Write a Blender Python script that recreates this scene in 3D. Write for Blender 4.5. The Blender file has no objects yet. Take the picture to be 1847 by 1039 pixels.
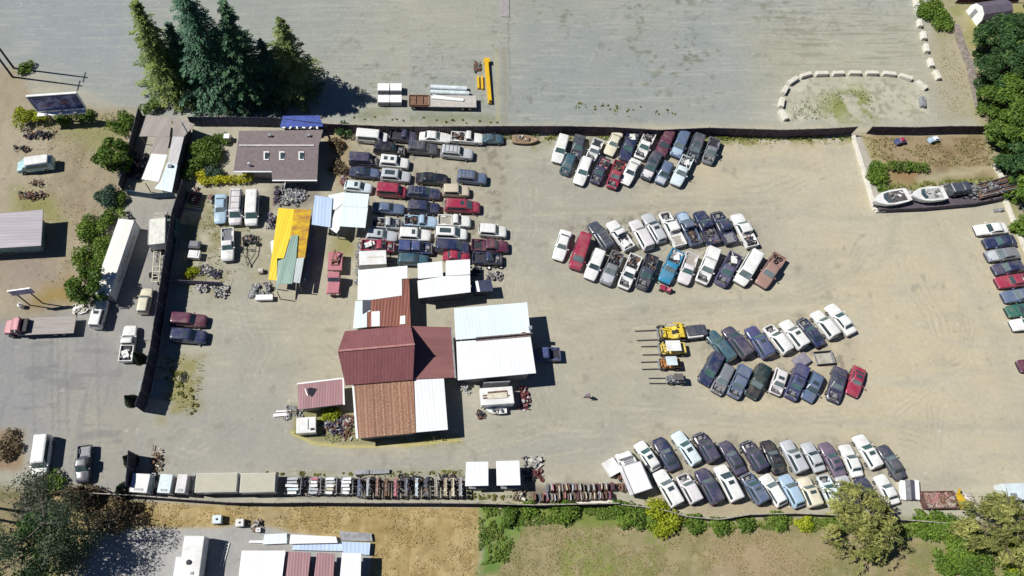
import bpy, math, random
import numpy as np
from mathutils import Vector, Matrix
RND = random.Random(11)
S = bpy.context.scene
C = S.collection
# ---------------------------------------------------------------- survey: where a photo pixel meets the ground
FPX, PX0, PY0, TILT, CAMH = 1250.0, 740.0, 519.5, math.radians(24.9), 91.0
CT, ST = math.cos(TILT), math.sin(TILT)
def G(px, py, z=0.0):
    u = (px - PX0) / FPX; v = (PY0 - py) / FPX
    t = (CAMH - z) / (CT - v * ST)
    return Vector((u * t, (v * CT + ST) * t, z))
def to_px(x, y, z=0.0):
    yc = y * CT + (z - CAMH) * ST
    zc = y * ST - (z - CAMH) * CT
    return PX0 + FPX * x / zc, PY0 - FPX * yc / zc

# ---------------------------------------------------------------- mesh building
class MB:
    def __init__(s): s.v = []; s.f = []; s.m = []
    def add(s, vs, fs, mi=0):
        o = len(s.v); s.v += [tuple(p) for p in vs]
        s.f += [tuple(o + i for i in f) for f in fs]; s.m += [mi] * len(fs); return s
    def box(s, c, d, rz=0.0, mi=0):
        x, y, z = c; a, b, h = d[0] / 2, d[1] / 2, d[2]
        co, si = math.cos(rz), math.sin(rz)
        p = [(x + i * co - j * si, y + i * si + j * co, k) for k in (z, z + h) for i, j in ((-a, -b), (a, -b), (a, b), (-a, b))]
        return s.add(p, [(3, 2, 1, 0), (4, 5, 6, 7), (0, 1, 5, 4), (1, 2, 6, 5), (2, 3, 7, 6), (3, 0, 4, 7)], mi)
    def bar(s, a, b, w, h=None, mi=0):
        a = Vector(a); b = Vector(b); h = h or w
        d = (b - a).normalized(); up = Vector((0, 0, 1)) if abs(d.z) < .95 else Vector((1, 0, 0))
        n = d.cross(up).normalized() * w / 2; u = n.cross(d).normalized() * h / 2
        p = [q + i * n + j * u for q in (a, b) for i, j in ((-1, -1), (1, -1), (1, 1), (-1, 1))]
        return s.add(p, [(0, 1, 2, 3), (7, 6, 5, 4), (0, 4, 5, 1), (1, 5, 6, 2), (2, 6, 7, 3), (3, 7, 4, 0)], mi)
    def tube(s, a, b, r0, r1=None, n=8, mi=0, cap=True):
        a = Vector(a); b = Vector(b); r1 = r0 if r1 is None else r1
        d = (b - a).normalized(); up = Vector((0, 0, 1)) if abs(d.z) < .95 else Vector((1, 0, 0))
        e = d.cross(up).normalized(); u = e.cross(d)
        p = [q + r * (math.cos(t) * e + math.sin(t) * u) for q, r in ((a, r0), (b, r1)) for t in [2 * math.pi * i / n for i in range(n)]]
        fs = [(i, (i + 1) % n, n + (i + 1) % n, n + i) for i in range(n)]
        if cap: fs += [tuple(range(n - 1, -1, -1)), tuple(range(n, 2 * n))]
        return s.add(p, fs, mi)
    def prism(s, poly, z0, z1, mi=0):
        n = len(poly); p = [(q[0], q[1], z0) for q in poly] + [(q[0], q[1], z1) for q in poly]
        return s.add(p, [tuple(range(n - 1, -1, -1)), tuple(range(n, 2 * n))] + [(i, (i + 1) % n, n + (i + 1) % n, n + i) for i in range(n)], mi)
    def slab(s, top, t, mi=0):
        n = len(top); p = [Vector(q) for q in top]; p = p + [q - Vector((0, 0, t)) for q in p]
        return s.add(p, [tuple(range(n)), tuple(range(2 * n - 1, n - 1, -1))] + [(i, n + i, n + (i + 1) % n, (i + 1) % n) for i in range(n)], mi)
    def side(s, prof, w, y=0.0, taper=None, mi=0):          # x,z outline swept across y
        n = len(prof); tp = taper or [1] * n
        p = [(q[0], y - w / 2 * k, q[1]) for q, k in zip(prof, tp)] + [(q[0], y + w / 2 * k, q[1]) for q, k in zip(prof, tp)]
        return s.add(p, [tuple(range(n)), tuple(range(2 * n - 1, n - 1, -1))] + [(i, n + i, n + (i + 1) % n, (i + 1) % n) for i in range(n)], mi)
    def torus(s, c, ax, R, r, n=12, k=6, mi=0):
        ax = Vector(ax).normalized(); e = ax.orthogonal().normalized(); u = ax.cross(e); c = Vector(c); p = []; fs = []
        for i in range(n):
            t = 2 * math.pi * i / n; d = math.cos(t) * e + math.sin(t) * u
            for j in range(k):
                q = 2 * math.pi * j / k; p.append(c + d * (R + r * math.cos(q)) + ax * r * math.sin(q))
        for i in range(n):
            for j in range(k):
                fs.append((i * k + j, ((i + 1) % n) * k + j, ((i + 1) % n) * k + (j + 1) % k, i * k + (j + 1) % k))
        return s.add(p, fs, mi)
    def loft(s, rings, mi=0, cap=True):
        n = len(rings[0]); p = [q for r in rings for q in r]; fs = []
        for k in range(len(rings) - 1):
            for i in range(n):
                fs.append((k * n + i, k * n + (i + 1) % n, (k + 1) * n + (i + 1) % n, (k + 1) * n + i))
        if cap: fs += [tuple(range(n - 1, -1, -1)), tuple(range((len(rings) - 1) * n, len(rings) * n))]
        return s.add(p, fs, mi)
    def mesh(s, name, mats=(), smooth=None, org=None):
        me = bpy.data.meshes.new(name)
        v = s.v if org is None else [(p[0] - org[0], p[1] - org[1], p[2] - org[2]) for p in s.v]
        me.from_pydata(v, [], s.f)
        for m in mats: me.materials.append(m)
        if any(s.m): me.polygons.foreach_set('material_index', s.m)
        import bmesh
        bm = bmesh.new(); bm.from_mesh(me); bmesh.ops.recalc_face_normals(bm, faces=bm.faces); bm.to_mesh(me); bm.free()
        if smooth:
            me.polygons.foreach_set('use_smooth', [True] * len(me.polygons)); me.set_sharp_from_angle(angle=math.radians(smooth))
        me.update(); return me
    def build(s, name, mats, parent=None, smooth=None, bevel=0, org=None):
        if not isinstance(mats, (list, tuple)): mats = [mats]
        if parent is not None and org is None: org = parent.get('_o')
        o = bpy.data.objects.new(name, s.mesh(name, mats, smooth, org)); C.objects.link(o)
        if parent is not None: o.parent = parent
        elif org is not None: o.location = org
        if bevel:
            b = o.modifiers.new('bevel', 'BEVEL'); b.width = bevel; b.segments = 2; b.limit_method = 'ANGLE'
        return o

def tag(o, label, cat, group=None, kind=None):
    if label: o['label'] = label
    if cat: o['category'] = cat
    if group: o['group'] = group
    if kind: o['kind'] = kind
    return o
def thing(name, label, cat, loc=(0, 0, 0), rz=0.0, group=None, world=False):
    """Empty at the base of a thing. world=True: its parts are drawn in world coordinates and shifted to it."""
    o = bpy.data.objects.new(name, None); C.objects.link(o); o.empty_display_size = .5
    o.location = loc; o.rotation_euler = (0, 0, rz)
    if world: o['_o'] = tuple(loc)
    return tag(o, label, cat, group)
def dup(src, loc, rz=0.0, label=None, scale=None):
    r = src.copy(); C.objects.link(r); r.location = loc; r.rotation_euler = (0, 0, rz)
    if label: r['label'] = label
    if scale: r.scale = scale
    for c in list(src.children):
        k = c.copy(); C.objects.link(k); k.parent = r
        for g in list(c.children):
            d = g.copy(); C.objects.link(d); d.parent = k
    return r

# ---------------------------------------------------------------- materials
MATS = {}
def nodes(name):
    m = bpy.data.materials.new(name); m.use_nodes = True
    return m, m.node_tree, m.node_tree.nodes, m.node_tree.links, m.node_tree.nodes['Principled BSDF']
def N(nt, typ, **kw):
    n = nt.nodes.new(typ)
    for k, v in kw.items():
        if k in n.inputs: n.inputs[k].default_value = v
        else: setattr(n, k, v)
    return n
def mixc(nt, fac, a, b, mode='MIX'):
    n = nt.nodes.new('ShaderNodeMix'); n.data_type = 'RGBA'; n.blend_type = mode; n.clamp_factor = True
    for s, v in ((0, fac), (6, a), (7, b)):
        if isinstance(v, bpy.types.NodeSocket): nt.links.new(v, n.inputs[s])
        elif s == 0: n.inputs[0].default_value = v
        else: n.inputs[s].default_value = (*v, 1) if len(v) == 3 else v
    return n.outputs[2]
def ramp(nt, src, lo, hi):
    n = nt.nodes.new('ShaderNodeMapRange'); n.inputs[1].default_value = lo; n.inputs[2].default_value = hi
    nt.links.new(src, n.inputs[0]); return n.outputs[0]
def coords(nt, rnd=True):
    tc = nt.nodes.new('ShaderNodeTexCoord')
    if not rnd: return tc.outputs['Object']
    oi = nt.nodes.new('ShaderNodeObjectInfo'); mul = N(nt, 'ShaderNodeMath', operation='MULTIPLY'); mul.inputs[1].default_value = 37.0
    nt.links.new(oi.outputs['Random'], mul.inputs[0])
    ad = N(nt, 'ShaderNodeVectorMath', operation='ADD'); nt.links.new(tc.outputs['Object'], ad.inputs[0]); nt.links.new(mul.outputs[0], ad.inputs[1])
    return ad.outputs[0]
def noise(nt, vec, scale, detail=5, rough=.6, stretch=None):
    if stretch:
        mp = N(nt, 'ShaderNodeMapping'); mp.inputs['Scale'].default_value = stretch; nt.links.new(vec, mp.inputs[0]); vec = mp.outputs[0]
    n = N(nt, 'ShaderNodeTexNoise', Scale=scale, Detail=detail, Roughness=rough); nt.links.new(vec, n.inputs['Vector']); return n.outputs['Fac']
def mat(name, col, rough=.7, metal=0.0, var=.25, scale=1.5, dirt=None, dirt_amt=.3, coat=0.0, bump=0.0, stretch=None, ior=1.45):
    if name in MATS: return MATS[name]
    m, nt, nd, lk, b = nodes(name); MATS[name] = m
    v = coords(nt)
    f = noise(nt, v, scale, 6, .65, stretch)
    dark = tuple(c * (1 - var) for c in col); lite = tuple(min(1, c * (1 + var)) for c in col)
    out = mixc(nt, ramp(nt, f, .3, .7), dark, lite)
    if dirt:
        g = noise(nt, v, scale * .6 + .13, 7, .7)
        out = mixc(nt, ramp(nt, g, .62 - dirt_amt * .4, .80), out, dirt)
    lk.new(out, b.inputs['Base Color'])
    b.inputs['Roughness'].default_value = rough; b.inputs['Metallic'].default_value = metal; b.inputs['IOR'].default_value = ior
    if coat: b.inputs['Coat Weight'].default_value = coat; b.inputs['Coat Roughness'].default_value = .15
    if bump:
        bp = N(nt, 'ShaderNodeBump', Strength=bump, Distance=.05); lk.new(noise(nt, v, scale * 6, 4), bp.inputs['Height']); lk.new(bp.outputs[0], b.inputs['Normal'])
    return m
def corr(name, col, ang, rust=None, rust_amt=.4, pitch=.3, rough=.5, var=.12, ribs=.35, streak=None):
    """ribbed sheet roofing; ang is the direction of the ribs in plan (degrees)"""
    if name in MATS: return MATS[name]
    m, nt, nd, lk, b = nodes(name); MATS[name] = m
    v = coords(nt, False)
    mp = N(nt, 'ShaderNodeMapping'); mp.inputs['Rotation'].default_value = (0, 0, math.radians(90 - ang)); lk.new(v, mp.inputs[0])
    w = N(nt, 'ShaderNodeTexWave', Scale=2 * math.pi / pitch / 20 * 1.0, Distortion=.0); w.wave_type = 'BANDS'; w.bands_direction = 'X'; lk.new(mp.outputs[0], w.inputs['Vector'])
    f = noise(nt, mp.outputs[0], .8, 6, .7, (1, .25, 1))
    out = mixc(nt, ramp(nt, f, .3, .7), tuple(c * (1 - var) for c in col), tuple(min(.95, c * (1 + var)) for c in col))
    sh = N(nt, 'ShaderNodeTexNoise', Scale=1.0, Detail=2); 
    mp2 = N(nt, 'ShaderNodeMapping'); mp2.inputs['Scale'].default_value = (1.1, .12, 0); lk.new(mp.outputs[0], mp2.inputs[0])
    vo = N(nt, 'ShaderNodeTexVoronoi', Scale=1.0); lk.new(mp2.outputs[0], vo.inputs['Vector'])
    bw = N(nt, 'ShaderNodeRGBToBW'); lk.new(vo.outputs['Color'], bw.inputs[0])
    out = mixc(nt, .10, out, bw.outputs[0], 'OVERLAY')
    if rust:
        g = noise(nt, mp.outputs[0], 1.3, 8, .75, (1, .5, 1))
        out = mixc(nt, ramp(nt, g, .72 - rust_amt * .5, .86 - rust_amt * .35), out, rust)
    if streak:
        g = noise(nt, mp.outputs[0], 2.6, 6, .7, (1, .4, 1))
        out = mixc(nt, ramp(nt, g, .5, .72), out, streak)
    lk.new(out, b.inputs['Base Color']); b.inputs['Roughness'].default_value = rough
    bp = N(nt, 'ShaderNodeBump', Strength=ribs, Distance=.06); lk.new(w.outputs['Fac'], bp.inputs['Height']); lk.new(bp.outputs[0], b.inputs['Normal'])
    return m
PAINT = dict(white=(.80, .81, .80), pearl=(.70, .68, .70), cream=(.70, .66, .52), silver=(.50, .53, .57), grey=(.20, .215, .25), charcoal=(.06, .072, .105), black=(.02, .022, .036), navy=(.026, .038, .10),
             blue=(.06, .085, .22), slate=(.11, .155, .26), teal=(.045, .115, .16), red=(.34, .03, .075), maroon=(.115, .03, .065), plum=(.062, .060, .115), purple=(.085, .085, .185), mauve=(.15, .115, .185), indigo=(.062, .068, .175), bottle=(.016, .038, .042),
             lightblue=(.38, .53, .68), cyan=(.035, .25, .44), beige=(.60, .54, .42), green=(.03, .13, .105), rust=(.34, .21, .18), pink=(.50, .19, .23), ice=(.66, .77, .82), brown=(.20, .13, .09), yellow=(.75, .55, .05), dull=(.40, .38, .34))
def paint(k):
    return mat('car_paint_' + k, PAINT[k], rough=.32, var=.10, scale=.9, dirt=tuple(c * .5 + d * .5 for c, d in zip(PAINT[k], (.36, .31, .24))), dirt_amt=.45, coat=.35)
def flat(name, col, rough=.6, metal=0.0):
    return mat(name, col, rough, metal, var=.15, scale=2.5)
GLASS = mat('car_glass', (.05, .075, .085), rough=.09, var=.35, scale=.8, ior=1.7)
TYRE = flat('tyre_rubber', (.02, .02, .022), .85)
DARK = flat('engine_black', (.035, .035, .045), .7)
GLASS2 = mat('car_glass_pale', (.13, .17, .175), rough=.12, var=.3, scale=.8, ior=1.7)  # paler windshields: sky reflection put into the glass colour
GLASS3 = mat('car_glass_green', (.07, .13, .125), rough=.1, var=.3, scale=.8, ior=1.7)  # mid windshield tone, sky sheen again in the colour
METAL = mat('bare_metal', (.27, .265, .26), .5, .2, var=.5, scale=4)
LAMP = flat('lamp_lens', (.65, .68, .68), .15)
TAIL = flat('tail_lens', (.30, .02, .02), .25)
RIM = flat('wheel_rim', (.32, .33, .34), .4, .4)
WOOD = mat('weathered_wood', (.20, .165, .13), .9, var=.4, scale=3, stretch=(1, 1, .2))
CONC = mat('concrete', (.66, .635, .56), .9, var=.15, scale=2, dirt=(.36, .33, .25), dirt_amt=.2, bump=.2)
RUST = mat('rusty_steel', (.19, .105, .07), .85, var=.5, scale=3, bump=.3)
STEEL = mat('grey_steel', (.30, .31, .33), .5, .2, var=.35, scale=2)
WHITE = mat('white_sheet', (.84, .85, .86), .5, var=.06, scale=.7, dirt=(.55, .56, .55), dirt_amt=.12)
# ---------------------------------------------------------------- vehicles
def interp(pts, x):
    for (a, b), (c, d) in zip(pts, pts[1:]):
        if x <= c: return b + (d - b) * (x - a) / max(1e-6, c - a)
    return pts[-1][1]
# L, W, outline of the lower body (share of length from the tail, height), cabin: belt rear/front, roof rear/front (share), belt z, roof z, waist factor
KIND = {
 'sedan': dict(L=4.75, W=1.80, top=[(0, .70), (.03, .92), (.20, .97), (.64, .95), (.72, .93), (.93, .80), (1, .62)], cab=(.14, .70, .27, .53), zb=.94, zr=1.43, wb=.475, wr=.375),
 'coupe': dict(L=4.45, W=1.78, top=[(0, .68), (.03, .90), (.16, .95), (.62, .93), (.70, .90), (.93, .76), (1, .58)], cab=(.10, .68, .27, .50), zb=.92, zr=1.32, wb=.46, wr=.35),
 'hatchback': dict(L=4.1, W=1.74, top=[(0, .70), (.03, .90), (.7, .95), (.78, .92), (.94, .80), (1, .62)], cab=(.02, .76, .13, .57), zb=.94, zr=1.48, wb=.475, wr=.385),
 'wagon': dict(L=4.75, W=1.80, top=[(0, .70), (.03, .92), (.66, .96), (.74, .93), (.93, .82), (1, .62)], cab=(.012, .71, .06, .54), zb=.95, zr=1.50, wb=.475, wr=.39),
 'suv': dict(L=4.7, W=1.86, top=[(0, .80), (.025, 1.05), (.66, 1.07), (.73, 1.05), (.94, .97), (1, .74)], cab=(.01, .715, .05, .575), zb=1.06, zr=1.76, wb=.48, wr=.415),
 'minivan': dict(L=4.95, W=1.92, top=[(0, .80), (.02, 1.02), (.70, 1.06), (.79, 1.02), (.95, .90), (1, .68)], cab=(.008, .80, .045, .60), zb=1.04, zr=1.78, wb=.48, wr=.405),
 'van': dict(L=5.3, W=2.0, top=[(0, .85), (.015, 1.15), (.78, 1.18), (.85, 1.15), (.96, 1.05), (1, .80)], cab=(.006, .845, .02, .715), zb=1.15, zr=2.05, wb=.485, wr=.42),
 'pickup_truck': dict(L=5.3, W=1.88, top=[(0, .75), (.02, .78), (.43, .78), (.44, 1.08), (.68, 1.08), (.73, 1.07), (.95, 1.0), (1, .78)], cab=(.445, .725, .47, .60), zb=1.07, zr=1.74, wb=.475, wr=.40, bed=.435),
 'crew_pickup': dict(L=5.6, W=1.92, top=[(0, .75), (.02, .78), (.355, .78), (.36, 1.10), (.69, 1.10), (.74, 1.09), (.95, 1.02), (1, .78)], cab=(.365, .735, .39, .615), zb=1.09, zr=1.80, wb=.475, wr=.41, bed=.355),
}
CARMESH = {}
def car_meshes(kind, bare):
    key = (kind, bare)
    if key in CARMESH: return CARMESH[key]
    K = KIND[kind]; L, W = K['L'], K['W']; hw = W / 2; X = lambda t: (t - .5) * L
    out = []
    plan = [(0, .84), (.012, .91), (.05, .97), (.15, 1), (.8, 1), (.91, .965), (.97, .90), (.99, .84), (1, .74)]
    c0, c1, r0, r1 = K['cab']
    ts = [0, .012, .035, .08, .16, .28, .42, .445, .55, c1 - .02, c1 + .015, .78 if c1 < .76 else c1 + .03, .86, .92, .955, .97, .985, 1]
    ts = sorted(set(round(t, 4) for t in ts)); rings = []
    for t in ts:
        w = hw * interp(plan, t); zt = interp(K['top'], t); zb = .24 + .12 * max(0, 1 - min(t, 1 - t) / .06) * .6
        dip = bare and c1 + .012 < t < .957
        if dip: half = [(0, zt - .30), (.5 * w, zt - .30), (.80 * w, zt - .28), (.83 * w, zt - .005), (.97 * w, zt - .08), (w, .62 * zt + .1), (.97 * w, zb + .12), (.88 * w, zb)]
        else: half = [(0, zt + .025), (.5 * w, zt + .018), (.80 * w, zt), (.89 * w, zt - .02), (.97 * w, zt - .08), (w, .62 * zt + .1), (.97 * w, zb + .12), (.88 * w, zb)]
        ring = [(X(t), y, z) for y, z in half] + [(X(t), -y, z) for y, z in half[:0:-1]]
        rings.append(ring)
    b = MB(); b.loft(rings)
    # cabin
    zb, zr, wb, wr = K['zb'] - .06, K['zr'], K['wb'] * W, K['wr'] * W
    def ring(x0, x1, wa, wf, z, r):
        xm = (x0 + x1) / 2; q = []
        for sx, sy in ((1, -1), (1, 1), (-1, 1), (-1, -1)):
            ww = wf if sx > 0 else wa; xx = x1 if sx > 0 else x0
            a = (xx, sy * (ww - r * .9), z); c = (xx - sx * r, sy * ww, z); mid = (xx - sx * r * .3, sy * (ww - r * .27), z)
            q += [a, mid, c] if (sx * sy > 0) else [c, mid, a]
        return q
    cx0, cx1, rx0, rx1 = X(c0), X(c1), X(r0), X(r1)
    b.loft([ring(cx0, cx1, wb * .97, wb * .93, zb, .16), ring(rx0 - .04, rx1 + .05, wr + .015, wr + .005, zr - .09, .16), ring(rx0 + .02, rx1 - .03, wr - .045, wr - .055, zr - .025, .16), ring(rx0 + .22, rx1 - .25, wr * .66, wr * .64, zr, .12)])
    out.append(('body', b, 'paint', 38))
    # glass
    def pane(name, q, off=.022):
        q = [Vector(p) for p in q]; n = (q[1] - q[0]).cross(q[3] - q[0]).normalized()
        mid = sum(q, Vector()) / 4
        if n.dot(mid - Vector(((cx0 + cx1) / 2, 0, (zb + zr) / 2))) < 0: n = -n
        m = MB(); t = [p + n * off for p in q]; m.add(t + [p - n * .02 for p in q], [(0, 1, 2, 3), (7, 6, 5, 4), (0, 4, 5, 1), (1, 5, 6, 2), (2, 6, 7, 3), (3, 7, 4, 0)])
        out.append((name, m, 'glass', None))
    z0, z1 = zb + .13, zr - .12
    lo = lambda a, bb, k: a + (bb - a) * k
    kz = lambda z: (z - zb) / (zr - .09 - zb)
    def P(end, y, z):
        k = kz(z)
        if end == 'f': return (lo(cx1, rx1 + .05, k), y * lo(wb * .93, wr, k), z)
        return (lo(cx0, rx0 - .04, k), y * lo(wb * .97, wr, k), z)
    pane('windshield', [P('f', -.86, z0), P('f', .86, z0), P('f', .83, z1 + .02), P('f', -.83, z1 + .02)])
    pane('rear_window', [P('r', -.82, z0 + .04), P('r', .82, z0 + .04), P('r', .8, z1), P('r', -.8, z1)])
    for sy in (-1, 1):
        def Q(u, z):
            k = kz(z); a = Vector(P('r', sy, z)); f = Vector(P('f', sy, z)); return a.lerp(f, u)
        pane('side_window', [Q(.09, z0), Q(.90, z0), Q(.86, z1), Q(.10, z1)], .02)
    # hood or open engine bay
    hx0, hx1 = X(c1) + .05, X(.962)
    if not bare:
        m = MB(); rows = []
        for i in range(5):
            t = i / 4; x = lo(hx0, hx1, t); tt = x / L + .5; w = hw * interp(plan, tt) * .80; zt = interp(K['top'], tt)
            rows.append([(x, y * w, zt + .034 - .02 * y * y + (.012 if abs(y) < .6 else 0)) for y in (-1, -.62, -.55, 0, .55, .62, 1)])
        for i in range(4):
            for j in range(6): m.add([rows[i][j], rows[i + 1][j], rows[i + 1][j + 1], rows[i][j + 1]], [(0, 1, 2, 3)])
        import itertools
        n = MB(); vs = [p for r in rows for p in r]
        n.add(vs, [(i * 7 + j, (i + 1) * 7 + j, (i + 1) * 7 + j + 1, i * 7 + j + 1) for i in range(4) for j in range(6)])
        out.append(('hood', n, 'hood', 40))
    else:
        zt = interp(K['top'], .88)
        m = MB(); m.box(((hx0 + hx1) / 2, 0, zt - .34), (hx1 - hx0 - .02, hw * 1.5, .06)); r = random.Random(len(kind))
        m.box((lo(hx0, hx1, .45), .08, zt - .3), ((hx1 - hx0) * .5, .55, .22), mi=1); m.box((lo(hx0, hx1, .5), .05, zt - .08), ((hx1 - hx0) * .4, .22, .05), mi=2)
        m.box((hx1 - .08, 0, zt - .3), (.1, hw * 1.2, .24), mi=1); m.box((lo(hx0, hx1, .7), hw * .55, zt - .3), (.26, .2, .2), mi=0); m.tube((lo(hx0, hx1, .25), -hw * .5, zt - .3), (lo(hx0, hx1, .25), -hw * .5, zt - .06), .14, mi=2)
        m.tube((lo(hx0, hx1, .75), -hw * .5, zt - .15), (lo(hx0, hx1, .3), -.1, zt - .06), .05, mi=0)
        out.append(('engine_bay', m, 'engine', None))
    for sx, px in ((-1, .19), (1, .81)):
        for sy in (-1, 1):
            m = MB(); x = X(px); y = sy * (hw - .10); r = .345 if 'pick' in kind or kind in ('suv', 'van') else .315
            m.tube((x, y - .11, r), (x, y + .11, r), r, n=16); m.tube((x, y + sy * .10, r), (x, y + sy * .117, r), r * .62, n=12, mi=1)
            out.append(('wheel', m, 'wheel', 40))
    zl = interp(K['top'], .985)
    for sy in (-1, 1):
        m = MB(); m.side([(X(.955), zl - .16), (X(.994), zl - .16), (X(.982), zl + .01), (X(.955), zl + .03)], hw * .30, sy * hw * .66); out.append(('headlight', m, 'lamp', None))
        m = MB(); m.box((X(.012), sy * hw * .74, interp(K['top'], .02) - .26), (.10, hw * .2, .18)); out.append(('tail_light', m, 'tail', None))
        m = MB(); m.box((X(c1) - .32, sy * (hw + .07), zb + .10), (.14, .2, .14)); out.append(('wing_mirror', m, 'paint', None))
    m = MB(); m.box((X(.992), 0, .42), (.16, hw * 1.5, .17)); out.append(('bumper', m, 'dark', None))
    if 'bed' in K:
        x1 = X(K['bed']); x0 = X(.0) + .02; zf = .80; zw = 1.10; m = MB()
        for sy in (-1, 1): m.side([(x0, zf - .3), (x1, zf - .3), (x1, zw), (x0, zw)], .13, sy * (hw - .075))
        m.box((x0 + .05, 0, zf - .2), (.10, W - .30, zw - zf + .2)); m.box((x1 - .02, 0, zf - .1), (.07, W - .30, zw - zf + .12))
        for sy in (-1, 1): m.box((lo(x0, x1, .42), sy * (hw - .24), zf - .05), (.75, .20, .22))
        out.append(('truck_bed', m, 'paint', None))
        m = MB(); m.box(((x0 + x1) / 2, 0, zf - .03), (x1 - x0 - .18, W - .32, .045))
        for i in range(7): m.box(((x0 + x1) / 2, (i - 3) * .2, zf + .012), (x1 - x0 - .2, .06, .02))
        out.append(('bed_liner', m, 'bed', None))
    res = []
    for nm, mb, mk, sm in out:
        mats = {'paint': [WHITE], 'hood': [WHITE], 'glass': [GLASS], 'engine': [DARK, METAL, STEEL], 'wheel': [TYRE, RIM], 'lamp': [LAMP], 'tail': [TAIL], 'dark': [DARK], 'bed': [DARK]}[mk]
        res.append((nm, mb.mesh(kind + '_' + nm, mats, sm), mk))
    CARMESH[key] = res; return res
GENERIC = {}
def shared(key, fn):
    if key not in GENERIC: GENERIC[key] = fn()
    return GENERIC[key]
def put(name, me, parent, m=None):
    o = bpy.data.objects.new(name, me); C.objects.link(o); o.parent = parent
    if m is not None:
        o.material_slots[0].link = 'OBJECT'; o.material_slots[0].material = m
    return o
CATS = {'suv': 'SUV', 'pickup_truck': 'pickup truck', 'crew_pickup': 'pickup truck', 'hatchback': 'hatchback', 'sedan': 'car', 'coupe': 'car', 'wagon': 'station wagon', 'minivan': 'minivan', 'van': 'van'}
def scrap_into(m, r, x0, x1, y0, y1, z, n, big=.5, nm=3):
    for _ in range(n):
        x = r.uniform(x0, x1); y = r.uniform(y0, y1); k = r.random(); a = r.uniform(0, 3.1); zz = z + r.uniform(0, .15)
        if k < .45: m.box((x, y, zz), (r.uniform(.15, big), r.uniform(.1, big * .6), r.uniform(.05, .3)), a, r.randrange(nm))
        elif k < .75:
            l = r.uniform(.3, big * 1.6) / 2; m.tube((x - l * math.cos(a), y - l * math.sin(a), zz + .08), (x + l * math.cos(a), y + l * math.sin(a), zz + r.uniform(.05, .4)), r.uniform(.03, .09), mi=r.randrange(nm), n=6)
        else: m.torus((x, y, zz + .1), (r.uniform(-.4, .4), r.uniform(-.4, .4), 1), .24, .09, 10, 5, 0)
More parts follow.
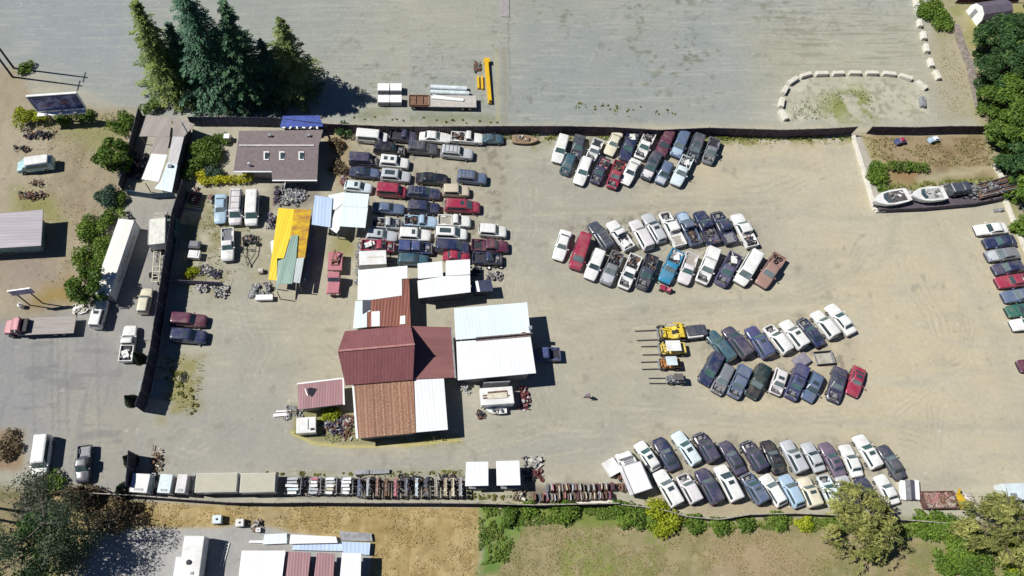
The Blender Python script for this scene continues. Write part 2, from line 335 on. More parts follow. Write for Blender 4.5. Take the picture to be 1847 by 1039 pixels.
def car(kind, col, fx, fy, rx, ry, opt, label, group):
    """front and tail as seen in the photo; the car stands on the ground between them at its real size"""
    K = KIND[kind]; zz = .65
    f = G(fx, fy, zz); r = G(rx, ry, zz); c = (f + r) / 2; d = f - r; rz = math.atan2(d.y, d.x)
    L = min(max(d.length, K['L'] * .80), K['L'] * 1.10)
    o = thing({'crew_pickup': 'pickup_truck'}.get(kind, kind), label, CATS[kind], (c.x, c.y, 0.0), rz, group)
    sx = L / K['L']; rs = random.Random(int(fx * 3 + ry * 5)); o.scale = (sx, min(1.02, max(.94, (sx + 1) / 2)) * rs.uniform(.97, 1.03), rs.uniform(.95, 1.05))
    bare = 'n' in opt; p = paint(col); hood = p; rr = random.Random(int(fx * 7 + fy)); bedm = DARK
    for t in opt.split():
        if t.startswith('hood='): hood = paint(t[5:])
        if t.startswith('bed='): bedm = paint(t[4:])
    skip = set(); o.rotation_euler = (rr.uniform(-.012, .012), rr.uniform(-.012, .012), rz)
    if rr.random() < .12 and 'n' not in opt.split(): skip.add('wing_mirror')
    if 'g' in opt.split(): skip |= {'headlight', 'bumper'}
    body = None
    for nm, me, mk in car_meshes(kind, bare):
        if nm in skip: continue
        q = put(nm, me, o, {'paint': p, 'hood': hood, 'bed': bedm}.get(mk))
        if nm == 'windshield': q.material_slots[0].link = 'OBJECT'; q.material_slots[0].material = rr.choice([GLASS, GLASS2, GLASS2, GLASS3])
        if nm == 'body': body = q
    X = lambda t: (t - .5) * K['L']; c0, c1, r0, r1 = K['cab']; zr = K['zr']
    for t in opt.split():
        if t == 's':
            def mk():
                m = MB(); m.box((X(r1) - .55, 0, zr - .012), (.50, .78, .03)); return m.mesh('sunroof', [GLASS])
            put('sunroof', shared(('s', kind), mk), o)
        elif t == 'S':
            def mk():
                m = MB(); m.box(((X(r1) + X(r0)) / 2 - .02, 0, zr - .012), ((X(r1) - X(r0)) * .62, .80, .03)); return m.mesh('sunroof', [GLASS])
            put('sunroof', shared(('S', kind), mk), o)
        elif t == 'ss':
            for u in (.3, .72):
                m = MB(); m.box((X(r0) + (X(r1) - X(r0)) * u, 0, zr - .012), (.55, .62, .035)); m.build('roof_hatch', GLASS, o)
        elif t == 'r':
            def mk():
                m = MB(); w = K['wr'] * K['W'] * .82; a, b_ = X(r0) + .25, X(r1) - .3
                for sy in (-1, 1): m.bar((a, sy * w, zr + .06), (b_, sy * w, zr + .06), .05)
                for u in (.05, .35, .65, .95): m.bar((a + (b_ - a) * u, -w, zr + .06), (a + (b_ - a) * u, w, zr + .06), .045)
                for sy in (-1, 1):
                    for u in (.05, .95): m.bar((a + (b_ - a) * u, sy * w, zr - .05), (a + (b_ - a) * u, sy * w, zr + .06), .05)
                return m.mesh('roof_rack', [STEEL])
            put('roof_rack', shared(('r', kind), mk), o)
        elif t.startswith('can'):
            x1 = X(K['bed']) - .02; x0 = X(0) + .06; w = K['W'] * .46
            m = MB(); mk = lambda a, b_, ww, z: [(a, -ww, z), (b_, -ww, z), (b_, ww, z), (a, ww, z)]
            m.loft([mk(x0, x1, w, 1.08), mk(x0 + .05, x1 - .02, w * .93, 1.62), mk(x0 + .16, x1 - .1, w * .82, 1.70)])
            cn = m.build('canopy', paint(t[4:]) if '=' in t else p, o)
            for sy in (-1, 1): m = MB(); m.side([(x0 + .25, 1.25), (x1 - .2, 1.25), (x1 - .25, 1.5), (x0 + .3, 1.5)], .03, sy * w * .965); m.build('canopy_window', GLASS, cn)
        elif t == 'cargo':
            m = MB(); x1 = X(K.get('bed', .3)); scrap_into(m, rr, X(.06), x1 - .35, -.55, .55, .84, 16, .7); m.build('scrap_load', [DARK, METAL, RUST], o)
        elif t == 'wcargo':
            m = MB(); x1 = X(K.get('bed', .3)); scrap_into(m, rr, X(.06), x1 - .3, -.55, .55, .84, 9, .9); m.box((X(.2), .1, 1.0), (1.1, .8, .14), .4, 2); m.build('scrap_load', [DARK, METAL, paint('white')], o)
        elif t == 'tires':
            m = MB(); x1 = X(K['bed'])
            for i, (a, b_) in enumerate(((.3, .35), (.3, -.35), (.65, 0))): m.torus((X(0) + (x1 - X(0)) * a, b_, .98), (rr.uniform(-.2, .2), .1, 1), .24, .10)
            m.build('spare_tyre', TYRE, o)
        elif t == 'box':
            m = MB(); m.box((X(K['bed']) - .45, 0, .84), (.5, 1.4, .45)); m.build('tool_box', STEEL, o)
    return o
# kind | colour | nose px | tail px | options | label     (n: no hood, engine open; s/S/ss: sunroof; r: roof rack)
ROWS = [
('cars backed up to the long dark fence', """
suv|white|1003,294,1017,246||white suv at the end of the row backed up to the long dark fence
sedan|charcoal|1037,287,1047,244|n g|black sedan with open engine bay backed up to the long dark fence
pickup_truck|white|1065,287,1079,256|n|short white pickup with open engine bay backed up to the long dark fence
sedan|cream|1097,279,1115,239||cream sedan with a rusty orange trunk backed up to the long dark fence
crew_pickup|navy|1125,289,1142,240|wcargo|dark blue pickup with white scrap in its bed backed up to the long dark fence
pickup_truck|white|1152,286,1173,240|n cargo|long white pickup with scrap bed and no hood backed up to the long dark fence
suv|maroon|1189,282,1207,241||maroon suv backed up to the long dark fence
suv|slate|1217,282,1234,241|hood=lightblue|slate blue suv with paler hood backed up to the long dark fence
suv|charcoal|1246,291,1261,246|s hood=navy|dark suv with open roof hatch between the slate blue suv and the stripped pickup
pickup_truck|grey|1275,294,1289,252|n g|dull grey stripped pickup at the end of the fence row
"""),
('second row of cars below the fence row', """
hatchback|teal|1017,314,1032,279|n g|small teal cut-down car at the end of the second row below the fence
wagon|white|1042,334,1060,284||white station wagon beside the small teal cut-down car
pickup_truck|plum|1072,330,1092,288|n cargo bed=pink|plum pickup with pinkish bed full of scrap in the second row
pickup_truck|red|1102,339,1118,293|n cargo|red pickup with a scrap filled bed and no hood in the second row
sedan|white|1126,332,1148,288||clean white sedan in the second row next to the red pickup
suv|charcoal|1162,325,1186,277|hood=pearl s|dark suv with pale pinkish hood in the second row
hatchback|slate|1188,333,1208,290|hood=silver|blue grey hatchback between the pale hooded suv and the white pickup
pickup_truck|ice|1217,334,1240,285|wcargo|pale white pickup with a white panel loaded on its bed, end of the second row
"""),
('upper row of the middle block', """
suv|charcoal|1066,401,1101,453|r|charcoal suv with roof rack, first of the upper row in the middle block
pickup_truck|white|1100,401,1135,450|wcargo|white pickup with stripped bed next to the charcoal suv of the middle block
suv|pearl|1141,396,1172,452||plain white suv in the upper row of the middle block
wagon|silver|1164,385,1195,438|s|silver wagon with sunroof in the upper row of the middle block
crew_pickup|white|1196,384,1227,445|n bed=dull|white pickup with grey empty bed and open engine bay in the middle block
pickup_truck|slate|1226,384,1256,442|cargo hood=lightblue|steel blue pickup with pale hood and scrap bed in the middle block
pickup_truck|navy|1259,382,1288,441|cargo bed=purple|dark navy pickup with bluish scrap in its bed in the middle block
crew_pickup|navy|1290,383,1319,440|bed=grey n|dark pickup with open engine and bare grey bed in the middle block
crew_pickup|white|1326,387,1357,446|cargo|white pickup with black scrap in its bed at the end of the upper middle row
"""),
('lower row of the middle block', """
sedan|white|1005,471,1022,414||white sedan standing alone at the end of the lower middle row
van|red|1035,489,1056,424||big red van next to the white sedan of the middle block
suv|white|1062,504,1082,454||white suv between the big red van and the grey pickup
pickup_truck|grey|1091,513,1114,457|cargo hood=silver|grey pickup with dark scrap filled bed in the lower middle row
pickup_truck|white|1122,523,1148,459|n cargo|white pickup with open engine and scrap bed in the lower middle row
pickup_truck|charcoal|1155,522,1177,461|n g cargo|charcoal pickup with missing front end in the lower middle row
pickup_truck|cyan|1196,511,1223,452|bed=pearl wcargo|bright blue pickup with pale scrap filled bed in the lower middle row
pickup_truck|pearl|1231,512,1248,459|bed=dull|small white pickup with worn grey bed beside the bright blue one
crew_pickup|white|1264,511,1288,450|can|white pickup with white canopy in the lower middle row
pickup_truck|purple|1298,514,1326,460|n g wcargo|purple wrecked pickup with white open nose in the lower middle row
van|white|1331,514,1364,457||white van between the purple wreck and the rusty pickup
crew_pickup|rust|1371,516,1406,461|bed=rust tires|rusty brown pickup with a tyre in its bed, end of the lower middle row
"""),
('upper row beside the forklifts', """
suv|teal|1279,599,1319,652|hood=teal|teal suv directly behind the little dump truck beside the forklifts
minivan|plum|1309,592,1349,644||plum minivan in the upper row beside the forklifts
suv|blue|1351,591,1386,645|s hood=purple|blue suv in the upper row beside the forklifts
suv|white|1383,588,1421,637|n |white suv with open engine bay in the upper row beside the forklifts
suv|white|1412,580,1449,628|s|white suv with sunroof in the upper row beside the forklifts
sedan|navy|1444,575,1482,624|hood=maroon|navy sedan with maroon hood in the upper row beside the forklifts
suv|white|1468,563,1504,610||white suv between the navy sedan and the long white sedan
sedan|white|1495,550,1537,603||long white sedan at the far end of the upper forklift row
"""),
('lower row beside the forklifts', """
minivan|navy|1268,692,1295,640||navy minivan nearest the forklifts in the lower row
wagon|grey|1291,709,1315,660|n|grey wagon with open engine bay in the lower row by the forklifts
crew_pickup|slate|1321,716,1343,664|can|slate blue pickup with canopy in the lower row by the forklifts
suv|bottle|1352,716,1379,661|hood=black|very dark green suv in the lower row by the forklifts
hatchback|pearl|1397,711,1410,666|s n|small pinkish white hatchback in the lower row by the forklifts
crew_pickup|indigo|1424,719,1446,662|s can|violet blue pickup with canopy in the lower row by the forklifts
hatchback|slate|1454,723,1476,672|s|steel blue hatchback with open sunroof in the lower row by the forklifts
sedan|plum|1501,726,1517,662|s hood=navy|dark sedan with purple roof beside the small red coupe
coupe|red|1536,713,1551,663|s|small red coupe at the far end of the lower row by the forklifts
"""),
('upper row of the bottom block', """
hatchback|white|1151,798,1184,848|s|white hatchback with two dark roof openings beside the white box van
coupe|navy|1186,791,1217,848|s|navy coupe in the upper row of the bottom block
wagon|ice|1218,780,1257,838|s|icy white wagon with sunroof in the upper bottom row
suv|plum|1258,782,1287,833|n s|plum suv with silvery open engine in the upper bottom row
sedan|plum|1304,797,1338,855|s|long plum sedan in the upper bottom row
suv|plum|1343,797,1374,849|S n|grey purple suv with a very large dark sunroof in the upper bottom row
sedan|black|1381,795,1406,854||black sedan in the upper bottom row
suv|silver|1414,795,1445,853|s|silver suv with sunroof in the upper bottom row
sedan|silver|1453,798,1480,851||pale silver sedan in the upper bottom row next to the purple sedan
sedan|mauve|1485,799,1516,860|s|dusty purple sedan in the upper bottom row
sedan|white|1522,802,1547,861||white sedan beside the dusty purple sedan
wagon|white|1546,785,1582,845|s|white wagon with sunroof pulled forward in the upper bottom row
sedan|charcoal|1590,804,1625,864||charcoal sedan at the far end of the upper bottom row
"""),
('lower row of the bottom block', """
suv|white|1186,850,1222,913|s|white suv with sunroof next to the white box van in the lower bottom row
suv|pearl|1228,856,1256,907|n|pinkish white suv with open engine bay in the lower bottom row
suv|plum|1262,847,1294,908|s|plum grey suv with sunroof in the lower bottom row
minivan|white|1296,840,1329,904|s|white minivan with sunroof in the lower bottom row
suv|slate|1343,855,1376,908|s n r|slate blue suv with sunroof and roof rack in the lower bottom row
hatchback|white|1377,857,1412,912||white hatchback in the lower bottom row
hatchback|lightblue|1412,857,1443,915||light blue hatchback beside the white one in the lower bottom row
suv|cream|1446,862,1469,914|s|cream suv with sunroof in the lower bottom row
wagon|ice|1483,857,1507,914|n|pale wagon with open nose half under the willow
suv|silver|1516,860,1537,910||silver suv mostly hidden under the willow
sedan|navy|1552,864,1574,914||navy car with its tail hidden under the willow
sedan|white|1585,858,1613,909||white sedan beside the stack of ribbed metal sheets
"""),
('cars along the pale kerb', """
sedan|white|1758,416,1815,411||white sedan first in line at the pale kerb below the boats
sedan|navy|1775,440,1830,433||navy sedan next to the white sedan at the pale kerb
sedan|grey|1779,463,1836,455|hood=silver|grey sedan with silver hood at the pale kerb
hatchback|navy|1790,488,1845,479|hood=plum|dark violet navy hatchback at the pale kerb
coupe|red|1797,511,1853,503||red coupe at the pale kerb
sedan|slate|1809,537,1864,529||steel blue sedan at the pale kerb below the red coupe
sedan|green|1816,563,1871,555||dark green sedan at the pale kerb
sedan|white|1823,588,1879,581||white sedan last in line at the pale kerb, cut by the picture edge
coupe|maroon|1837,661,1893,655||maroon car barely showing at the picture edge
"""),
('top row of the crowded block by the buildings', """
van|white|700,251,643,246||white van parked against the fence at the corner of the crowded block
pickup_truck|plum|750,249,705,245||dark plum pickup between the white van and the white sedan by the fence
sedan|white|812,250,756,246||white sedan in the row against the fence
pickup_truck|white|872,252,813,248|cargo|white pickup with scrap in its bed against the fence
coupe|teal|908,251,868,250|hood=teal|teal coupe at the end of the row against the fence
"""),
('second row of the crowded block', """
suv|black|732,273,674,267|n|black suv with open engine bay behind the dark plum pickup
suv|charcoal|789,271,735,267|r|charcoal suv with roof rack between the black suv and the long silver suv
suv|silver|854,280,794,274|r hood=silver|long silver suv with roof rack in the second row of the crowded block
"""),
('middle rows of the crowded block', """
van|plum|681,292,630,289|n|plum van with open engine bay in the crowded block
suv|white|738,297,685,292|ss|white suv with two square roof hatches in the crowded block
sedan|navy|685,314,630,310|s hood=slate|navy sedan parked below the plum van
suv|silver|741,321,687,316|S|silver suv with a long dark roof opening in the crowded block
sedan|black|807,324,750,321||black sedan in the crowded block, below the charcoal suv
suv|slate|878,324,824,319|r hood=slate|slate grey suv with roof rack at the open side of the crowded block
hatchback|ice|671,341,621,335|s|white hatchback by the corner of the pale blue roof
van|red|733,348,680,344||red van in the crowded block
wagon|navy|794,351,734,346|r|navy wagon with roof rack next to the red van
suv|beige|847,346,798,345||boxy beige suv in the crowded block
sedan|slate|729,378,671,374||steel blue sedan just clear of the pale blue roof
suv|navy|793,377,735,374||dark navy suv between the steel blue sedan and the red minivan
minivan|red|866,375,802,372|s|red minivan with a dark windshield at the open side of the crowded block
"""),
('lower rows of the crowded block', """
pickup_truck|silver|726,406,671,403|n cargo|silver pickup with open engine bay beside the pale blue roof
pickup_truck|lightblue|788,402,729,399|cargo|light blue pickup with black slatted bed in the crowded block
pickup_truck|white|849,401,789,399|bed=dull|white pickup with tan empty bed in the crowded block
wagon|silver|716,427,660,423|s hood=silver|silver wagon with lilac hood above the red and white wreck
suv|white|777,426,719,423|s|white suv with sunroof between the silver wagon and the white minivan
minivan|white|843,424,784,421|S|white minivan with dark roof panel in the crowded block
suv|white|914,420,863,416||white suv standing apart at the open side of the crowded block
pickup_truck|red|713,447,652,444|n wcargo hood=white|red and white wrecked pickup above the white box trailer
crew_pickup|blue|781,450,719,447|can hood=blue|dark blue pickup with canopy in the crowded block
minivan|navy|847,448,785,445||navy minivan between the blue pickup and the maroon pickup
crew_pickup|maroon|917,446,850,443||maroon pickup at the open side of the crowded block
wagon|teal|773,470,717,468||teal wagon tucked under the edge of the white roofs
sedan|red|847,466,799,461||red car peeping out behind the square white roof
pickup_truck|navy|906,469,852,466|n g|navy stripped pickup with loose tyres beside it
"""),
('vehicles in the weedy yard', """
sedan|lightblue|397,403,399,350||light blue sedan parked beside the two white vans
van|pearl|424,408,429,345|r|white van with roof vents beside the light blue sedan
van|white|453,413,457,343||taller white van next to the one with roof vents
pickup_truck|white|411,471,411,413|bed=grey|white pickup with empty bed in the weedy yard
suv|maroon|373,580,309,576||maroon suv with its tail in the fence shadow
suv|navy|373,609,309,605|s|navy suv with its tail in the fence shadow
"""),
('vehicles on the front forecourt', """
suv|white|187,542,173,593|s|white suv with dark sunroof parked behind the long white container
wagon|cream|266,520,257,566||cream wagon parked along the tall black fence
pickup_truck|white|237,588,227,653|wcargo|white pickup parked along the tall black fence below the cream wagon
van|white|72,858,82,786||tall white van at the bottom of the forecourt
crew_pickup|charcoal|150,871,154,804|bed=grey|charcoal pickup parked beside the tall white van
crew_pickup|blue|958,641,1003,640||blue pickup in the deep shade beside the white workshop
pickup_truck|green|309,444,314,400|can|dark green pickup with a pale stripe in the fence shadow
"""),
]
def build_cars():
    for grp, txt in ROWS:
        for ln in txt.strip().split('\n'):
            k, col, pos, opt, lab = ln.split('|')
            car(k, col, *[float(v) for v in pos.split(',')], opt, lab, grp)
# ---------------------------------------------------------------- ground: one grid, coloured by what lies there, split into named sheets
rng = np.random.default_rng(5)
def vnoise(x, y, scale, seed):
    r = np.random.default_rng(seed); g = r.random((257, 257)); u = x / scale; v = y / scale
    i = np.floor(u).astype(int); j = np.floor(v).astype(int); fu = u - i; fv = v - j
    fu = fu * fu * (3 - 2 * fu); fv = fv * fv * (3 - 2 * fv); i %= 256; j %= 256
    return (g[i, j] * (1 - fu) + g[i + 1, j] * fu) * (1 - fv) + (g[i, j + 1] * (1 - fu) + g[i + 1, j + 1] * fu) * fv
def fbm(x, y, scale, seed, oct=4):
    s = 0; a = 1; t = 0
    for k in range(oct): s = s + a * vnoise(x, y, scale / 2 ** k, seed + k); t += a; a *= .55
    return s / t
def seg_dist(px, py, pts, closed=False):
    d = np.full(px.shape, 1e9); n = len(pts)
    for k in range(n if closed else n - 1):
        ax, ay = pts[k]; bx, by = pts[(k + 1) % n]; dx, dy = bx - ax, by - ay; L = dx * dx + dy * dy + 1e-9
        t = np.clip(((px - ax) * dx + (py - ay) * dy) / L, 0, 1); d = np.minimum(d, np.hypot(px - ax - t * dx, py - ay - t * dy))
    return d
def inside(px, py, pts):
    c = np.zeros(px.shape, bool); n = len(pts)
    for k in range(n):
        ax, ay = pts[k]; bx, by = pts[(k + 1) % n]
        if ay == by: continue
        c ^= ((ay > py) != (by > py)) & (px < (bx - ax) * (py - ay) / (by - ay) + ax)
    return c
def area(px, py, pts, soft):
    d = seg_dist(px, py, pts, True); d = np.where(inside(px, py, pts), d, -d)
    t = np.clip(d / soft * .5 + .5, 0, 1); return t * t * (3 - 2 * t)
NORTH_LOT = [(-400, -200), (1640, -200), (1690, 60), (1700, 130), (1765, 225), (1100, 224), (590, 220), (250, 205), (215, 190), (60, 120), (-400, 100)]
FORECOURT = [(-300, 575), (60, 545), (150, 570), (190, 470), (245, 360), (330, 350), (300, 560), (255, 745), (260, 800), (250, 860), (180, 900), (60, 870), (40, 775), (-300, 760)]
DIRT_YARD = [(-300, 90), (30, 125), (70, 190), (250, 200), (215, 345), (165, 545), (60, 575), (-300, 590)]
SOUTH_GOLD = [(180, 903), (420, 911), (865, 914), (862, 1100), (655, 1100), (668, 985), (470, 952), (180, 962)]
SOUTH_GREEN = [(862, 914), (960, 918), (938, 960), (925, 1000), (900, 1040), (863, 1040)]
SOUTH_FIELD = [(930, 914), (1180, 922), (1290, 943), (1480, 930), (1847, 945), (2300, 960), (2300, 1200), (862, 1200), (862, 1040), (900, 1010)]
SOUTH_PAVED = [(170, 955), (470, 950), (670, 985), (655, 1200), (120, 1200)]
TREE_DIRT = [(-300, 870), (150, 890), (200, 905), (190, 960), (140, 1039), (-300, 1200)]
PEN = [(1545, 242), (1790, 240), (1812, 330), (1640, 350), (1590, 350)]
LOOP = [(1405, 215), (1420, 165), (1460, 140), (1600, 138), (1665, 165), (1670, 220)]
def ground_colour(X, Y):
    px, py = to_px(X, Y)
    wx = (fbm(X, Y, 3.0, 1) - .5) * 26; wy = (fbm(X, Y, 3.0, 40) - .5) * 26
    qx, qy = px + wx, py + wy; fx = px + wx * .3; fy = py + wy * .3
    n1 = fbm(X, Y, 9, 3); n2 = fbm(X, Y, 2.2, 9); n3 = fbm(X, Y, .6, 15, 2); nb = fbm(X, Y, 26, 21, 3)
    col = np.empty(X.shape + (3,)); col[:] = (.432, .412, .330)
    def put(m, c, amt=1.0):
        m = np.clip(m, 0, 1) * amt; col[:] = col * (1 - m)[..., None] + np.array(c) * m[..., None]
    sm = lambda a, lo, hi: np.clip((a - lo) / (hi - lo), 0, 1)
    # yard: broad warm and grey drifts
    put(sm(nb, .42, .68), (.465, .430, .330), .8); put(sm(1 - nb, .45, .7), (.385, .380, .330), .85)
    put(area(qx, qy, [(1180, 240), (1560, 250), (1580, 400), (1850, 480), (1850, 880), (1640, 840), (1300, 770), (1250, 560), (1450, 500), (1400, 380), (1180, 360)], 110), (.545, .480, .345), .9)
    put(sm(n1, .55, .75), (.485, .46, .37), .45)
    put(sm(fbm(X * .3, Y * 1.7, 1.8, 130), .56, .68), (.50, .475, .38), .45); put(sm(fbm(X * .35, Y * 1.5, 3, 140), .58, .70), (.37, .36, .30), .35)
    put(area(px, py, [(250, 700), (520, 690), (560, 830), (840, 830), (1120, 780), (1100, 820), (860, 850), (560, 860), (250, 860)], 46), (.36, .355, .325), .8)
    # north lot: cool gravel, lateral scraping, weeds
    m = area(fx, fy, NORTH_LOT, 9); put(m, (.375, .385, .355))
    put(m * sm(nb, .45, .62), (.41, .40, .345), .8); put(m * sm(fbm(X * .3, Y * 3.6, 2.5, 60), .50, .68), (.45, .435, .38), .55)
    put(m * area(qx, qy, [(960, 60), (1300, 40), (1380, 160), (1200, 215), (930, 200)], 90), (.345, .365, .36), .55)
    wd = sm(fbm(X, Y, 1.0, 70, 3), .60, .70) * sm(fbm(X, Y, 8, 75), .42, .58)
    put(m * sm(vnoise(X, Y, .55, 171), .78, .9) * sm(fbm(X, Y, 7, 175), .45, .6) * area(px, py, [(640, -50), (1700, -50), (1400, 230), (640, 210)], 50), (.17, .175, .125), .7)
    put(m * wd * area(px, py, [(960, -50), (1660, -50), (1420, 220), (940, 220)], 60), (.21, .215, .155), .75)
    put(m * wd * area(px, py, [(580, 30), (900, -20), (900, 215), (600, 210)], 60), (.26, .26, .20), .6)
    put(m * area(qx, qy, [(700, -60), (900, -60), (900, 100), (640, 60)], 60), (.44, .425, .35), .7)
    put(m * area(px, py, [(-60, -60), (240, -60), (260, 150), (40, 120)], 60), (.37, .385, .40), .8)
    put(m * area(qx, qy, [(1350, 60), (1690, 20), (1760, 225), (1380, 225)], 60), (.43, .415, .32), .8)
    put(m * area(px, py, [(1350, 0), (1650, 0), (1650, 130), (1400, 130)], 60) * sm(fbm(X * .3, Y * 5.0, 1.6, 63),   .56, .62), (.26, .255, .19), .6)
    put(m * sm(fbm(X * .3, Y * 5.4, 1.8, 163), .60, .68), (.50, .485, .43), .5)
    # loop of blocks: pale rubble, weeds
    l = area(qx, qy, LOOP, 14); put(l, (.50, .48, .38)); put(l * sm(n3, .5, .7), (.30, .29, .21), .7); put(l * sm(n2, .58, .72), (.66, .63, .53), .8)
    put(area(qx, qy, [(1480, 165), (1560, 165), (1580, 215), (1490, 215)], 25) * sm(n2, .4, .55), (.22, .25, .06), .9)
    # forecourt: old grey asphalt with long seams
    m = area(qx, qy, FORECOURT, 26); put(m, (.345, .34, .325)); put(m * sm(nb, .4, .6), (.41, .39, .325), .8); put(m * sm(fbm(X, Y, 4, 333), .5, .66), (.42, .40, .34), .55); put(m * area(qx, qy, [(80, 680), (260, 740), (260, 860), (90, 860)], 60), (.42, .40, .33), .7); put(m * sm(n1, .6, .75), (.30, .305, .315), .6)
    for x in (62, 95, 106, 122, 178):
        put(m * np.exp(-((px - x - 2 * np.sin(py / 60)) / 1.6) ** 2) * ((py > 600) & (py < 780)), (.24, .235, .22), .55)
    put(m * sm(fbm(X * .35, Y * 2.2, 2.0, 65), .58, .66) * (px < 220), (.26, .26, .255), .6)
    put(m * sm(fbm(X * 3, Y * .3, 2.0, 165), .57, .66), (.27, .27, .265), .35)
    # dirt yard by the billboard
    m = area(fx, fy, DIRT_YARD, 14); put(m, (.37, .315, .225)); put(m * sm(n2, .5, .7), (.28, .23, .155), .7); put(m * sm(n1, .5, .7), (.44, .39, .295), .7)
    put(m * sm(fbm(X * 1.8, Y * .35, 2.0, 66), .55, .65), (.30, .26, .19), .5)
    put(m * area(qx, qy, [(110, 205), (230, 215), (215, 290), (100, 250)], 30), (.27, .27, .10), .7)
    put(m * area(qx, qy, [(20, 345), (90, 350), (120, 400), (60, 390), (20, 385)], 20), (.27, .27, .09), .8)
    put(m * area(qx, qy, [(70, 505), (130, 500), (130, 550), (60, 545)], 18), (.33, .23, .06), .8)
    put(m * area(qx, qy, [(0, 455), (90, 450), (110, 510), (10, 520)], 24), (.33, .275, .235), .8)
    # grass by the fence foot, the weedy yard, kerb strips
    put(area(qx, qy, [(325, 345), (400, 350), (490, 372), (490, 500), (410, 540), (330, 530), (330, 430)], 24) * sm(n2, .3, .6), (.25, .235, .12), .85)
    put(area(qx, qy, [(405, 420), (470, 430), (480, 520), (400, 540)], 20), (.41, .39, .31), .6)
    put(area(qx, qy, [(320, 640), (370, 640), (362, 735), (285, 760), (300, 700)], 16) * sm(n2, .3, .5), (.30, .28, .12), .9)
    put(area(qx, qy, [(525, 735), (640, 740), (650, 790), (830, 780), (835, 798), (620, 806), (525, 786)], 10), (.27, .26, .12), .9)
    put(np.exp(-((seg_dist(fx, fy, [(525, 780), (560, 797), (620, 806), (720, 804), (830, 793)])) / 2.5) ** 2), (.60, .52, .18), .8)
    put(area(qx, qy, [(600, 425), (645, 425), (640, 470), (600, 470)], 14), (.28, .26, .08), .8)
    put(area(qx, qy, [(585, 245), (640, 240), (640, 340), (600, 345)], 14), (.33, .25, .12), .8)
    put(area(qx, qy, [(905, 243), (1540, 246), (1540, 256), (1300, 262), (905, 262)], 9) * sm(n2, .38, .55), (.25, .24, .06), .9)
    put(area(qx, qy, [(1255, 244), (1310, 244), (1310, 262), (1250, 262)], 6), (.22, .25, .05), .8)
    put(area(qx, qy, [(640, 195), (900, 205), (900, 222), (640, 220)], 10) * sm(n2, .4, .6), (.27, .28, .16), .7)
    put(area(qx, qy, [(470, 848), (840, 842), (840, 862), (480, 862)], 8) * sm(n2, .3, .6), (.27, .26, .13), .8)
    put(area(qx, qy, [(840, 880), (1110, 890), (1110, 906), (840, 902)], 8) * sm(n2, .3, .6), (.27, .27, .12), .8)
    put(area(qx, qy, [(1140, 880), (1440, 905), (1440, 930), (1300, 938), (1180, 915)], 8), (.38, .325, .22), .85)
    put(area(qx, qy, [(270, 800), (300, 810), (300, 850), (270, 850)], 10) * sm(n3, .4, .6), (.30, .25, .19), .9)
    # pen by the boats
    m = area(fx, fy, PEN, 8); put(m, (.33, .26, .16)); put(m * sm(n2, .45, .6), (.23, .17, .10), .8); put(m * sm(n1, .5, .62), (.37, .33, .17), .8)
    put(area(qx, qy, [(1600, 300), (1660, 302), (1650, 332), (1605, 332)], 10), (.30, .20, .10), .95)
    put(area(qx, qy, [(1650, 320), (1740, 300), (1790, 305), (1650, 335)], 10), (.45, .42, .29), .7)
    put(area(qx, qy, [(1600, 332), (1790, 320), (1790, 338), (1600, 345)], 8) * sm(n2, .35, .5), (.19, .24, .06), .85)
    put(area(px, py, [(1540, 245), (1552, 243), (1592, 340), (1640, 345), (1640, 366), (1580, 372)], 5), (.46, .445, .39), .9)
    # east bank behind the kerb
    m = area(fx, fy, [(1660, -60), (2200, -60), (2200, 700), (1852, 480), (1815, 380), (1790, 300), (1768, 225), (1700, 130)], 10)
    put(m, (.36, .33, .21)); put(m * sm(n2, .5, .7), (.26, .28, .11), .8)
    put(area(qx, qy, [(1665, 60), (1740, 60), (1765, 220), (1700, 220)], 20), (.40, .365, .265), .9)
    put(area(qx, qy, [(1740, 5), (1900, 5), (1900, 60), (1750, 90)], 14), (.33, .31, .12), .9)
    # south fields and yard
    m = area(fx, fy, SOUTH_GOLD, 7); put(m, (.36, .275, .125)); put(m * sm(n2, .48, .66), (.43, .335, .165), .8); put(m * sm(fbm(X * .3, Y * 2, 2, 80), .52, .66) * (py < 965), (.26, .19, .075), .6)
    put(m * sm(fbm(X * 2.2, Y * .4, 1.6, 81), .54, .66) * (py > 955), (.29, .205, .085), .6); put(m * sm(n1, .58, .7), (.33, .28, .17), .6)
    m = area(fx, fy, SOUTH_FIELD, 9); put(m, (.272, .243, .130)); put(m * sm(n2, .5, .7), (.20, .21, .085), .75); put(m * sm(n1, .52, .66), (.32, .262, .155), .8)
    put(m * sm(fbm(X * .3, Y * 2, 2, 82), .56, .68), (.36, .31, .17), .5); put(m * sm(fbm(X, Y, 7, 83), .54, .66) * sm(n3, .35, .6), (.20, .235, .07), .8)
    put(m * area(qx, qy, [(1010, 1000), (1110, 990), (1120, 1060), (1000, 1060)], 25) * sm(n3, .3, .55), (.21, .26, .06), .8)
    put(area(fx, fy, SOUTH_FIELD, 9) * sm(fbm(X, Y, 1.1, 181), .52, .62), (.37, .30, .19), .5); put(area(fx, fy, SOUTH_FIELD, 9) * sm(fbm(X, Y, 1.3, 182), .54, .64), (.205, .195, .085), .6); put(area(fx, fy, SOUTH_GOLD, 7) * sm(fbm(X, Y, 1.0, 183), .53, .63), (.50, .40, .22), .5); put(area(fx, fy, SOUTH_GOLD, 7) * sm(fbm(X, Y, .9, 184), .56, .66), (.27, .20, .09), .5)
    put(area(fx, fy, SOUTH_FIELD, 9) * area(qx, qy, [(1300, 970), (1480, 980), (1460, 1060), (1280, 1060)], 50), (.36, .27, .18), .7)
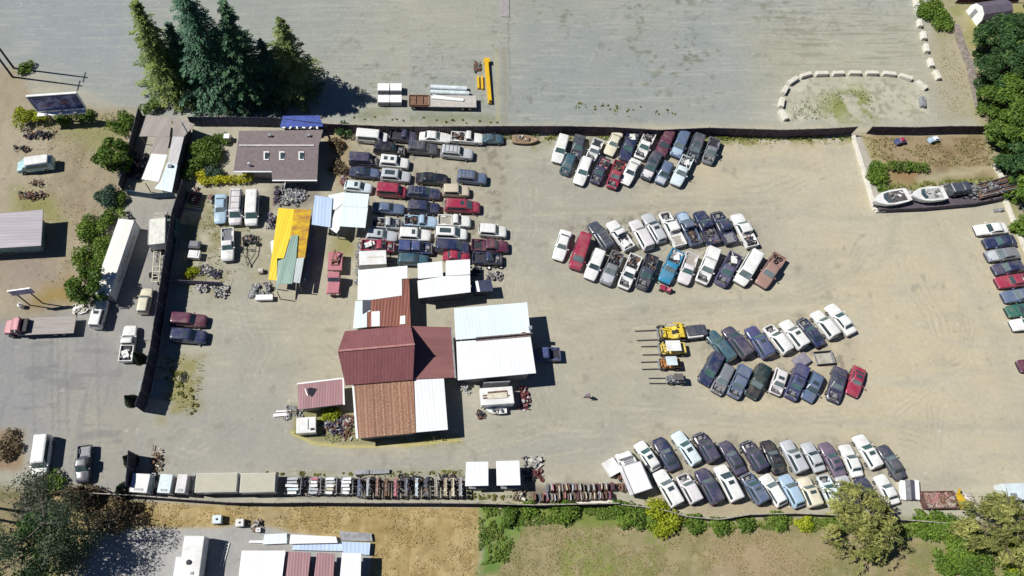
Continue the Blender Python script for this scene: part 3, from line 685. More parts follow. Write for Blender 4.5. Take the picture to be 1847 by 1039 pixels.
    m = area(qx, qy, SOUTH_GREEN, 8); put(m, (.125, .205, .05)); put(m * sm(n2, .5, .65), (.20, .27, .075), .8); put(m * sm(fbm(X, Y, .8, 340), .55, .65), (.25, .23, .11), .6)
    put(area(qx, qy, [(930, 912), (1130, 912), (1200, 930), (1330, 945), (1500, 930), (1600, 940), (1740, 945), (1740, 965), (1480, 948), (1200, 950), (1000, 945)], 9), (.16, .21, .045), .9)
    m = area(fx, fy, SOUTH_PAVED, 6); put(m, (.375, .372, .365)); put(m * sm(n1, .5, .7), (.33, .325, .315), .7)
    m = area(qx, qy, TREE_DIRT, 16); put(m, (.255, .215, .13)); put(m * sm(n2, .45, .62), (.17, .17, .07), .8); put(m * sm(n1, .5, .65), (.36, .285, .13), .8)
    put(area(qx, qy, [(-60, 770), (35, 775), (42, 850), (-60, 860)], 10), (.30, .21, .13), .9)
    # wheel tracks and pale scrapes
    for pts, w, c, a in (
        ([(960, 388), (1050, 384), (1150, 381), (1290, 372), (1440, 374)], 1.6, (.55, .49, .36), .75), ([(990, 378), (1200, 372), (1400, 362)], 6, (.36, .345, .28), .45),
        ([(1140, 592), (1220, 584), (1330, 574), (1480, 548)], 1.8, (.55, .50, .36), .7), ([(1020, 600), (1150, 560), (1400, 540), (1600, 470), (1620, 380)], 9, (.39, .37, .30), .5),
        ([(1180, 705), (1270, 720), (1400, 730), (1550, 728)], 1.8, (.58, .53, .37), .6), ([(850, 780), (980, 745), (1200, 745), (1500, 760), (1750, 770)], 10, (.385, .37, .305), .5),
        ([(870, 810), (1000, 775), (1150, 790), (1140, 800)], 1.6, (.56, .51, .38), .5), ([(250, 800), (400, 830), (560, 850), (840, 835), (1050, 790)], 14, (.375, .37, .335), .6),
        ([(800, 845), (960, 830), (1090, 805)], 2.2, (.55, .50, .37), .5), ([(960, 300), (980, 420), (1000, 560), (1100, 650)], 10, (.40, .38, .30), .4),
        ([(430, 480), (445, 560), (420, 700), (330, 800)], 14, (.40, .395, .345), .55), ([(1180, 520), (1330, 530), (1420, 515)], 1.6, (.53, .46, .33), .6),
        ([(910, 90), (910, 222)], 5.5, (.36, .335, .28), .9), ([(896, 95), (897, 215)], 3.5, (.48, .44, .29), .9), ([(918, 30), (920, 222)], 1.0, (.27, .27, .26), .8),
        ([(1700, 420), (1770, 560), (1820, 680)], 9, (.41, .39, .31), .4)):
        d = seg_dist(fx, fy, pts); put(np.exp(-(d / w) ** 2) * sm(n2, .25, .45), c, a)
    put(np.exp(-((px - 1440) ** 2 + (py - 486) ** 2) / 60), (.25, .235, .19), .6)
    for poly in ([(625, 238), (915, 240), (920, 480), (840, 470), (700, 475), (650, 440), (620, 340)], [(1000, 245), (1290, 250), (1250, 335), (1020, 335)], [(1000, 400), (1150, 375), (1340, 385), (1400, 470), (1360, 518), (1040, 500)], [(1265, 600), (1500, 560), (1545, 620), (1550, 715), (1290, 715)], [(1140, 790), (1590, 785), (1625, 910), (1200, 915)]):
        put(area(qx, qy, poly, 18) * sm(n2, .2, .6), (.33, .30, .235), .45); put(area(qx, qy, poly, 18) * sm(fbm(X, Y, .9, 231), .58, .68), (.20, .185, .15), .6)
    # oil and damp stains, stones
    put(sm(fbm(X, Y, 1.7, 90, 3), .73, .82) * ((py > 240) & (py < 880)), (.26, .245, .205), .4)
    put(sm(vnoise(X, Y, .42, 95), .955, .99), (.66, .63, .55), .6); put(sm(vnoise(X, Y, .5, 97), .95, .99), (.19, .175, .14), .5)
    # earth darkened: shade among the parts racks and door stacks painted in
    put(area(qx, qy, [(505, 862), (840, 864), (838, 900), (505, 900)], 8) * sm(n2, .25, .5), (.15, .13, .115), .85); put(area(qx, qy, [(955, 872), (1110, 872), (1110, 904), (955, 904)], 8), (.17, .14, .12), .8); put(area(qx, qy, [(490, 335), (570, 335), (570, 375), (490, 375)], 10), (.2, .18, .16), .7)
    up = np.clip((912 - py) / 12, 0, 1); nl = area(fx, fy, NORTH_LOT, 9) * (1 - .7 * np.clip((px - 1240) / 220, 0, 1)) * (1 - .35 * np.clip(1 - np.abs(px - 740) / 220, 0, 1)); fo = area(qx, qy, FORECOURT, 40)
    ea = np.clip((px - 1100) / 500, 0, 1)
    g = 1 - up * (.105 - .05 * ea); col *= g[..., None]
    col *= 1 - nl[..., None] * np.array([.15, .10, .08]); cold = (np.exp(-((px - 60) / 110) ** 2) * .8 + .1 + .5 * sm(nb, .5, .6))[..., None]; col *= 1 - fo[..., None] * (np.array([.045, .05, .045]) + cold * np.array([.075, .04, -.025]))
    # turning arcs and double wheel ruts
    for pts in ([(1120, 330), (1250, 352), (1400, 340), (1530, 300)], [(960, 480), (985, 560), (1100, 575), (1300, 560), (1480, 520), (1580, 440)], [(1000, 690), (1120, 745), (1350, 755), (1600, 740), (1740, 640), (1760, 500)], [(330, 780), (500, 830), (760, 838), (960, 775), (1150, 760)], [(440, 500), (470, 620), (440, 740), (340, 800)], [(1000, 760), (940, 640), (930, 470), (950, 330)], [(1640, 480), (1700, 640), (1690, 800), (1560, 770)], [(420, 560), (560, 590), (600, 640)]):
        d = seg_dist(fx + 6 * (n1 - .5) * 8, fy + 6 * (nb - .5) * 8, pts)
        for off in (5.5, 16): put(np.exp(-((d - off) / 1.6) ** 2) * sm(fbm(X, Y, 3, 210), .42, .6), (.30, .285, .235), .42); put(np.exp(-((d - off - 3) / 1.3) ** 2) * sm(fbm(X, Y, 3, 214), .45, .6), (.50, .47, .375), .4)
    return np.clip(col, .01, .9)

def ground_material():
    m, nt, nd, lk, b = nodes('ground_earth')
    at = N(nt, 'ShaderNodeAttribute', attribute_name='soil'); v = coords(nt, False)
    f = noise(nt, v, 1.7, 10, .72); g = noise(nt, v, 9.0, 5, .7); k = noise(nt, v, .25, 4, .6)
    c = mixc(nt, ramp(nt, f, .25, .75), (.86, .86, .86), (1.12, 1.12, 1.11))
    c = mixc(nt, .55, c, mixc(nt, ramp(nt, g, .3, .7), (.80, .79, .78), (1.16, 1.16, 1.15)), 'MULTIPLY')
    c = mixc(nt, .5, c, mixc(nt, ramp(nt, k, .3, .7), (.88, .89, .91), (1.10, 1.09, 1.06)), 'MULTIPLY')
    c = mixc(nt, 1.0, at.outputs['Color'], c, 'MULTIPLY')
    lk.new(c, b.inputs['Base Color']); b.inputs['Roughness'].default_value = .95; b.inputs['Specular IOR Level'].default_value = .2
    bp = N(nt, 'ShaderNodeBump', Strength=.5, Distance=.06); lk.new(noise(nt, v, 5.0, 8, .75), bp.inputs['Height']); lk.new(bp.outputs[0], b.inputs['Normal'])
    return m
def build_ground():
    st = .26; x0, x1, y0, y1 = -92., 122., -8., 110.
    nx = int((x1 - x0) / st); ny = int((y1 - y0) / st)
    xs = np.linspace(x0, x1, nx + 1); ys = np.linspace(y0, y1, ny + 1); X, Y = np.meshgrid(xs, ys)
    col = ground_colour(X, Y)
    pxc, pyc = to_px((X[:-1, :-1] + X[1:, 1:]) / 2, (Y[:-1, :-1] + Y[1:, 1:]) / 2)
    lab = np.zeros(pxc.shape, int)
    zones = [('yard', None), ('gravel_lot', NORTH_LOT), ('forecourt', FORECOURT), ('dirt_yard', DIRT_YARD), ('dry_field', SOUTH_GOLD), ('meadow', SOUTH_FIELD), ('grass_verge', SOUTH_GREEN), ('paved_yard', SOUTH_PAVED)]
    for i, (nm, poly) in enumerate(zones):
        if poly: lab[inside(pxc, pyc, poly)] = i
    m = ground_material()
    Z = (vnoise(X, Y, 6, 200) - .5) * .05
    P = np.stack([X, Y, Z * 0], -1).reshape(-1, 3)
    idx = np.arange((nx + 1) * (ny + 1)).reshape(ny + 1, nx + 1)
    quads = np.stack([idx[:-1, :-1], idx[:-1, 1:], idx[1:, 1:], idx[1:, :-1]], -1)
    def sheet(nm, q, P, col):
        used, inv = np.unique(q.ravel(), return_inverse=True)
        me = bpy.data.meshes.new(nm); me.vertices.add(len(used)); me.vertices.foreach_set('co', P[used].ravel())
        n = len(q); me.loops.add(n * 4); me.loops.foreach_set('vertex_index', inv.astype(np.int32).ravel())
        me.polygons.add(n); me.polygons.foreach_set('loop_start', np.arange(n, dtype=np.int32) * 4); me.polygons.foreach_set('loop_total', np.full(n, 4, np.int32))
        me.update(calc_edges=True)
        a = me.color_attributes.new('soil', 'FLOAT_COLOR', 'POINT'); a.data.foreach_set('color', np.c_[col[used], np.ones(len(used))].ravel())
        me.materials.append(m); o = bpy.data.objects.new(nm, me); C.objects.link(o); o['kind'] = 'structure'; return o
    fc = col.reshape(-1, 3)
    for i, (nm, _) in enumerate(zones):
        q = quads[lab == i]
        if len(q): sheet(nm, q, P, fc)
    far = 900.0; B = [(-far, -far), (far, -far), (far, far), (-far, far), (x0, y0), (x1, y0), (x1, y1), (x0, y1)]
    Pf = np.array([(x, y, 0) for x, y in B]); sheet('ground', np.array([(0, 1, 5, 4), (1, 2, 6, 5), (2, 3, 7, 6), (3, 0, 4, 7)]), Pf, np.tile((.36, .35, .27), (8, 1)))
# ---------------------------------------------------------------- plants: many leaf-sized faces
def leaf_mat(name, a, b_, c=None, trans=.25):
    if name in MATS: return MATS[name]
    m, nt, nd, lk, b = nodes(name); MATS[name] = m
    at = N(nt, 'ShaderNodeAttribute', attribute_name='tint'); sp = N(nt, 'ShaderNodeSeparateColor'); lk.new(at.outputs['Color'], sp.inputs[0])
    col = mixc(nt, sp.outputs[0], a, b_)
    if c: col = mixc(nt, ramp(nt, sp.outputs[1], .78, .95), col, c)
    lk.new(col, b.inputs['Base Color']); b.inputs['Roughness'].default_value = .6; b.inputs['Specular IOR Level'].default_value = .3
    t = N(nt, 'ShaderNodeBsdfTranslucent'); lk.new(col, t.inputs[0]); mx = nt.nodes.new('ShaderNodeMixShader'); mx.inputs[0].default_value = trans
    lk.new(b.outputs[0], mx.inputs[1]); lk.new(t.outputs[0], mx.inputs[2]); lk.new(mx.outputs[0], nt.nodes['Material Output'].inputs['Surface'])
    return m
def quads_mesh(name, ctr, ax1, ax2, tint, m):
    """one bent leaf (two triangles meeting in a point) per centre"""
    n = len(ctr); P = np.stack([ctr - ax1, ctr - ax2 * .55 + ax1 * .1, ctr + ax1, ctr + ax2 * .55 + ax1 * .1], 1).reshape(-1, 3)
    me = bpy.data.meshes.new(name); me.vertices.add(n * 4); me.vertices.foreach_set('co', P.ravel())
    me.loops.add(n * 4); me.loops.foreach_set('vertex_index', np.arange(n * 4, dtype=np.int32)); me.polygons.add(n)
    me.polygons.foreach_set('loop_start', np.arange(n, dtype=np.int32) * 4); me.polygons.foreach_set('loop_total', np.full(n, 4, np.int32)); me.update(calc_edges=True)
    a = me.color_attributes.new('tint', 'FLOAT_COLOR', 'POINT'); t = np.repeat(np.c_[tint, rng.random(n), np.zeros(n), np.ones(n)], 4, 0); a.data.foreach_set('color', t.ravel())
    me.materials.append(m); return me
def unit(v): return v / (np.linalg.norm(v, axis=-1, keepdims=True) + 1e-9)
def leaves(ctr, out, size, tint, m, name, flop=.8):
    n = len(ctr); nrm = unit(out * .9 + rng.normal(0, flop, (n, 3)) + np.array([0, 0, .35])); a = unit(np.cross(nrm, rng.normal(0, 1, (n, 3)))); b = np.cross(nrm, a)
    s = size * rng.uniform(.6, 1.35, n)[:, None]; return quads_mesh(name, ctr, a * s, b * s, tint, m)
LEAF = {'weedy': ((.08, .15, .028), (.32, .38, .08)), 'straw': ((.16, .17, .05), (.36, .36, .10)),
 'lime': ((.20, .27, .02), (.50, .54, .035)), 'green': ((.05, .115, .02), (.19, .29, .045)), 'bright': ((.06, .14, .02), (.235, .34, .05)), 'deep': ((.025, .075, .03), (.10, .19, .055)), 'sage': ((.025, .05, .03), (.125, .155, .095)),
 'blue': ((.035, .085, .06), (.10, .17, .11)), 'olive': ((.15, .18, .045), (.46, .46, .15)), 'grey': ((.13, .13, .10), (.27, .255, .19)), 'dark': ((.008, .022, .012), (.025, .05, .02)), 'gold': ((.34, .36, .02), (.72, .68, .03)), 'brown': ((.12, .09, .05), (.26, .2, .12))}
def blob_leaves(clumps, per, size, m, name, org):
    cs = []; os = []; ts = []
    for (x, y, z, r) in clumps:
        k = max(20, int(per * r * r)); d = unit(rng.normal(0, 1, (k, 3))); d[:, 2] = np.abs(d[:, 2]) * .95 - .15; rr = r * rng.uniform(.55, 1.08, k)[:, None]
        cs.append(np.array([x, y, z]) + d * rr * np.array([1, 1, .85])); os.append(d); ts.append(np.clip(rng.normal(rng.uniform(.25, .75), .2, k), 0, 1))
    c = np.concatenate(cs); c[:, 2] = np.maximum(c[:, 2], .05); c -= np.array(org); return leaves(c, np.concatenate(os), size, np.concatenate(ts), m, name)
def bush(px, py, r, h, kind, label, name='bush', n=7, group='bushes round the yard', cat='bush', size=.17, z=None, line=None):
    """px,py: middle of the crown as seen"""
    c = G(px, py, h * .5); c.z = 0; o = thing(name, label, cat, c, group=group)
    cl = []
    for i in range(n):
        a = RND.uniform(0, 6.28); d = r * math.sqrt(RND.random()) * .72; rr = r * RND.uniform(.35, .58)
        cl.append((d * math.cos(a), d * math.sin(a), max(rr * .5, h - rr - (d / r) * h * .45 * RND.uniform(.6, 1.2)), rr))
    if line:
        a, b_ = G(*line[0], h * .5) - c, G(*line[1], h * .5) - c; cl = [(a.x + (b_.x - a.x) * i / (n - 1) + RND.uniform(-.2, .2), a.y + (b_.y - a.y) * i / (n - 1) + RND.uniform(-.2, .2), h * .55, r * RND.uniform(.8, 1.15)) for i in range(n)]
    me = blob_leaves(cl, 190 * (.17 / size) ** 2, size, leaf_mat('leaf_' + kind, *LEAF[kind]), 'foliage', (0, 0, 0)); put('foliage', me, o)
    m = MB()
    for i in range(4):
        q = cl[i % len(cl)]; m.tube((RND.uniform(-.1, .1), RND.uniform(-.1, .1), 0), (q[0] * .7, q[1] * .7, q[2] * .8), .05, .02, 5)
    m.build('stem', WOOD, o); return o
def limbs(m, base, h, r, n, z0=.3):
    tips = []
    for i in range(n):
        a = i * 2.4 + RND.uniform(-.4, .4); zz = h * (z0 + (.85 - z0) * i / n); L = r * RND.uniform(.55, .9); e = Vector((math.cos(a) * L, math.sin(a) * L, min(h * .93, zz + L * RND.uniform(.3, .8))))
        mid = Vector((e.x * .5, e.y * .5, zz + (e.z - zz) * .35)); m.tube((0, 0, zz), mid, .11 * h / 8, .07 * h / 8, 6, cap=False); m.tube(mid, e, .07 * h / 8, .02, 5, cap=False); tips.append(e)
        for q in range(2):
            b_ = a + RND.uniform(-1, 1); f = mid + Vector((math.cos(b_) * L * .4, math.sin(b_) * L * .4, L * RND.uniform(.1, .5))); m.tube(mid, f, .05 * h / 8, .015, 5, cap=False); tips.append(f)
    return tips
def broad_tree(base, h, r, kind, label, name='tree', clumps=22, dens=110, size=.24, z0=.25, group='broadleaf trees', bare=0):
    o = thing(name, label, 'tree', base, group=group); m = MB()
    m.tube((0, 0, 0), (.1, .05, h * .45), .16 * h / 8 + .06, .10 * h / 8, 8, cap=False); m.tube((.1, .05, h * .45), (0, 0, h * .85), .10 * h / 8, .03, 7, cap=False)
    tips = limbs(m, base, h, r, 9, z0); m.build('trunk', mat('bark', (.13, .105, .085), .95, var=.4, scale=4), o, 40)
    cl = [(t.x, t.y, t.z, r * RND.uniform(.2, .36)) for t in tips]
    while len(cl) < clumps:
        a = RND.uniform(0, 6.28); u = RND.random() ** .5; zz = RND.uniform(h * z0, h); w = math.sin(math.pi * min(1, max(.12, (zz / h - z0) / (1 - z0) * .8 + .15))) ; d = r * u * w
        cl.append((d * math.cos(a), d * math.sin(a), zz - .4, r * RND.uniform(.17, .34)))
    put('crown', blob_leaves(cl, dens * (.24 / size) ** 2, size, leaf_mat('leaf_' + kind, *LEAF[kind]), 'crown', (0, 0, 0)), o); return o
def conifer(bx, by, tipy, r, kind, label, lean=0):
    b = G(bx, by, 0); h = 5.0
    for _ in range(40):
        h += .5
        if to_px(b.x, b.y, h)[1] <= tipy: break
    o = thing('conifer', label, 'tree', b, group='tall conifers behind the fence'); m = MB(); m.tube((0, 0, 0), (0, 0, h * .97), .32, .03, 8, cap=False)
    cs = []; a1 = []; a2 = []; ts = []; z = h * .07; k = 0
    while z < h * .985:
        t = z / h; L0 = r * (1 - t) ** .85 + .25; nb = max(4, int(9 * (1 - t) + 4)); k += 1
        for i in range(nb):
            if RND.random() < .14: continue
            a = i * 2 * math.pi / nb + k * 1.1 + RND.uniform(-.25, .25); L = L0 * (RND.uniform(.45, 1.25) if RND.random() < .8 else RND.uniform(1.1, 1.5)); zz = z + RND.uniform(-.25, .25); up = .35 * (t - .35); tint0 = RND.uniform(.15, .85)
            d = np.array([math.cos(a), math.sin(a), up]); s = np.array([-math.sin(a), math.cos(a), 0]); n = max(3, int(L / .26))
            m.tube((0, 0, zz), (d[0] * L * .8, d[1] * L * .8, zz + up * L * .8 - .10 * L), .05 * (1 - t) + .015, .012, 4, cap=False)
            for q in range(n):
                u = (q + .6) / n; dr = -.24 * u * u * L; wd = .62 * L * (1 - u) * .55 + .20
                for sg in (-1, 1):
                    for e in range(2):
                        off = wd * RND.uniform(.15, 1.0); c = d * L * u + s * sg * off + np.array([0, 0, zz + dr - off * .18 + RND.uniform(-.08, .08)]); dirn = unit(d * .8 + s * sg * .8 + np.array([0, 0, -.25 + RND.uniform(-.2, .2)])); nn = unit(np.cross(dirn, np.array([RND.uniform(-.5, .5), RND.uniform(-.5, .5), 1])))
                        sz = RND.uniform(.22, .40); cs.append(c); a1.append(dirn * sz); a2.append(nn * sz * .55); ts.append(min(1, max(0, tint0 + RND.uniform(-.25, .25))))
        z += .34 + .30 * (1 - t)
    m.build('trunk', mat('bark', (.13, .105, .085), .95, var=.4, scale=4), o)
    put('crown', quads_mesh('crown', np.array(cs), np.array(a1), np.array(a2), np.array(ts), leaf_mat('needles_' + kind, *CON[kind], trans=.15)), o); return o
CON = {'green': ((.06, .12, .025), (.29, .36, .09)), 'teal': ((.03, .10, .06), (.13, .26, .15)), 'deep': ((.03, .085, .045), (.11, .22, .10)), 'olive': ((.06, .11, .03), (.29, .34, .11))}
def cone_shrub(px, py, h, r, label):
    b = G(px, py, 0); o = thing('cone_shrub', label, 'shrub', b, group='cone shaped evergreens at the fence ends'); n = 900
    t = rng.random(n) ** 1.5; a = rng.random(n) * 6.283; rad = r * (1 - t) * rng.uniform(.8, 1.05, n); c = np.stack([rad * np.cos(a), rad * np.sin(a), t * h + .05], 1)
    put('foliage', leaves(c, np.stack([np.cos(a), np.sin(a), .3 + 0 * a], 1), .15, rng.random(n), leaf_mat('leaf_dark', *LEAF['dark']), 'foliage', .35), o); m = MB(); m.tube((0, 0, 0), (0, 0, h * .8), .07, .02, 6); m.build('stem', WOOD, o)
def willow(base, h, r, label):
    o = thing('willow', label, 'tree', base, group='drooping trees along the lower fence'); m = MB(); m.tube((0, 0, 0), (.15, .1, h * .5), .30, .18, 8, cap=False); tips = limbs(m, base, h, r, 12, .3)
    m.build('trunk', mat('bark', (.13, .105, .085), .95, var=.4, scale=4), o, 40); cs = []; a1 = []; a2 = []; ts = []
    hubs = []
    for i in range(62):
        a = RND.uniform(0, 6.28); u = math.sqrt(RND.random()); hubs.append((np.array([math.cos(a) * r * u * .82, math.sin(a) * r * u * .82, h * (1.0 - .5 * u * u) + RND.uniform(-1.0, .3)]), a, RND.uniform(.1, .9), RND.uniform(.6, 1.25)))
    for i in range(680):
        hb, a, t0, sc = hubs[i % 62]; a = RND.uniform(0, 6.28) if RND.random() < .75 else a; p = hb + rng.normal(0, .30, 3) * sc; d = np.array([math.cos(a), math.sin(a), RND.uniform(0, .4)]); L = RND.uniform(.5, 1.25) * sc
        for q in range(9):
            w = q / 9; c = p + d * L * w * .75 + np.array([0, 0, -1.5 * L * w * w]); dr = unit(d + np.array([0, 0, -2.6 * w]))
            for e in range(2):
                dd = unit(dr + rng.normal(0, .35, 3)); nn = unit(np.cross(dd, rng.normal(0, 1, 3) + np.array([0, 0, .01]))); s = RND.uniform(.16, .30); cs.append(c + rng.normal(0, .09, 3)); a1.append(dd * s); a2.append(nn * s * .5); ts.append(min(1, max(0, t0 + RND.uniform(-.25, .25))))
    put('crown', quads_mesh('crown', np.array(cs), np.array(a1), np.array(a2), np.array(ts), leaf_mat('leaf_olive', *LEAF['olive'])), o); return o
def scatter_grass(name, polys, label, hi=.3, size=.13, pal='leaf_weeds', ab=((.30, .25, .09), (.12, .24, .03))):
    """loose blades and weeds: nobody could count them"""
    cs = []; ts = []
    for poly, dens, col in polys:
        P = [G(*p) for p in poly]; xs = [p.x for p in P]; ys = [p.y for p in P]; n = int((max(xs) - min(xs)) * (max(ys) - min(ys)) * dens)
        x = rng.uniform(min(xs), max(xs), n); y = rng.uniform(min(ys), max(ys), n); k = inside(x, y, [(p.x, p.y) for p in P]) & (fbm(x, y, 2.0, 300) > .45); x, y = x[k], y[k]
        cs.append(np.stack([x, y, rng.uniform(.02, hi, len(x))], 1)); ts.append(np.clip(col + rng.normal(0, .15, len(x)), 0, 1))
    c = np.concatenate(cs); me = leaves(c, np.tile((0, 0, .4), (len(c), 1)), size, np.concatenate(ts), leaf_mat(pal, *ab), name, .9)
    o = bpy.data.objects.new(name, me); C.objects.link(o); tag(o, label, 'weeds', kind='stuff')
def undergrowth(name, label, strips, kind):
    cl = []
    for (x0, y0, x1, y1, w, n, rr) in strips:
        for i in range(n):
            t = RND.random(); p = G(x0 + (x1 - x0) * t + RND.uniform(-w, w), y0 + (y1 - y0) * t + RND.uniform(-w, w)); q = RND.uniform(.35, 1) * rr; cl.append((p.x, p.y, q * .35, q))
    o = bpy.data.objects.new(name, blob_leaves(cl, 110, .15, leaf_mat('leaf_' + kind, *LEAF[kind]), name, (0, 0, 0))); C.objects.link(o); tag(o, label, 'undergrowth', kind='stuff')
def build_plants():
    undergrowth('undergrowth', 'rank green undergrowth below the lower fence', [(870, 925, 1130, 922, 9, 40, .34), (882, 940, 900, 1005, 18, 60, .3), (1130, 930, 1310, 952, 8, 34, .4), (1310, 946, 1500, 940, 9, 40, .36), (1640, 952, 1760, 968, 12, 34, .6), (1700, 990, 1800, 1010, 16, 34, .6)], 'weedy')
    undergrowth('fence_weeds', 'low weeds at the foot of the long dark fence and in the pen', [(905, 250, 1000, 252, 3, 26, .35), (1255, 250, 1320, 250, 3, 26, .4), (1000, 248, 1540, 252, 2, 30, .28), (1600, 338, 1780, 326, 4, 26, .4), (1040, 190, 1230, 205, 6, 22, .2), (640, 212, 900, 220, 4, 18, .2), (300, 645, 350, 735, 16, 40, .3), (480, 855, 830, 852, 3, 40, .17), (845, 895, 950, 900, 4, 24, .22)], 'straw')
    conifer(314, 162, -2, 4.7, 'green', 'tall green conifer with combed drooping boughs, outermost beside the grey gravel lot', 1)
    conifer(395, 168, -150, 5.3, 'teal', 'largest blue green conifer in the middle of the clump behind the sheds')
    conifer(455, 176, -2, 4.9, 'deep', 'dark conifer standing between the blue green giant and the pale tipped one')
    conifer(533, 164, 30, 4.7, 'olive', 'olive tipped conifer at the open end of the clump beside the blue tarpaulin')
    conifer(352, 160, 40, 3.4, 'deep', 'shaded conifer tucked behind the combed green one')
    conifer(428, 174, 50, 4.4, 'teal', 'shorter blue green conifer filling the middle of the clump')
    conifer(496, 174, 75, 4.0, 'deep', 'short dark conifer beside the olive tipped one')
    bush(40, 208, 2.0, 2.6, 'lime', 'bright lime green bush under the billboard')
    bush(72, 212, 1.4, 2.2, 'lime', 'smaller lime bush hugging the foot of the billboard')
    bush(216, 218, 2.3, 2.2, 'bright', 'green bush between the billboard and the long sheds')
    bush(268, 192, 1.7, 2.0, 'bright', 'low green bush at the foot of the combed conifer')
    bush(155, 207, 1.6, 1.2, 'green', 'low dark weeds in the shade behind the billboard')
    bush(118, 210, 1.8, 1.4, 'green', 'green growth just below the billboard face')
    bush(42, 122, 1.6, 1.2, 'bright', 'low green bush beside the two utility poles')
    broad_tree(G(215, 300), 4.4, 2.9, 'green', 'round leafy tree beside the long sheds', group='broadleaf trees', dens=150, size=.2, clumps=46, z0=.1)
    bush(190, 350, 2.3, 2.4, 'blue', 'blue green bush beside the blue fence panel', n=9)
    bush(168, 405, 2.6, 2.6, 'bright', 'bright bush next to the end of the long white container', n=9)
    bush(205, 388, 1.8, 2.2, 'bright', 'bright bush between the blue green bush and the white container', n=6)
    bush(212, 358, 1.7, 1.6, 'green', 'dark bush in the shade under the blue fence panel', n=6)
    bush(160, 460, 2.6, 2.3, 'bright', 'loose green bush alongside the long white container', n=9)
    bush(180, 432, 1.7, 1.8, 'bright', 'small bush pressed against the middle of the white container', n=6)
    broad_tree(G(170, 528), 4.6, 2.8, 'green', 'leafy tree at the lower end of the white container', dens=150, size=.2, clumps=46, z0=.1)
    bush(372, 270, 3.0, 2.6, 'green', 'feathery green shrub beside the brown roofed house', n=12)
    bush(350, 300, 2.2, 2.0, 'green', 'dark shrub next to the long sheds', n=7)
    bush(395, 252, 1.8, 1.4, 'green', 'pale shrub in the garden by the corner of the brown house', n=7)
    bush(385, 310, 1.8, 1.5, 'blue', 'blue grey shrub in front of the brown house', n=7)
    bush(402, 323, .75, 1.2, 'gold', 'long yellow hedge in front of the brown house', name='hedge', n=11, cat='hedge', line=((366, 326), (448, 322)))
    bush(362, 318, 1.2, 1.1, 'gold', 'end tuft of yellow hedge nearest the sheds', n=5)
    bush(597, 742, 1.5, 1.2, 'lime', 'lime green shrub below the small red roof', n=6)
    bush(622, 232, 1.7, 2.0, 'deep', 'dark green shrub by the corner of the crowded car block', n=6)
    bush(348, 487, 1.3, 1.0, 'lime', 'weedy tuft beside the junk in the weedy yard', n=5)
    bush(610, 300, 1.6, .9, 'brown', 'dry brown brush beside the crowded car block', n=6)
    bush(608, 262, 1.7, 1.0, 'brown', 'dry tan brush in the corner behind the white van', n=6)
    for i, (x, y, r, h, k, l) in enumerate(((912, 928, 1.6, 1.0, 'green', 'rank green growth where the dry field meets the green verge'), (955, 920, 1.1, .8, 'bright', 'low green growth below the heap of rusty doors'), (1022, 921, 1.9, 1.6, 'bright', 'round green bush under the lower fence below the rusty doors'), (1122, 922, 1.9, 1.5, 'bright', 'green bush below the white box van'), (1152, 932, 1.4, 1.2, 'green', 'darker bush next to the lime bush under the lower fence'),
        (1203, 936, 2.5, 1.7, 'lime', 'big lime green bush under the lower fence'), (1178, 931, 1.5, 1.3, 'bright', 'green bush squeezed between the dark one and the lime one'), (1255, 944, 1.2, 1.0, 'bright', 'small bush where the lower fence bends'), (1300, 948, 1.3, .8, 'bright', 'small bush just past the bend of the lower fence'), (1345, 943, 1.3, .8, 'green', 'dark bush below the slate blue suv'), (1400, 940, 1.3, .7, 'bright', 'low bright bush under the lower fence near the willow'), (1452, 943, 1.2, .7, 'lime', 'low lime bush beside the willow'),
        (1705, 955, 2.2, 1.6, 'bright', 'bright green bush behind the rusty scrap bin'), (1675, 948, 2.0, 1.5, 'bright', 'green bush in the shade between the two willows'), (1738, 985, 2.3, 1.6, 'bright', 'leafy bush below the second willow'), (1712, 1015, 1.9, 1.2, 'bright', 'low leafy bush at the bottom edge near the second willow'), (1760, 1020, 2.2, 1.4, 'green', 'dark low bush at the bottom edge'), (1835, 1000, 2.0, 1.8, 'lime', 'yellow green bush at the bottom corner'), (1835, 1030, 1.8, 1.2, 'bright', 'low bush in the very bottom corner'))):
        bush(x, y, r, h, k, l, n=10, group='bushes under the lower fence')
    bush(1590, 312, 2.4, 1.5, 'bright', 'upright green bush inside the pen above the boats', n=9); bush(1630, 300, .9, 1.0, 'green', 'low dark shrub inside the pen above the muddy patch', n=6, line=((1606, 298), (1668, 304))); bush(1596, 340, 1.4, .9, 'bright', 'low green clump at the pen corner above the white boat', n=6)
    bush(1685, 22, 2.7, 1.6, 'bright', 'bright green brambles beside the line of concrete blocks', n=10); bush(1708, 45, 2.2, 1.4, 'bright', 'bright brambles at the top of the timber wall', n=8); bush(1672, 5, 1.8, 1.2, 'bright', 'small bramble clump by the topmost concrete blocks', n=6)
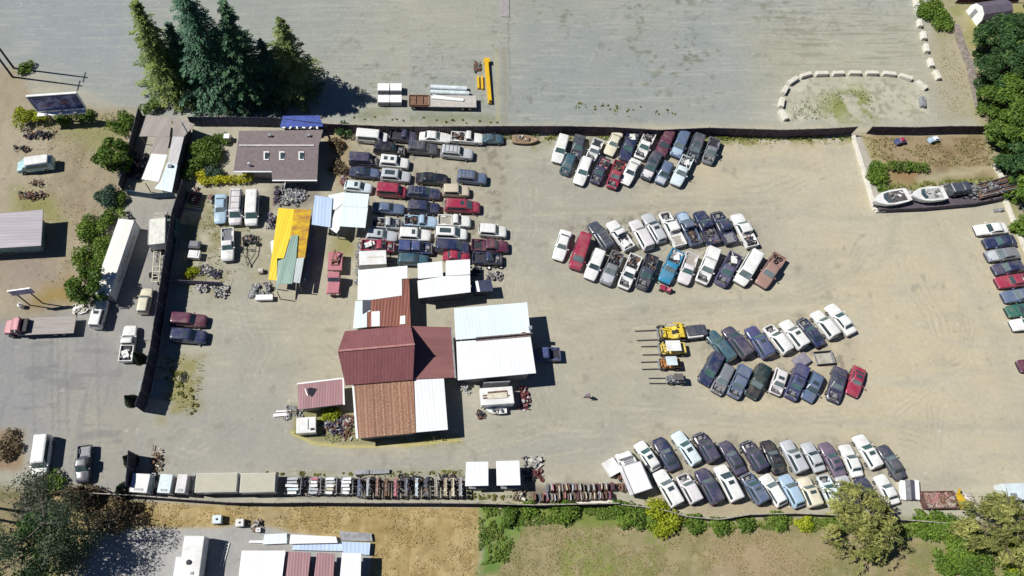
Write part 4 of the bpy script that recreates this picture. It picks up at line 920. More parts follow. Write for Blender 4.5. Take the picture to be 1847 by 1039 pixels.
    for i, (x, y, h, r, k, l) in enumerate(((1772, 96, 6.5, 3.6, 'deep', 'dark tree behind the barn roofed shed'), (1783, 150, 7.2, 4.0, 'deep', 'dense dark tree above the timber wall'), (1788, 205, 7.0, 4.0, 'green', 'dense green tree where the long dark fence ends'), (1800, 262, 6.5, 3.6, 'green', 'green tree behind the pen'), (1812, 312, 5.5, 3.2, 'deep', 'dark green tree behind the pile of steel beams'), (1828, 356, 4.2, 2.6, 'bright', 'yellowish green tree beside the chain link fence'), (1840, 420, 3.2, 2.0, 'bright', 'small bright tree behind the pale kerb'), (1835, 120, 7.5, 4.0, 'green', 'tall tree at the edge of the picture below the shed'), (1850, 190, 7.5, 4.2, 'deep', 'tall dark tree half out of the picture'), (1855, 270, 7.0, 4.0, 'green', 'leafy tree half out of the picture behind the pen'), (1832, 60, 5.5, 3.2, 'deep', 'dark tree next to the barn roofed shed'))):
        broad_tree(G(x, y), h, r, k, l, clumps=60, dens=130, size=.20, z0=.08, group='trees on the bank')
    broad_tree(G(128, 958), 10.5, 6.2, 'sage', 'large thin twiggy tree casting a long blue shadow over the paved yard', clumps=54, dens=16, size=.14, z0=.2)
    broad_tree(G(95, 1000), 8.0, 5.0, 'deep', 'dark green tree under the large thin twiggy one', clumps=34, dens=60, size=.22, z0=.15)
    bush(150, 905, 2.6, 2.0, 'brown', 'brown brush by the bent fence end', n=9); bush(205, 925, 2.4, 1.2, 'brown', 'dry reddish brush in the tan field', n=8); bush(100, 868, 1.8, 1.6, 'green', 'green brush in front of the tall white van', n=7); bush(60, 905, 3.0, 2.4, 'grey', 'grey brush under the large thin tree', n=9); bush(250, 922, 1.5, .8, 'brown', 'small dry bush in the tan field', n=5); bush(20, 800, 2.0, .9, 'brown', 'dead brown brush at the edge of the forecourt', n=7)
    willow(G(1526, 943), 6.2, 4.9, 'drooping olive willow covering the tails of the last cars'); willow(G(1772, 962), 6.0, 5.2, 'drooping olive willow behind the yellow machine')
    cone_shrub(238, 724, 2.6, .9, 'dark cone shrub beside the lower end of the tall black fence'); cone_shrub(252, 648, 2.4, .9, 'dark cone shrub beside the white pickup and the black fence'); cone_shrub(238, 832, 3.0, 1.0, 'dark cone shrub at the top of the short black gate'); cone_shrub(225, 886, 2.6, 1.2, 'dark cone shrub at the bottom of the short black gate')
    scatter_grass('field_grass', [([(215, 905), (660, 915), (862, 918), (860, 1039), (680, 1039), (660, 970), (470, 945), (215, 955)], 26, .12), ([(940, 945), (1500, 948), (1750, 1000), (1700, 1039), (900, 1039)], 26, .45), ([(40, 200), (225, 230), (190, 330), (150, 540), (40, 480)], 5, .25), ([(1700, 60), (1760, 60), (1765, 215), (1690, 215)], 10, .5)], 'short dry grass over the lower fields and dirt yard', .07, .10, 'leaf_field', ((.42, .315, .135), (.20, .225, .06)))
    scatter_grass('weeds', [([(862, 915), (1130, 915), (1130, 935), (935, 950), (915, 1010), (863, 1020)], 90, .85), ([(1130, 920), (1300, 948), (1500, 934), (1745, 950), (1745, 975), (1130, 942)], 90, .85), ([(905, 243), (1540, 246), (1540, 253), (905, 253)], 40, .7), ([(905, 246), (1530, 248), (1530, 260), (905, 262)], 10, .55), ([(330, 345), (400, 350), (490, 372), (480, 420), (400, 540), (330, 530)], 7, .45), ([(60, 200), (230, 205), (230, 235), (70, 235)], 14, .75), ([(1480, 165), (1570, 165), (1580, 215), (1410, 218), (1425, 195)], 9, .7), ([(1555, 248), (1780, 250), (1800, 300), (1580, 300)], 22, .12), ([(1600, 332), (1790, 320), (1790, 338), (1600, 345)], 40, .8), ([(525, 770), (650, 790), (835, 782), (830, 797), (620, 803), (530, 785)], 12, .5), ([(650, 852), (835, 848), (835, 858), (650, 860)], 12, .5), ([(840, 890), (960, 895), (960, 904), (840, 902)], 14, .6), ([(1040, 185), (1150, 192), (1230, 205), (1140, 212), (1030, 200)], 5, .9), ([(310, 640), (368, 640), (360, 735), (285, 752)], 8, .3)], 'dry grass and green weeds scattered along the fences and fields')
# ---------------------------------------------------------------- buildings
def RP(pts): return [G(*p) for p in pts]
def centre(pts, z=0):
    n = len(pts); return (sum(p[0] for p in pts) / n, sum(p[1] for p in pts) / n, z)
def shrink(pts, d):
    c = centre(pts); out = []
    for p in pts:
        v = Vector((p[0] - c[0], p[1] - c[1])); L = v.length; v *= max(.3, (L - d * 1.35) / L); out.append((c[0] + v.x, c[1] + v.y))
    return out
SIDING = mat('wall_siding', (.30, .29, .27), .85, var=.25, scale=1.2)
DSIDE = mat('dark_siding', (.07, .075, .10), .85, var=.3, scale=1.2)
BSIDE = mat('blue_siding', (.10, .17, .25), .8, var=.25, scale=1.2)
REDROOF = corr('red_roof', (.255, .098, .102), 88, pitch=.45, ribs=.18, streak=(.29, .13, .13))
REDROOF2 = corr('faded_red_roof', (.235, .105, .10), 0, pitch=.4, ribs=.3, rust=(.33, .16, .10), rust_amt=.05)
PINKROOF = corr('pinkish_red_roof', (.34, .185, .20), 90, pitch=.35, ribs=.2)
RUSTROOF = corr('rusted_roof', (.27, .135, .085), 94, pitch=.45, ribs=.22, rust=(.30, .15, .09), rust_amt=.2, var=.18)
def spots(m, col, sx=2.2, sy=1.0):
    nt = m.node_tree; b = nt.nodes['Principled BSDF']; src = b.inputs['Base Color'].links[0].from_socket; v = coords(nt, False)
    k = noise(nt, v, 1.0, 3, .6, (sx, sy * 1.7, 1)); q = noise(nt, v, .12, 2, .5); ad = N(nt, 'ShaderNodeMath', operation='ADD'); nt.links.new(k, ad.inputs[0]); mu = N(nt, 'ShaderNodeMath', operation='MULTIPLY'); mu.inputs[1].default_value = .5; nt.links.new(q, mu.inputs[0]); nt.links.new(mu.outputs[0], ad.inputs[1])
    mp = N(nt, 'ShaderNodeMapping'); mp.inputs['Rotation'].default_value = (0, 0, math.radians(-4)); nt.links.new(v, mp.inputs[0]); w = N(nt, 'ShaderNodeTexWave', Scale=.42, Distortion=1.5); w.inputs['Detail Scale'].default_value = 3; w.bands_direction = 'X'; nt.links.new(mp.outputs[0], w.inputs[0]); m2 = N(nt, 'ShaderNodeMath', operation='MULTIPLY'); m2.inputs[1].default_value = .14; nt.links.new(w.outputs['Fac'], m2.inputs[0]); a2 = N(nt, 'ShaderNodeMath', operation='ADD'); nt.links.new(ad.outputs[0], a2.inputs[0]); nt.links.new(m2.outputs[0], a2.inputs[1])
    nt.links.new(mixc(nt, ramp(nt, a2.outputs[0], .80, .98), src, mixc(nt, .48, src, col)), b.inputs['Base Color'])
spots(RUSTROOF, (.56, .40, .25), 5.5, 2.4)
RUSTROOF2 = corr('rust_brown_roof', (.235, .085, .06), 86, pitch=.45, ribs=.4, rust=(.40, .21, .09), rust_amt=.12, var=.2)
WROOF = corr('white_roof', (.80, .825, .84), 95, pitch=.5, ribs=.16, var=.06, rust=(.60, .57, .52), rust_amt=.10)
IROOF = corr('icy_white_roof', (.72, .82, .86), 95, pitch=.6, ribs=.12, var=.05)
LBROOF = corr('pale_blue_roof', (.48, .60, .78), 90, pitch=.5, ribs=.2, var=.08)
SHINGLE = mat('brown_shingles', (.205, .168, .175), .9, var=.2, scale=2.2, dirt=(.27, .23, .20), dirt_amt=.25, bump=.4)
TANROOF = corr('tan_grey_roof', (.34, .30, .28), 70, pitch=.6, ribs=.15, var=.12)
GREYROOF = corr('grey_lilac_roof', (.36, .33, .37), 2, pitch=.5, ribs=.15, var=.08)
YROOF = corr('yellow_roof', (.80, .56, .015), 80, pitch=.5, ribs=.2, var=.05, rust=(.62, .36, .05), rust_amt=.05)
YRUST = corr('yellow_rust_roof', (.80, .55, .015), 5, pitch=.9, ribs=.4, rust=(.42, .20, .06), rust_amt=.66)
GROOF = corr('green_sheet_roof', (.25, .37, .32), 80, pitch=.35, ribs=.2, var=.1)
TARP = mat('blue_tarp', (.06, .10, .36), .45, var=.3, scale=1.2, bump=.5)
INTERIOR = flat('dark_interior', (.02, .02, .03), .9)
def building(name, label, cat, foot, wallh, wallm, roofs, group=None, walls=True, inset=.35):
    """foot: pixel outline of the eaves at wallh; roofs: (material, [(px,py,z)...], thickness)"""
    F = RP([(x, y, wallh) for x, y in foot]); c = centre(F); o = thing(name, label, cat, c, group=group, world=True)
    if walls:
        m = MB(); m.prism(shrink(F, inset), 0, wallh - .06); m.build('wall', wallm, o)
    for mt, pts, t in roofs:
        m = MB(); m.slab(RP(pts), t); m.build('roof', mt, o, bevel=.03)
    return o
def part_slab(o, name, mt, pts, t=.05): m = MB(); m.slab(RP(pts), t); return m.build(name, mt, o)
def part_box(o, name, mt, px, py, z, d, rz=0, bevel=0):
    p = G(px, py, z); m = MB(); m.box((p.x, p.y, z), d, rz); return m.build(name, mt, o, bevel=bevel)
def open_posts(o, pts, mt, r=.07):
    for p in RP(pts): m = MB(); m.tube((p.x, p.y, 0), (p.x, p.y, p.z - .05), r, n=6); m.build('post', mt, o)
def build_buildings():
    # main barn-red house
    o = building('gabled_shop', 'large barn red gabled shop with a prow shaped roof in the centre of the yard', 'building', [(632, 600), (738, 592), (740, 680), (630, 690)], 3.6, SIDING,
        [(REDROOF, [(622, 597, 3.6), (609, 633, 6.4), (748, 621, 6.4), (741, 587, 3.6)], .14), (REDROOF, [(609, 633, 6.4), (623, 695, 3.5), (745, 685, 3.5), (748, 621, 6.4)], .14)])
    a, b = G(609, 633, 6.42), G(748, 621, 6.42); m = MB(); m.bar(a, b, .25, .10); m.build('ridge_cap', mat('pink_cap', (.42, .20, .19), .6), o)
    F = RP([(632, 605, 3.5), (625, 634, 6.25), (634, 688, 3.4)]); E = RP([(736, 596, 3.5), (742, 622, 6.25), (741, 681, 3.4)])
    for q in (F, E): m = MB(); m.slab([(p.x, p.y, p.z) for p in q], .05); m.add([(p.x, p.y, p.z) for p in q] + [(q[0].x, q[0].y, 3.2), (q[2].x, q[2].y, 3.2)], [(3, 0, 1, 2, 4)]); m.build('gable', mat('red_siding', (.17, .05, .05), .8), o)
    o = building('red_annex', 'low faded red roofed annex in the shadow of the gabled shop', 'building', [(746, 592), (808, 592), (814, 680), (746, 682)], 3.0, SIDING, [(REDROOF2, [(743, 588, 3.3), (814, 590, 3.0), (821, 681, 3.0), (744, 684, 3.3)], .12)])
    part_slab(o, 'gutter', STEEL, [(813, 589, 3.03), (816, 589, 3.03), (823, 682, 3.03), (820, 682, 3.03)], .08)
    o = building('rust_roofed_shed', 'shed with a blotchy orange rusted roof below the gabled shop', 'building', [(640, 698), (748, 686), (750, 780), (644, 790)], 2.8, SIDING, [(RUSTROOF, [(636, 696, 3.2), (746, 684, 3.2), (750, 781, 2.8), (643, 791, 2.8)], .12)])
    part_slab(o, 'roof_edge', WHITE, [(635, 696, 3.24), (638.5, 696, 3.24), (646, 791, 2.84), (642, 791, 2.84)], .1)
    o = building('white_leanto', 'white roofed lean-to beside the rusted roof, below the gabled shop', 'building', [(752, 676), (800, 672), (806, 774), (752, 778)], 2.7, DSIDE, [(WROOF, [(747, 677, 3.1), (800, 671, 2.95), (808, 775, 2.75), (751, 780, 2.85)], .12)])
    o = building('small_red_office', 'small pinkish red roofed office with a hole in its roof', 'building', [(540, 694), (615, 686), (617, 728), (541, 738)], 2.5, SIDING, [(PINKROOF, [(537, 692, 2.75), (618, 682, 2.75), (620, 729, 2.5), (538, 739, 2.5)], .12)])
    part_slab(o, 'roof_edge', WHITE, [(536, 691, 2.80), (618, 681, 2.80), (618, 683.5, 2.80), (536, 693.5, 2.80)], .1); part_slab(o, 'roof_edge', WHITE, [(617.5, 682, 2.82), (620, 682, 2.82), (622, 730, 2.55), (619, 730, 2.55)], .1)
    hp = [(554, 701, 2.73), (560, 699, 2.73), (571, 701, 2.72), (567, 709, 2.69), (562, 716, 2.66), (556, 710, 2.69)]; part_slab(o, 'roof_hole', INTERIOR, [(x, y, z + .03) for x, y, z in hp], .02); part_slab(o, 'loose_sheet', WHITE, [(549, 701, 2.80), (551, 701, 2.80), (556, 714, 2.76), (553, 713, 2.76)], .03)
    # sheds north of the gabled shop
    building('square_white_shed', 'white roofed shed above the gabled shop, beside the red truck', 'building', [(650, 490), (732, 484), (722, 530), (650, 570)], 2.8, DSIDE, [(WROOF, [(646, 487, 2.9), (735, 479, 3.0), (735, 502, 2.95), (725, 503, 2.95), (725, 533, 2.85), (668, 541, 2.8), (645, 541, 2.8)], .1)])
    o = building('rusty_link_shed', 'rusty brown roofed link building with two white roof panels', 'building', [(672, 545), (736, 510), (738, 586), (672, 586)], 2.6, SIDING, [(RUSTROOF2, [(669, 541, 2.75), (726, 533, 2.78), (726, 504, 2.85), (738, 503, 2.85), (741, 588, 2.7), (663, 590, 2.7), (663, 563, 2.75), (669, 563, 2.75)], .1)])
    part_slab(o, 'roof_panel', WHITE, [(670, 562, 2.82), (685, 561, 2.82), (685, 588, 2.78), (670, 589, 2.78)]); part_slab(o, 'roof_panel', WHITE, [(722, 570, 2.82), (731, 569, 2.82), (731, 584, 2.80), (721, 585, 2.80)])
    building('narrow_white_shed', 'narrow white roofed strip between the square white shed and the gabled shop', 'building', [(642, 545), (664, 545), (660, 586), (640, 588)], 2.5, SIDING, [(IROOF, [(641, 543, 2.65), (669, 541.5, 2.65), (668, 562, 2.62), (662, 563, 2.6), (662, 590, 2.55), (637, 593, 2.55)], .1)])
    o = building('long_white_shed', 'long white roofed shed with a deep shadow, above the white workshop', 'building', [(756, 506), (845, 500), (846, 526), (756, 534)], 2.9, DSIDE, [(WROOF, [(753, 506, 3.0), (801, 498, 3.0), (848, 496, 3.0), (849, 527, 3.0), (755, 538, 3.0)], .12)])
    building('low_white_box', 'square white roofed store attached to the long white shed, nearer the white box trailer', 'building', [(755, 477), (795, 474), (796, 497), (756, 500)], 2.5, DSIDE, [(WROOF, [(753, 475, 2.6), (798, 471, 2.6), (799, 498.5, 2.6), (754, 503, 2.6)], .1)])
    building('square_white_store', 'square white roofed store attached to the long white shed, over the red car', 'building', [(806, 472), (845, 470), (846, 494), (806, 496)], 2.5, DSIDE, [(WROOF, [(804, 470, 2.6), (848, 467.5, 2.6), (848, 495, 2.6), (804, 497.5, 2.6)], .1)])
    o = building('dark_roofed_store', 'small blue black roofed store at the end of the long white shed', 'shed', [(852, 508), (886, 506), (888, 526), (852, 527)], 1.9, DSIDE, [(mat('blue_black_roof', (.045, .055, .10), .5), [(850, 507, 2.0), (886, 504, 2.0), (890, 525, 2.0), (850, 527, 2.0)], .1)])
    part_slab(o, 'roof_panel', WHITE, [(857, 507, 2.04), (862, 506.5, 2.04), (866, 526, 2.04), (861, 526, 2.04)])
    # white workshop
    o = building('white_workshop', 'big bright white workshop with a split ridge and a deep shadow', 'building', [(826, 562), (948, 553), (960, 675), (830, 680)], 3.7, SIDING, [(corr('cool_white_roof', (.70, .80, .85), 95, pitch=.5, ribs=.14, var=.06), [(819, 556, 3.8), (951, 545, 3.8), (957, 602, 4.15), (822, 613, 4.15)], .12), (WROOF, [(823, 616, 4.05), (957, 606, 4.05), (967, 673, 3.8), (826, 686, 3.8)], .12)])
    part_slab(o, 'ridge_gap', mat('rusty_ridge', (.22, .16, .14), .8, var=.5, scale=3), [(858, 608, 4.20), (960, 599.5, 4.20), (961, 601.5, 4.20), (858, 609.5, 4.20)], .08); part_slab(o, 'ridge_gap', mat('rusty_ridge', (.22, .16, .14)), [(858, 613.5, 4.16), (957, 604.5, 4.16), (957, 606.5, 4.16), (858, 615, 4.16)], .08)
    part_slab(o, 'rust_patch', RUST, [(942, 599, 4.19), (948, 598.6, 4.19), (948, 603, 4.19), (938, 604, 4.19)], .03); part_box(o, 'vent_stub', STEEL, 956, 593, 4.1, (.4, .5, .5)); part_box(o, 'roller_door', STEEL, 892, 700, .02, (3.5, .12, 2.8), .06)
    # brown roofed house
    o = building('brown_house', 'brown roofed house with a pale ridge line and three skylights', 'house', [(428, 243), (578, 240), (572, 318), (428, 304)], 2.4, SIDING,
        [(SHINGLE, [(431, 236, 2.5), (583, 234, 2.5), (575, 262, 3.7), (428, 262, 3.7)], .14), (SHINGLE, [(428, 262, 3.7), (575, 262, 3.7), (573, 308, 2.65), (421, 309, 2.5)], .14), (SHINGLE, [(490, 308.4, 2.62), (573, 308, 2.62), (572, 325, 2.3), (491, 325, 2.3)], .14)])
    part_slab(o, 'ridge_cap', mat('pale_cap', (.62, .58, .58), .6), [(431, 260.8, 3.80), (566, 260.8, 3.80), (566, 263, 3.80), (431, 263, 3.80)], .1)
    for x in (480, 508, 543): sk = part_slab(o, 'skylight', WHITE, [(x - 4.5, 273, 3.54), (x + 5, 273, 3.54), (x + 5, 288.5, 3.18), (x - 4.5, 288.5, 3.18)], .16); q = MB(); q.slab(RP([(x - 2.4, 275, 3.58), (x + 4, 275, 3.58), (x + 4, 286.5, 3.26), (x - 2.4, 286.5, 3.26)]), .02); q.build('pane', GLASS, sk, org=o['_o'])
    for x, y in ((487, 246), (557, 246)): part_box(o, 'roof_vent', STEEL, x, y, 3.0, (.5, .5, .45))
    part_box(o, 'chimney_pipe', WHITE, 450, 300, 2.6, (.25, .25, .9)); part_box(o, 'flue', WHITE, 411, 252, .1, (.9, .9, 1.0)).name = 'water_tank'
    part_slab(o, 'eave_board', WHITE, [(421, 308.5, 2.54), (490, 308.5, 2.54), (490, 310.5, 2.54), (421, 310.5, 2.54)], .1); part_slab(o, 'eave_board', WHITE, [(491, 324.5, 2.34), (572, 324.5, 2.34), (572, 326.5, 2.34), (491, 326.5, 2.34)], .1)
    o = building('tarp_leanto', 'lean-to under a shiny blue tarpaulin behind the brown house', 'shed', [(508, 212), (578, 209), (580, 232), (508, 234)], 1.8, DSIDE, [(TARP, [(510, 209, 2.1), (576, 208, 2.1), (583, 228, 1.9), (505, 230, 1.9)], .05)])
    for i in range(6): p = G(512 + i * 12, 231, 1.95); m = MB(); m.box((p.x, p.y, 1.93), (.5, .25, .16), i); m.build('sandbag', WHITE, o)
    # long sheds at the fence
    o = building('open_long_shed', 'open sided long shed with a patched tan and white roof', 'shed', [(258, 212), (311, 216), (287, 330), (240, 322)], 2.4, DSIDE, [(TANROOF, [(264, 207, 2.6), (311, 212, 2.65), (306, 246, 2.65), (251, 246, 2.6)], .08), (TANROOF, [(282, 245.5, 2.72), (307, 246.5, 2.72), (301, 279, 2.72), (270, 277, 2.72)], .08), (WROOF, [(273, 277, 2.80), (302, 279, 2.80), (286, 328, 2.80), (255, 323, 2.80)], .08)], walls=False)
    open_posts(o, [(253, 243, 2.5), (242, 290, 2.5), (233, 335, 2.5), (262, 330, 2.6), (268, 210, 2.5), (308, 214, 2.5), (285, 330, 2.6)], WOOD)
    m = MB(); a, b = G(257, 208, 0), G(222, 345, 0); m.bar((a.x, a.y, 1.0), (b.x, b.y, 1.0), .08, 2.0); m.build('side_wall', DSIDE, o)
    o = building('closed_long_shed', 'closed long shed whose roof fades from tan to pale blue, beside the open shed', 'shed', [(320, 214), (340, 220), (312, 338), (290, 334)], 2.5, DSIDE, [(TANROOF, [(313, 210, 2.7), (352, 224, 2.65), (331, 248, 2.6), (311, 247, 2.7)], .08), (corr('silver_roof', (.58, .57, .58), 70, pitch=.5, ribs=.15), [(311, 246, 2.76), (332, 247, 2.66), (319, 300, 2.66), (302, 293, 2.76)], .08), (IROOF, [(302, 292, 2.82), (320, 298, 2.7), (310, 347, 2.7), (278, 340, 2.78), (289, 327, 2.8)], .08)])
    part_box(o, 'roof_vent', STEEL, 307, 300, 2.8, (.6, .5, .3)); part_slab(o, 'loose_pole', STEEL, [(325, 220, 2.9), (326.5, 219.5, 2.9), (337, 238, 2.85), (335, 239, 2.85)], .06)
    # yellow roof shed
    o = building('yellow_roofed_shed', 'long shed with a patchwork roof of yellow, rust, green and white sheets', 'shed', [(505, 380), (556, 380), (543, 500), (490, 498)], 2.4, DSIDE, [(YROOF, [(502, 375, 2.7), (531, 377, 2.9), (523, 428, 2.9), (512, 466, 2.85), (500, 466, 2.75), (499, 506, 2.7), (484, 504, 2.6)], .06), (YRUST, [(530, 376.5, 2.94), (562, 378, 2.7), (556, 425, 2.65), (550, 466, 2.65), (520, 466, 2.9), (523, 428, 2.95)], .06), (GROOF, [(525, 425, 3.0), (538, 424, 2.98), (534, 470, 2.95), (527, 512, 2.8), (503, 512, 2.75), (500, 524, 2.7), (498, 522, 2.7), (501, 470, 2.85), (513, 466, 2.95)], .05), (corr('pale_sheet', (.66, .72, .72), 80, pitch=.3, ribs=.2), [(535, 466, 2.92), (549, 464, 2.72), (541, 511, 2.65), (529, 509, 2.85)], .05)])
    m = MB(); a, b = G(565, 385, 0), G(552, 512, 0); m.bar((a.x, a.y, 1.2), (b.x, b.y, 1.2), .12, .12); m.bar((a.x, a.y, .6), (b.x, b.y, .6), .9, .12); m.build('side_deck', STEEL, o)
    open_posts(o, [(487, 507, 2.6), (500, 526, 2.6), (540, 514, 2.6)], WOOD)
    # pale blue and white roofs
    o = building('pale_blue_carport', 'carport with a pale blue sheet roof beside the yellow roofed shed', 'carport', [(568, 355), (600, 358), (598, 408), (564, 404)], 2.5, DSIDE, [(LBROOF, [(568, 352, 2.7), (600, 357, 2.7), (596, 410, 2.6), (562, 405, 2.6)], .06)], walls=False); open_posts(o, [(570, 355, 2.6), (598, 359, 2.6), (595, 407, 2.5), (565, 403, 2.5)], STEEL)
    o = building('torn_white_carport', 'carport with torn white roof sheets between the pale blue and the icy roofs', 'carport', [(600, 350), (620, 348), (613, 418), (596, 412)], 2.4, DSIDE, [(WROOF, [(592, 352, 2.5), (621, 346, 2.55), (619, 366, 2.5), (606, 378, 2.5), (600, 378, 2.5)], .06), (WROOF, [(604, 380, 2.4), (618, 368, 2.4), (612, 414, 2.4), (607, 421, 2.35), (595, 412, 2.35)], .06)], walls=False); open_posts(o, [(608, 417, 2.3), (598, 410, 2.3), (616, 350, 2.4)], STEEL)
    o = building('icy_carport', 'carport with an icy pale roof over the tails of the crowded block cars', 'carport', [(622, 352), (662, 352), (656, 406), (614, 404)], 2.7, DSIDE, [(IROOF, [(621, 347, 2.9), (666, 350, 2.9), (663, 374, 2.88), (617, 372, 2.88)], .06), (IROOF, [(617, 371, 2.82), (664, 373, 2.82), (659, 411, 2.75), (611, 408, 2.75)], .06)], walls=False); open_posts(o, [(623, 350, 2.8), (664, 353, 2.8), (657, 408, 2.7), (614, 406, 2.7)], STEEL)
    # lower left house and pair of sheds, yard below
    o = building('grey_roofed_house', 'house with a plain lilac grey roof cut off by the picture edge', 'house', [(-70, 392), (72, 382), (70, 440), (-70, 450)], 2.7, mat('teal_siding', (.20, .30, .30), .8), [(GREYROOF, [(-80, 392, 2.9), (78, 378, 2.9), (74, 443, 2.8), (-80, 452, 2.8)], .15)])
    part_box(o, 'porch_block', WOOD, 18, 456, .0, (1.6, .9, .5), .1)
    for i, (p, l) in enumerate((([(841, 833), (881, 832.5), (881, 876), (839, 877)], 'square white shed roof at the end of the parts racks'), ([(895, 831.5), (937, 830.5), (939, 875), (896, 876)], 'square white shed roof beside the blue shadow of the rusty debris'))):
        q = p; o = building('white_canopy', l, 'canopy', p, 2.6, DSIDE, [(WROOF, [(x, y, 2.7) for x, y in p], .1)], 'pair of white canopies', inset=.3); part_box(o, 'counter', STEEL, (p[2][0] + p[3][0]) / 2, 880, .0, (2.2, .5, .9))
    o = building('white_yard_house', 'white roofed house at the bottom edge beside pinkish roofs', 'house', [(438, 998), (512, 998), (500, 1085), (430, 1085)], 2.8, SIDING, [(WROOF, [(436, 993, 3.0), (515, 993, 3.0), (503, 1090, 2.9), (424, 1090, 2.9)], .12)])
    building('wide_pink_shed', 'wider pinkish roofed shed touching the white roofed house at the bottom edge', 'shed', [(518, 998), (558, 1000), (548, 1080), (508, 1080)], 2.4, DSIDE, [(PINKROOF, [(515.5, 995, 2.6), (561, 997, 2.6), (550, 1088, 2.5), (504, 1088, 2.5)], .1)], 'pinkish sheds')
    building('narrow_pink_shed', 'narrower pinkish roofed shed between two dark gaps at the bottom edge', 'shed', [(574, 1000), (600, 1003), (594, 1080), (564, 1080)], 2.4, DSIDE, [(PINKROOF, [(571.5, 997, 2.6), (604, 999, 2.6), (598, 1088, 2.5), (561, 1088, 2.5)], .1)], 'pinkish sheds')
    building('white_end_shed', 'white roofed end shed at the bottom edge next to the tan field', 'shed', [(620, 1000), (648, 1002), (646, 1080), (612, 1080)], 2.6, DSIDE, [(WROOF, [(617, 997, 2.8), (652, 998, 2.8), (649, 1088, 2.7), (609, 1088, 2.7)], .1)])
    for i, (pts, mt, l) in enumerate((([(477, 964, .5), (517, 962, .5), (517, 980, .5), (474, 982, .5)], IROOF, 'pale roofing sheet lying nearest the white travel trailer'), ([(524, 964, .6), (606, 968, .6), (609, 979, .6), (522, 981, .6)], WROOF, 'long white roofing sheet on top of the pile'), ([(612, 958, .4), (670, 962, .4), (672, 976, .4), (615, 975, .4)], STEEL, 'grey ribbed sheet at the back of the pile'), ([(530, 983, .5), (618, 981, .5), (618, 994, .5), (526, 992, .5)], LBROOF, 'long pale blue sheet in front of the pile'), ([(616, 977, .7), (668, 979, .7), (666, 1001, .7), (619, 997, .7)], LBROOF, 'wide pale blue sheet covering the end of the pile'), ([(450, 975, .3), (476, 975, .3), (477, 979, .3), (449, 979, .3)], WHITE, 'thin white plank beside the roofing sheets'))):
        q = RP(pts); m = MB(); m.slab(q, pts[0][2] - .03); c = centre(q); tag(m.build('roofing_sheet', mt, org=c), l, 'metal sheet', 'roofing sheets behind the pinkish sheds')
    # barrel roofed shed top corner
    a, b = G(1752, 33, 0), G(1803, 26, 0); d = (b - a); L = d.length; rz = math.atan2(d.y, d.x); o = thing('barn_shed', 'small grey barn shaped shed with a white front', 'shed', (a + b) / 2, rz); w = 1.9
    pr = [(-w, 0), (-w, 1.3), (-w * .72, 2.2), (0, 2.7), (w * .72, 2.2), (w, 1.3), (w, 0)]; m = MB(); rings = [[(x, y, z) for y, z in pr] for x in (-L / 2, L / 2)]; m.loft(rings); m.build('roof', mat('slate_felt', (.12, .105, .14), .85, var=.2), o)
    m = MB(); m.prism([(-L / 2 - .05, 0), (-L / 2, 0)], 0, 0) if 0 else m.add([(-L / 2 - .04, y * .97, z * .97) for y, z in pr] + [(-L / 2 + .02, y * .97, z * .97) for y, z in pr], [tuple(range(7)), tuple(range(13, 6, -1))] + [(i, 7 + i, 7 + (i + 1) % 7, (i + 1) % 7) for i in range(7)]); wl = m.build('front_wall', WHITE, o); m = MB(); m.box((-L / 2 - .06, .3, .05), (.05, .8, 1.5)); m.build('door', STEEL, o)
# ---------------------------------------------------------------- fences, walls, blocks
def fence(name, label, pts, h, mt, cat='fence', bay=2.4, post=True, thick=.05, wob=0.0, cap=None):
    P = [G(x, y, 0) for x, y in pts]; c = centre(P); o = thing(name, label, cat, c, world=True); c = Vector(c)
    pm = MB(); pm.tube((0, 0, 0), (0, 0, h + .12), .06, n=6); pme = pm.mesh('post', [WOOD])
    for a, b in zip(P, P[1:]):
        n = max(1, round((b - a).length / bay))
        for i in range(n):
            p = a.lerp(b, i / n); q = a.lerp(b, (i + 1) / n); d = (q - p).normalized(); hh = h * (1 + RND.uniform(-wob, wob)); p2 = p + d * .02; q2 = q - d * .02; m = MB(); k = 8
            off = Vector((-d.y, d.x, 0))
            for j in range(k):
                u = p2.lerp(q2, (j + .02) / k); v = p2.lerp(q2, (j + .98) / k); s = off * RND.uniform(-.012, .012); z = hh * (1 + RND.uniform(-.02, .02)); m.bar(u + s + Vector((0, 0, z / 2 + .04)), v + s + Vector((0, 0, z / 2 + .04)), thick, z - .04)
            m.build('panel', mt, o)
            if post: w = put('post', pme, o); w.location = p - c
        if cap:
            m = MB(); m.bar(a + Vector((0, 0, h + .03)), b + Vector((0, 0, h + .03)), .12, .05); m.build('cap_rail', cap, o)
    return o
def low_wall(name, label, pts, h, w, mt, cat):
    P = [G(x, y, 0) for x, y in pts]; c = centre(P); m = MB(); 
    for a, b in zip(P, P[1:]): 
        d = (b - a).normalized() * .004; m.bar(a + d + Vector((0, 0, h / 2)), b - d + Vector((0, 0, h / 2)), w, h)
    return tag(m.build(name, mt, org=c, bevel=.03), label, cat)
FENCE = mat('dark_fence_boards', (.075, .055, .075), .9, var=.45, scale=1.5)
BLACKF = mat('black_fence_boards', (.03, .034, .055), .9, var=.5, scale=1.2)
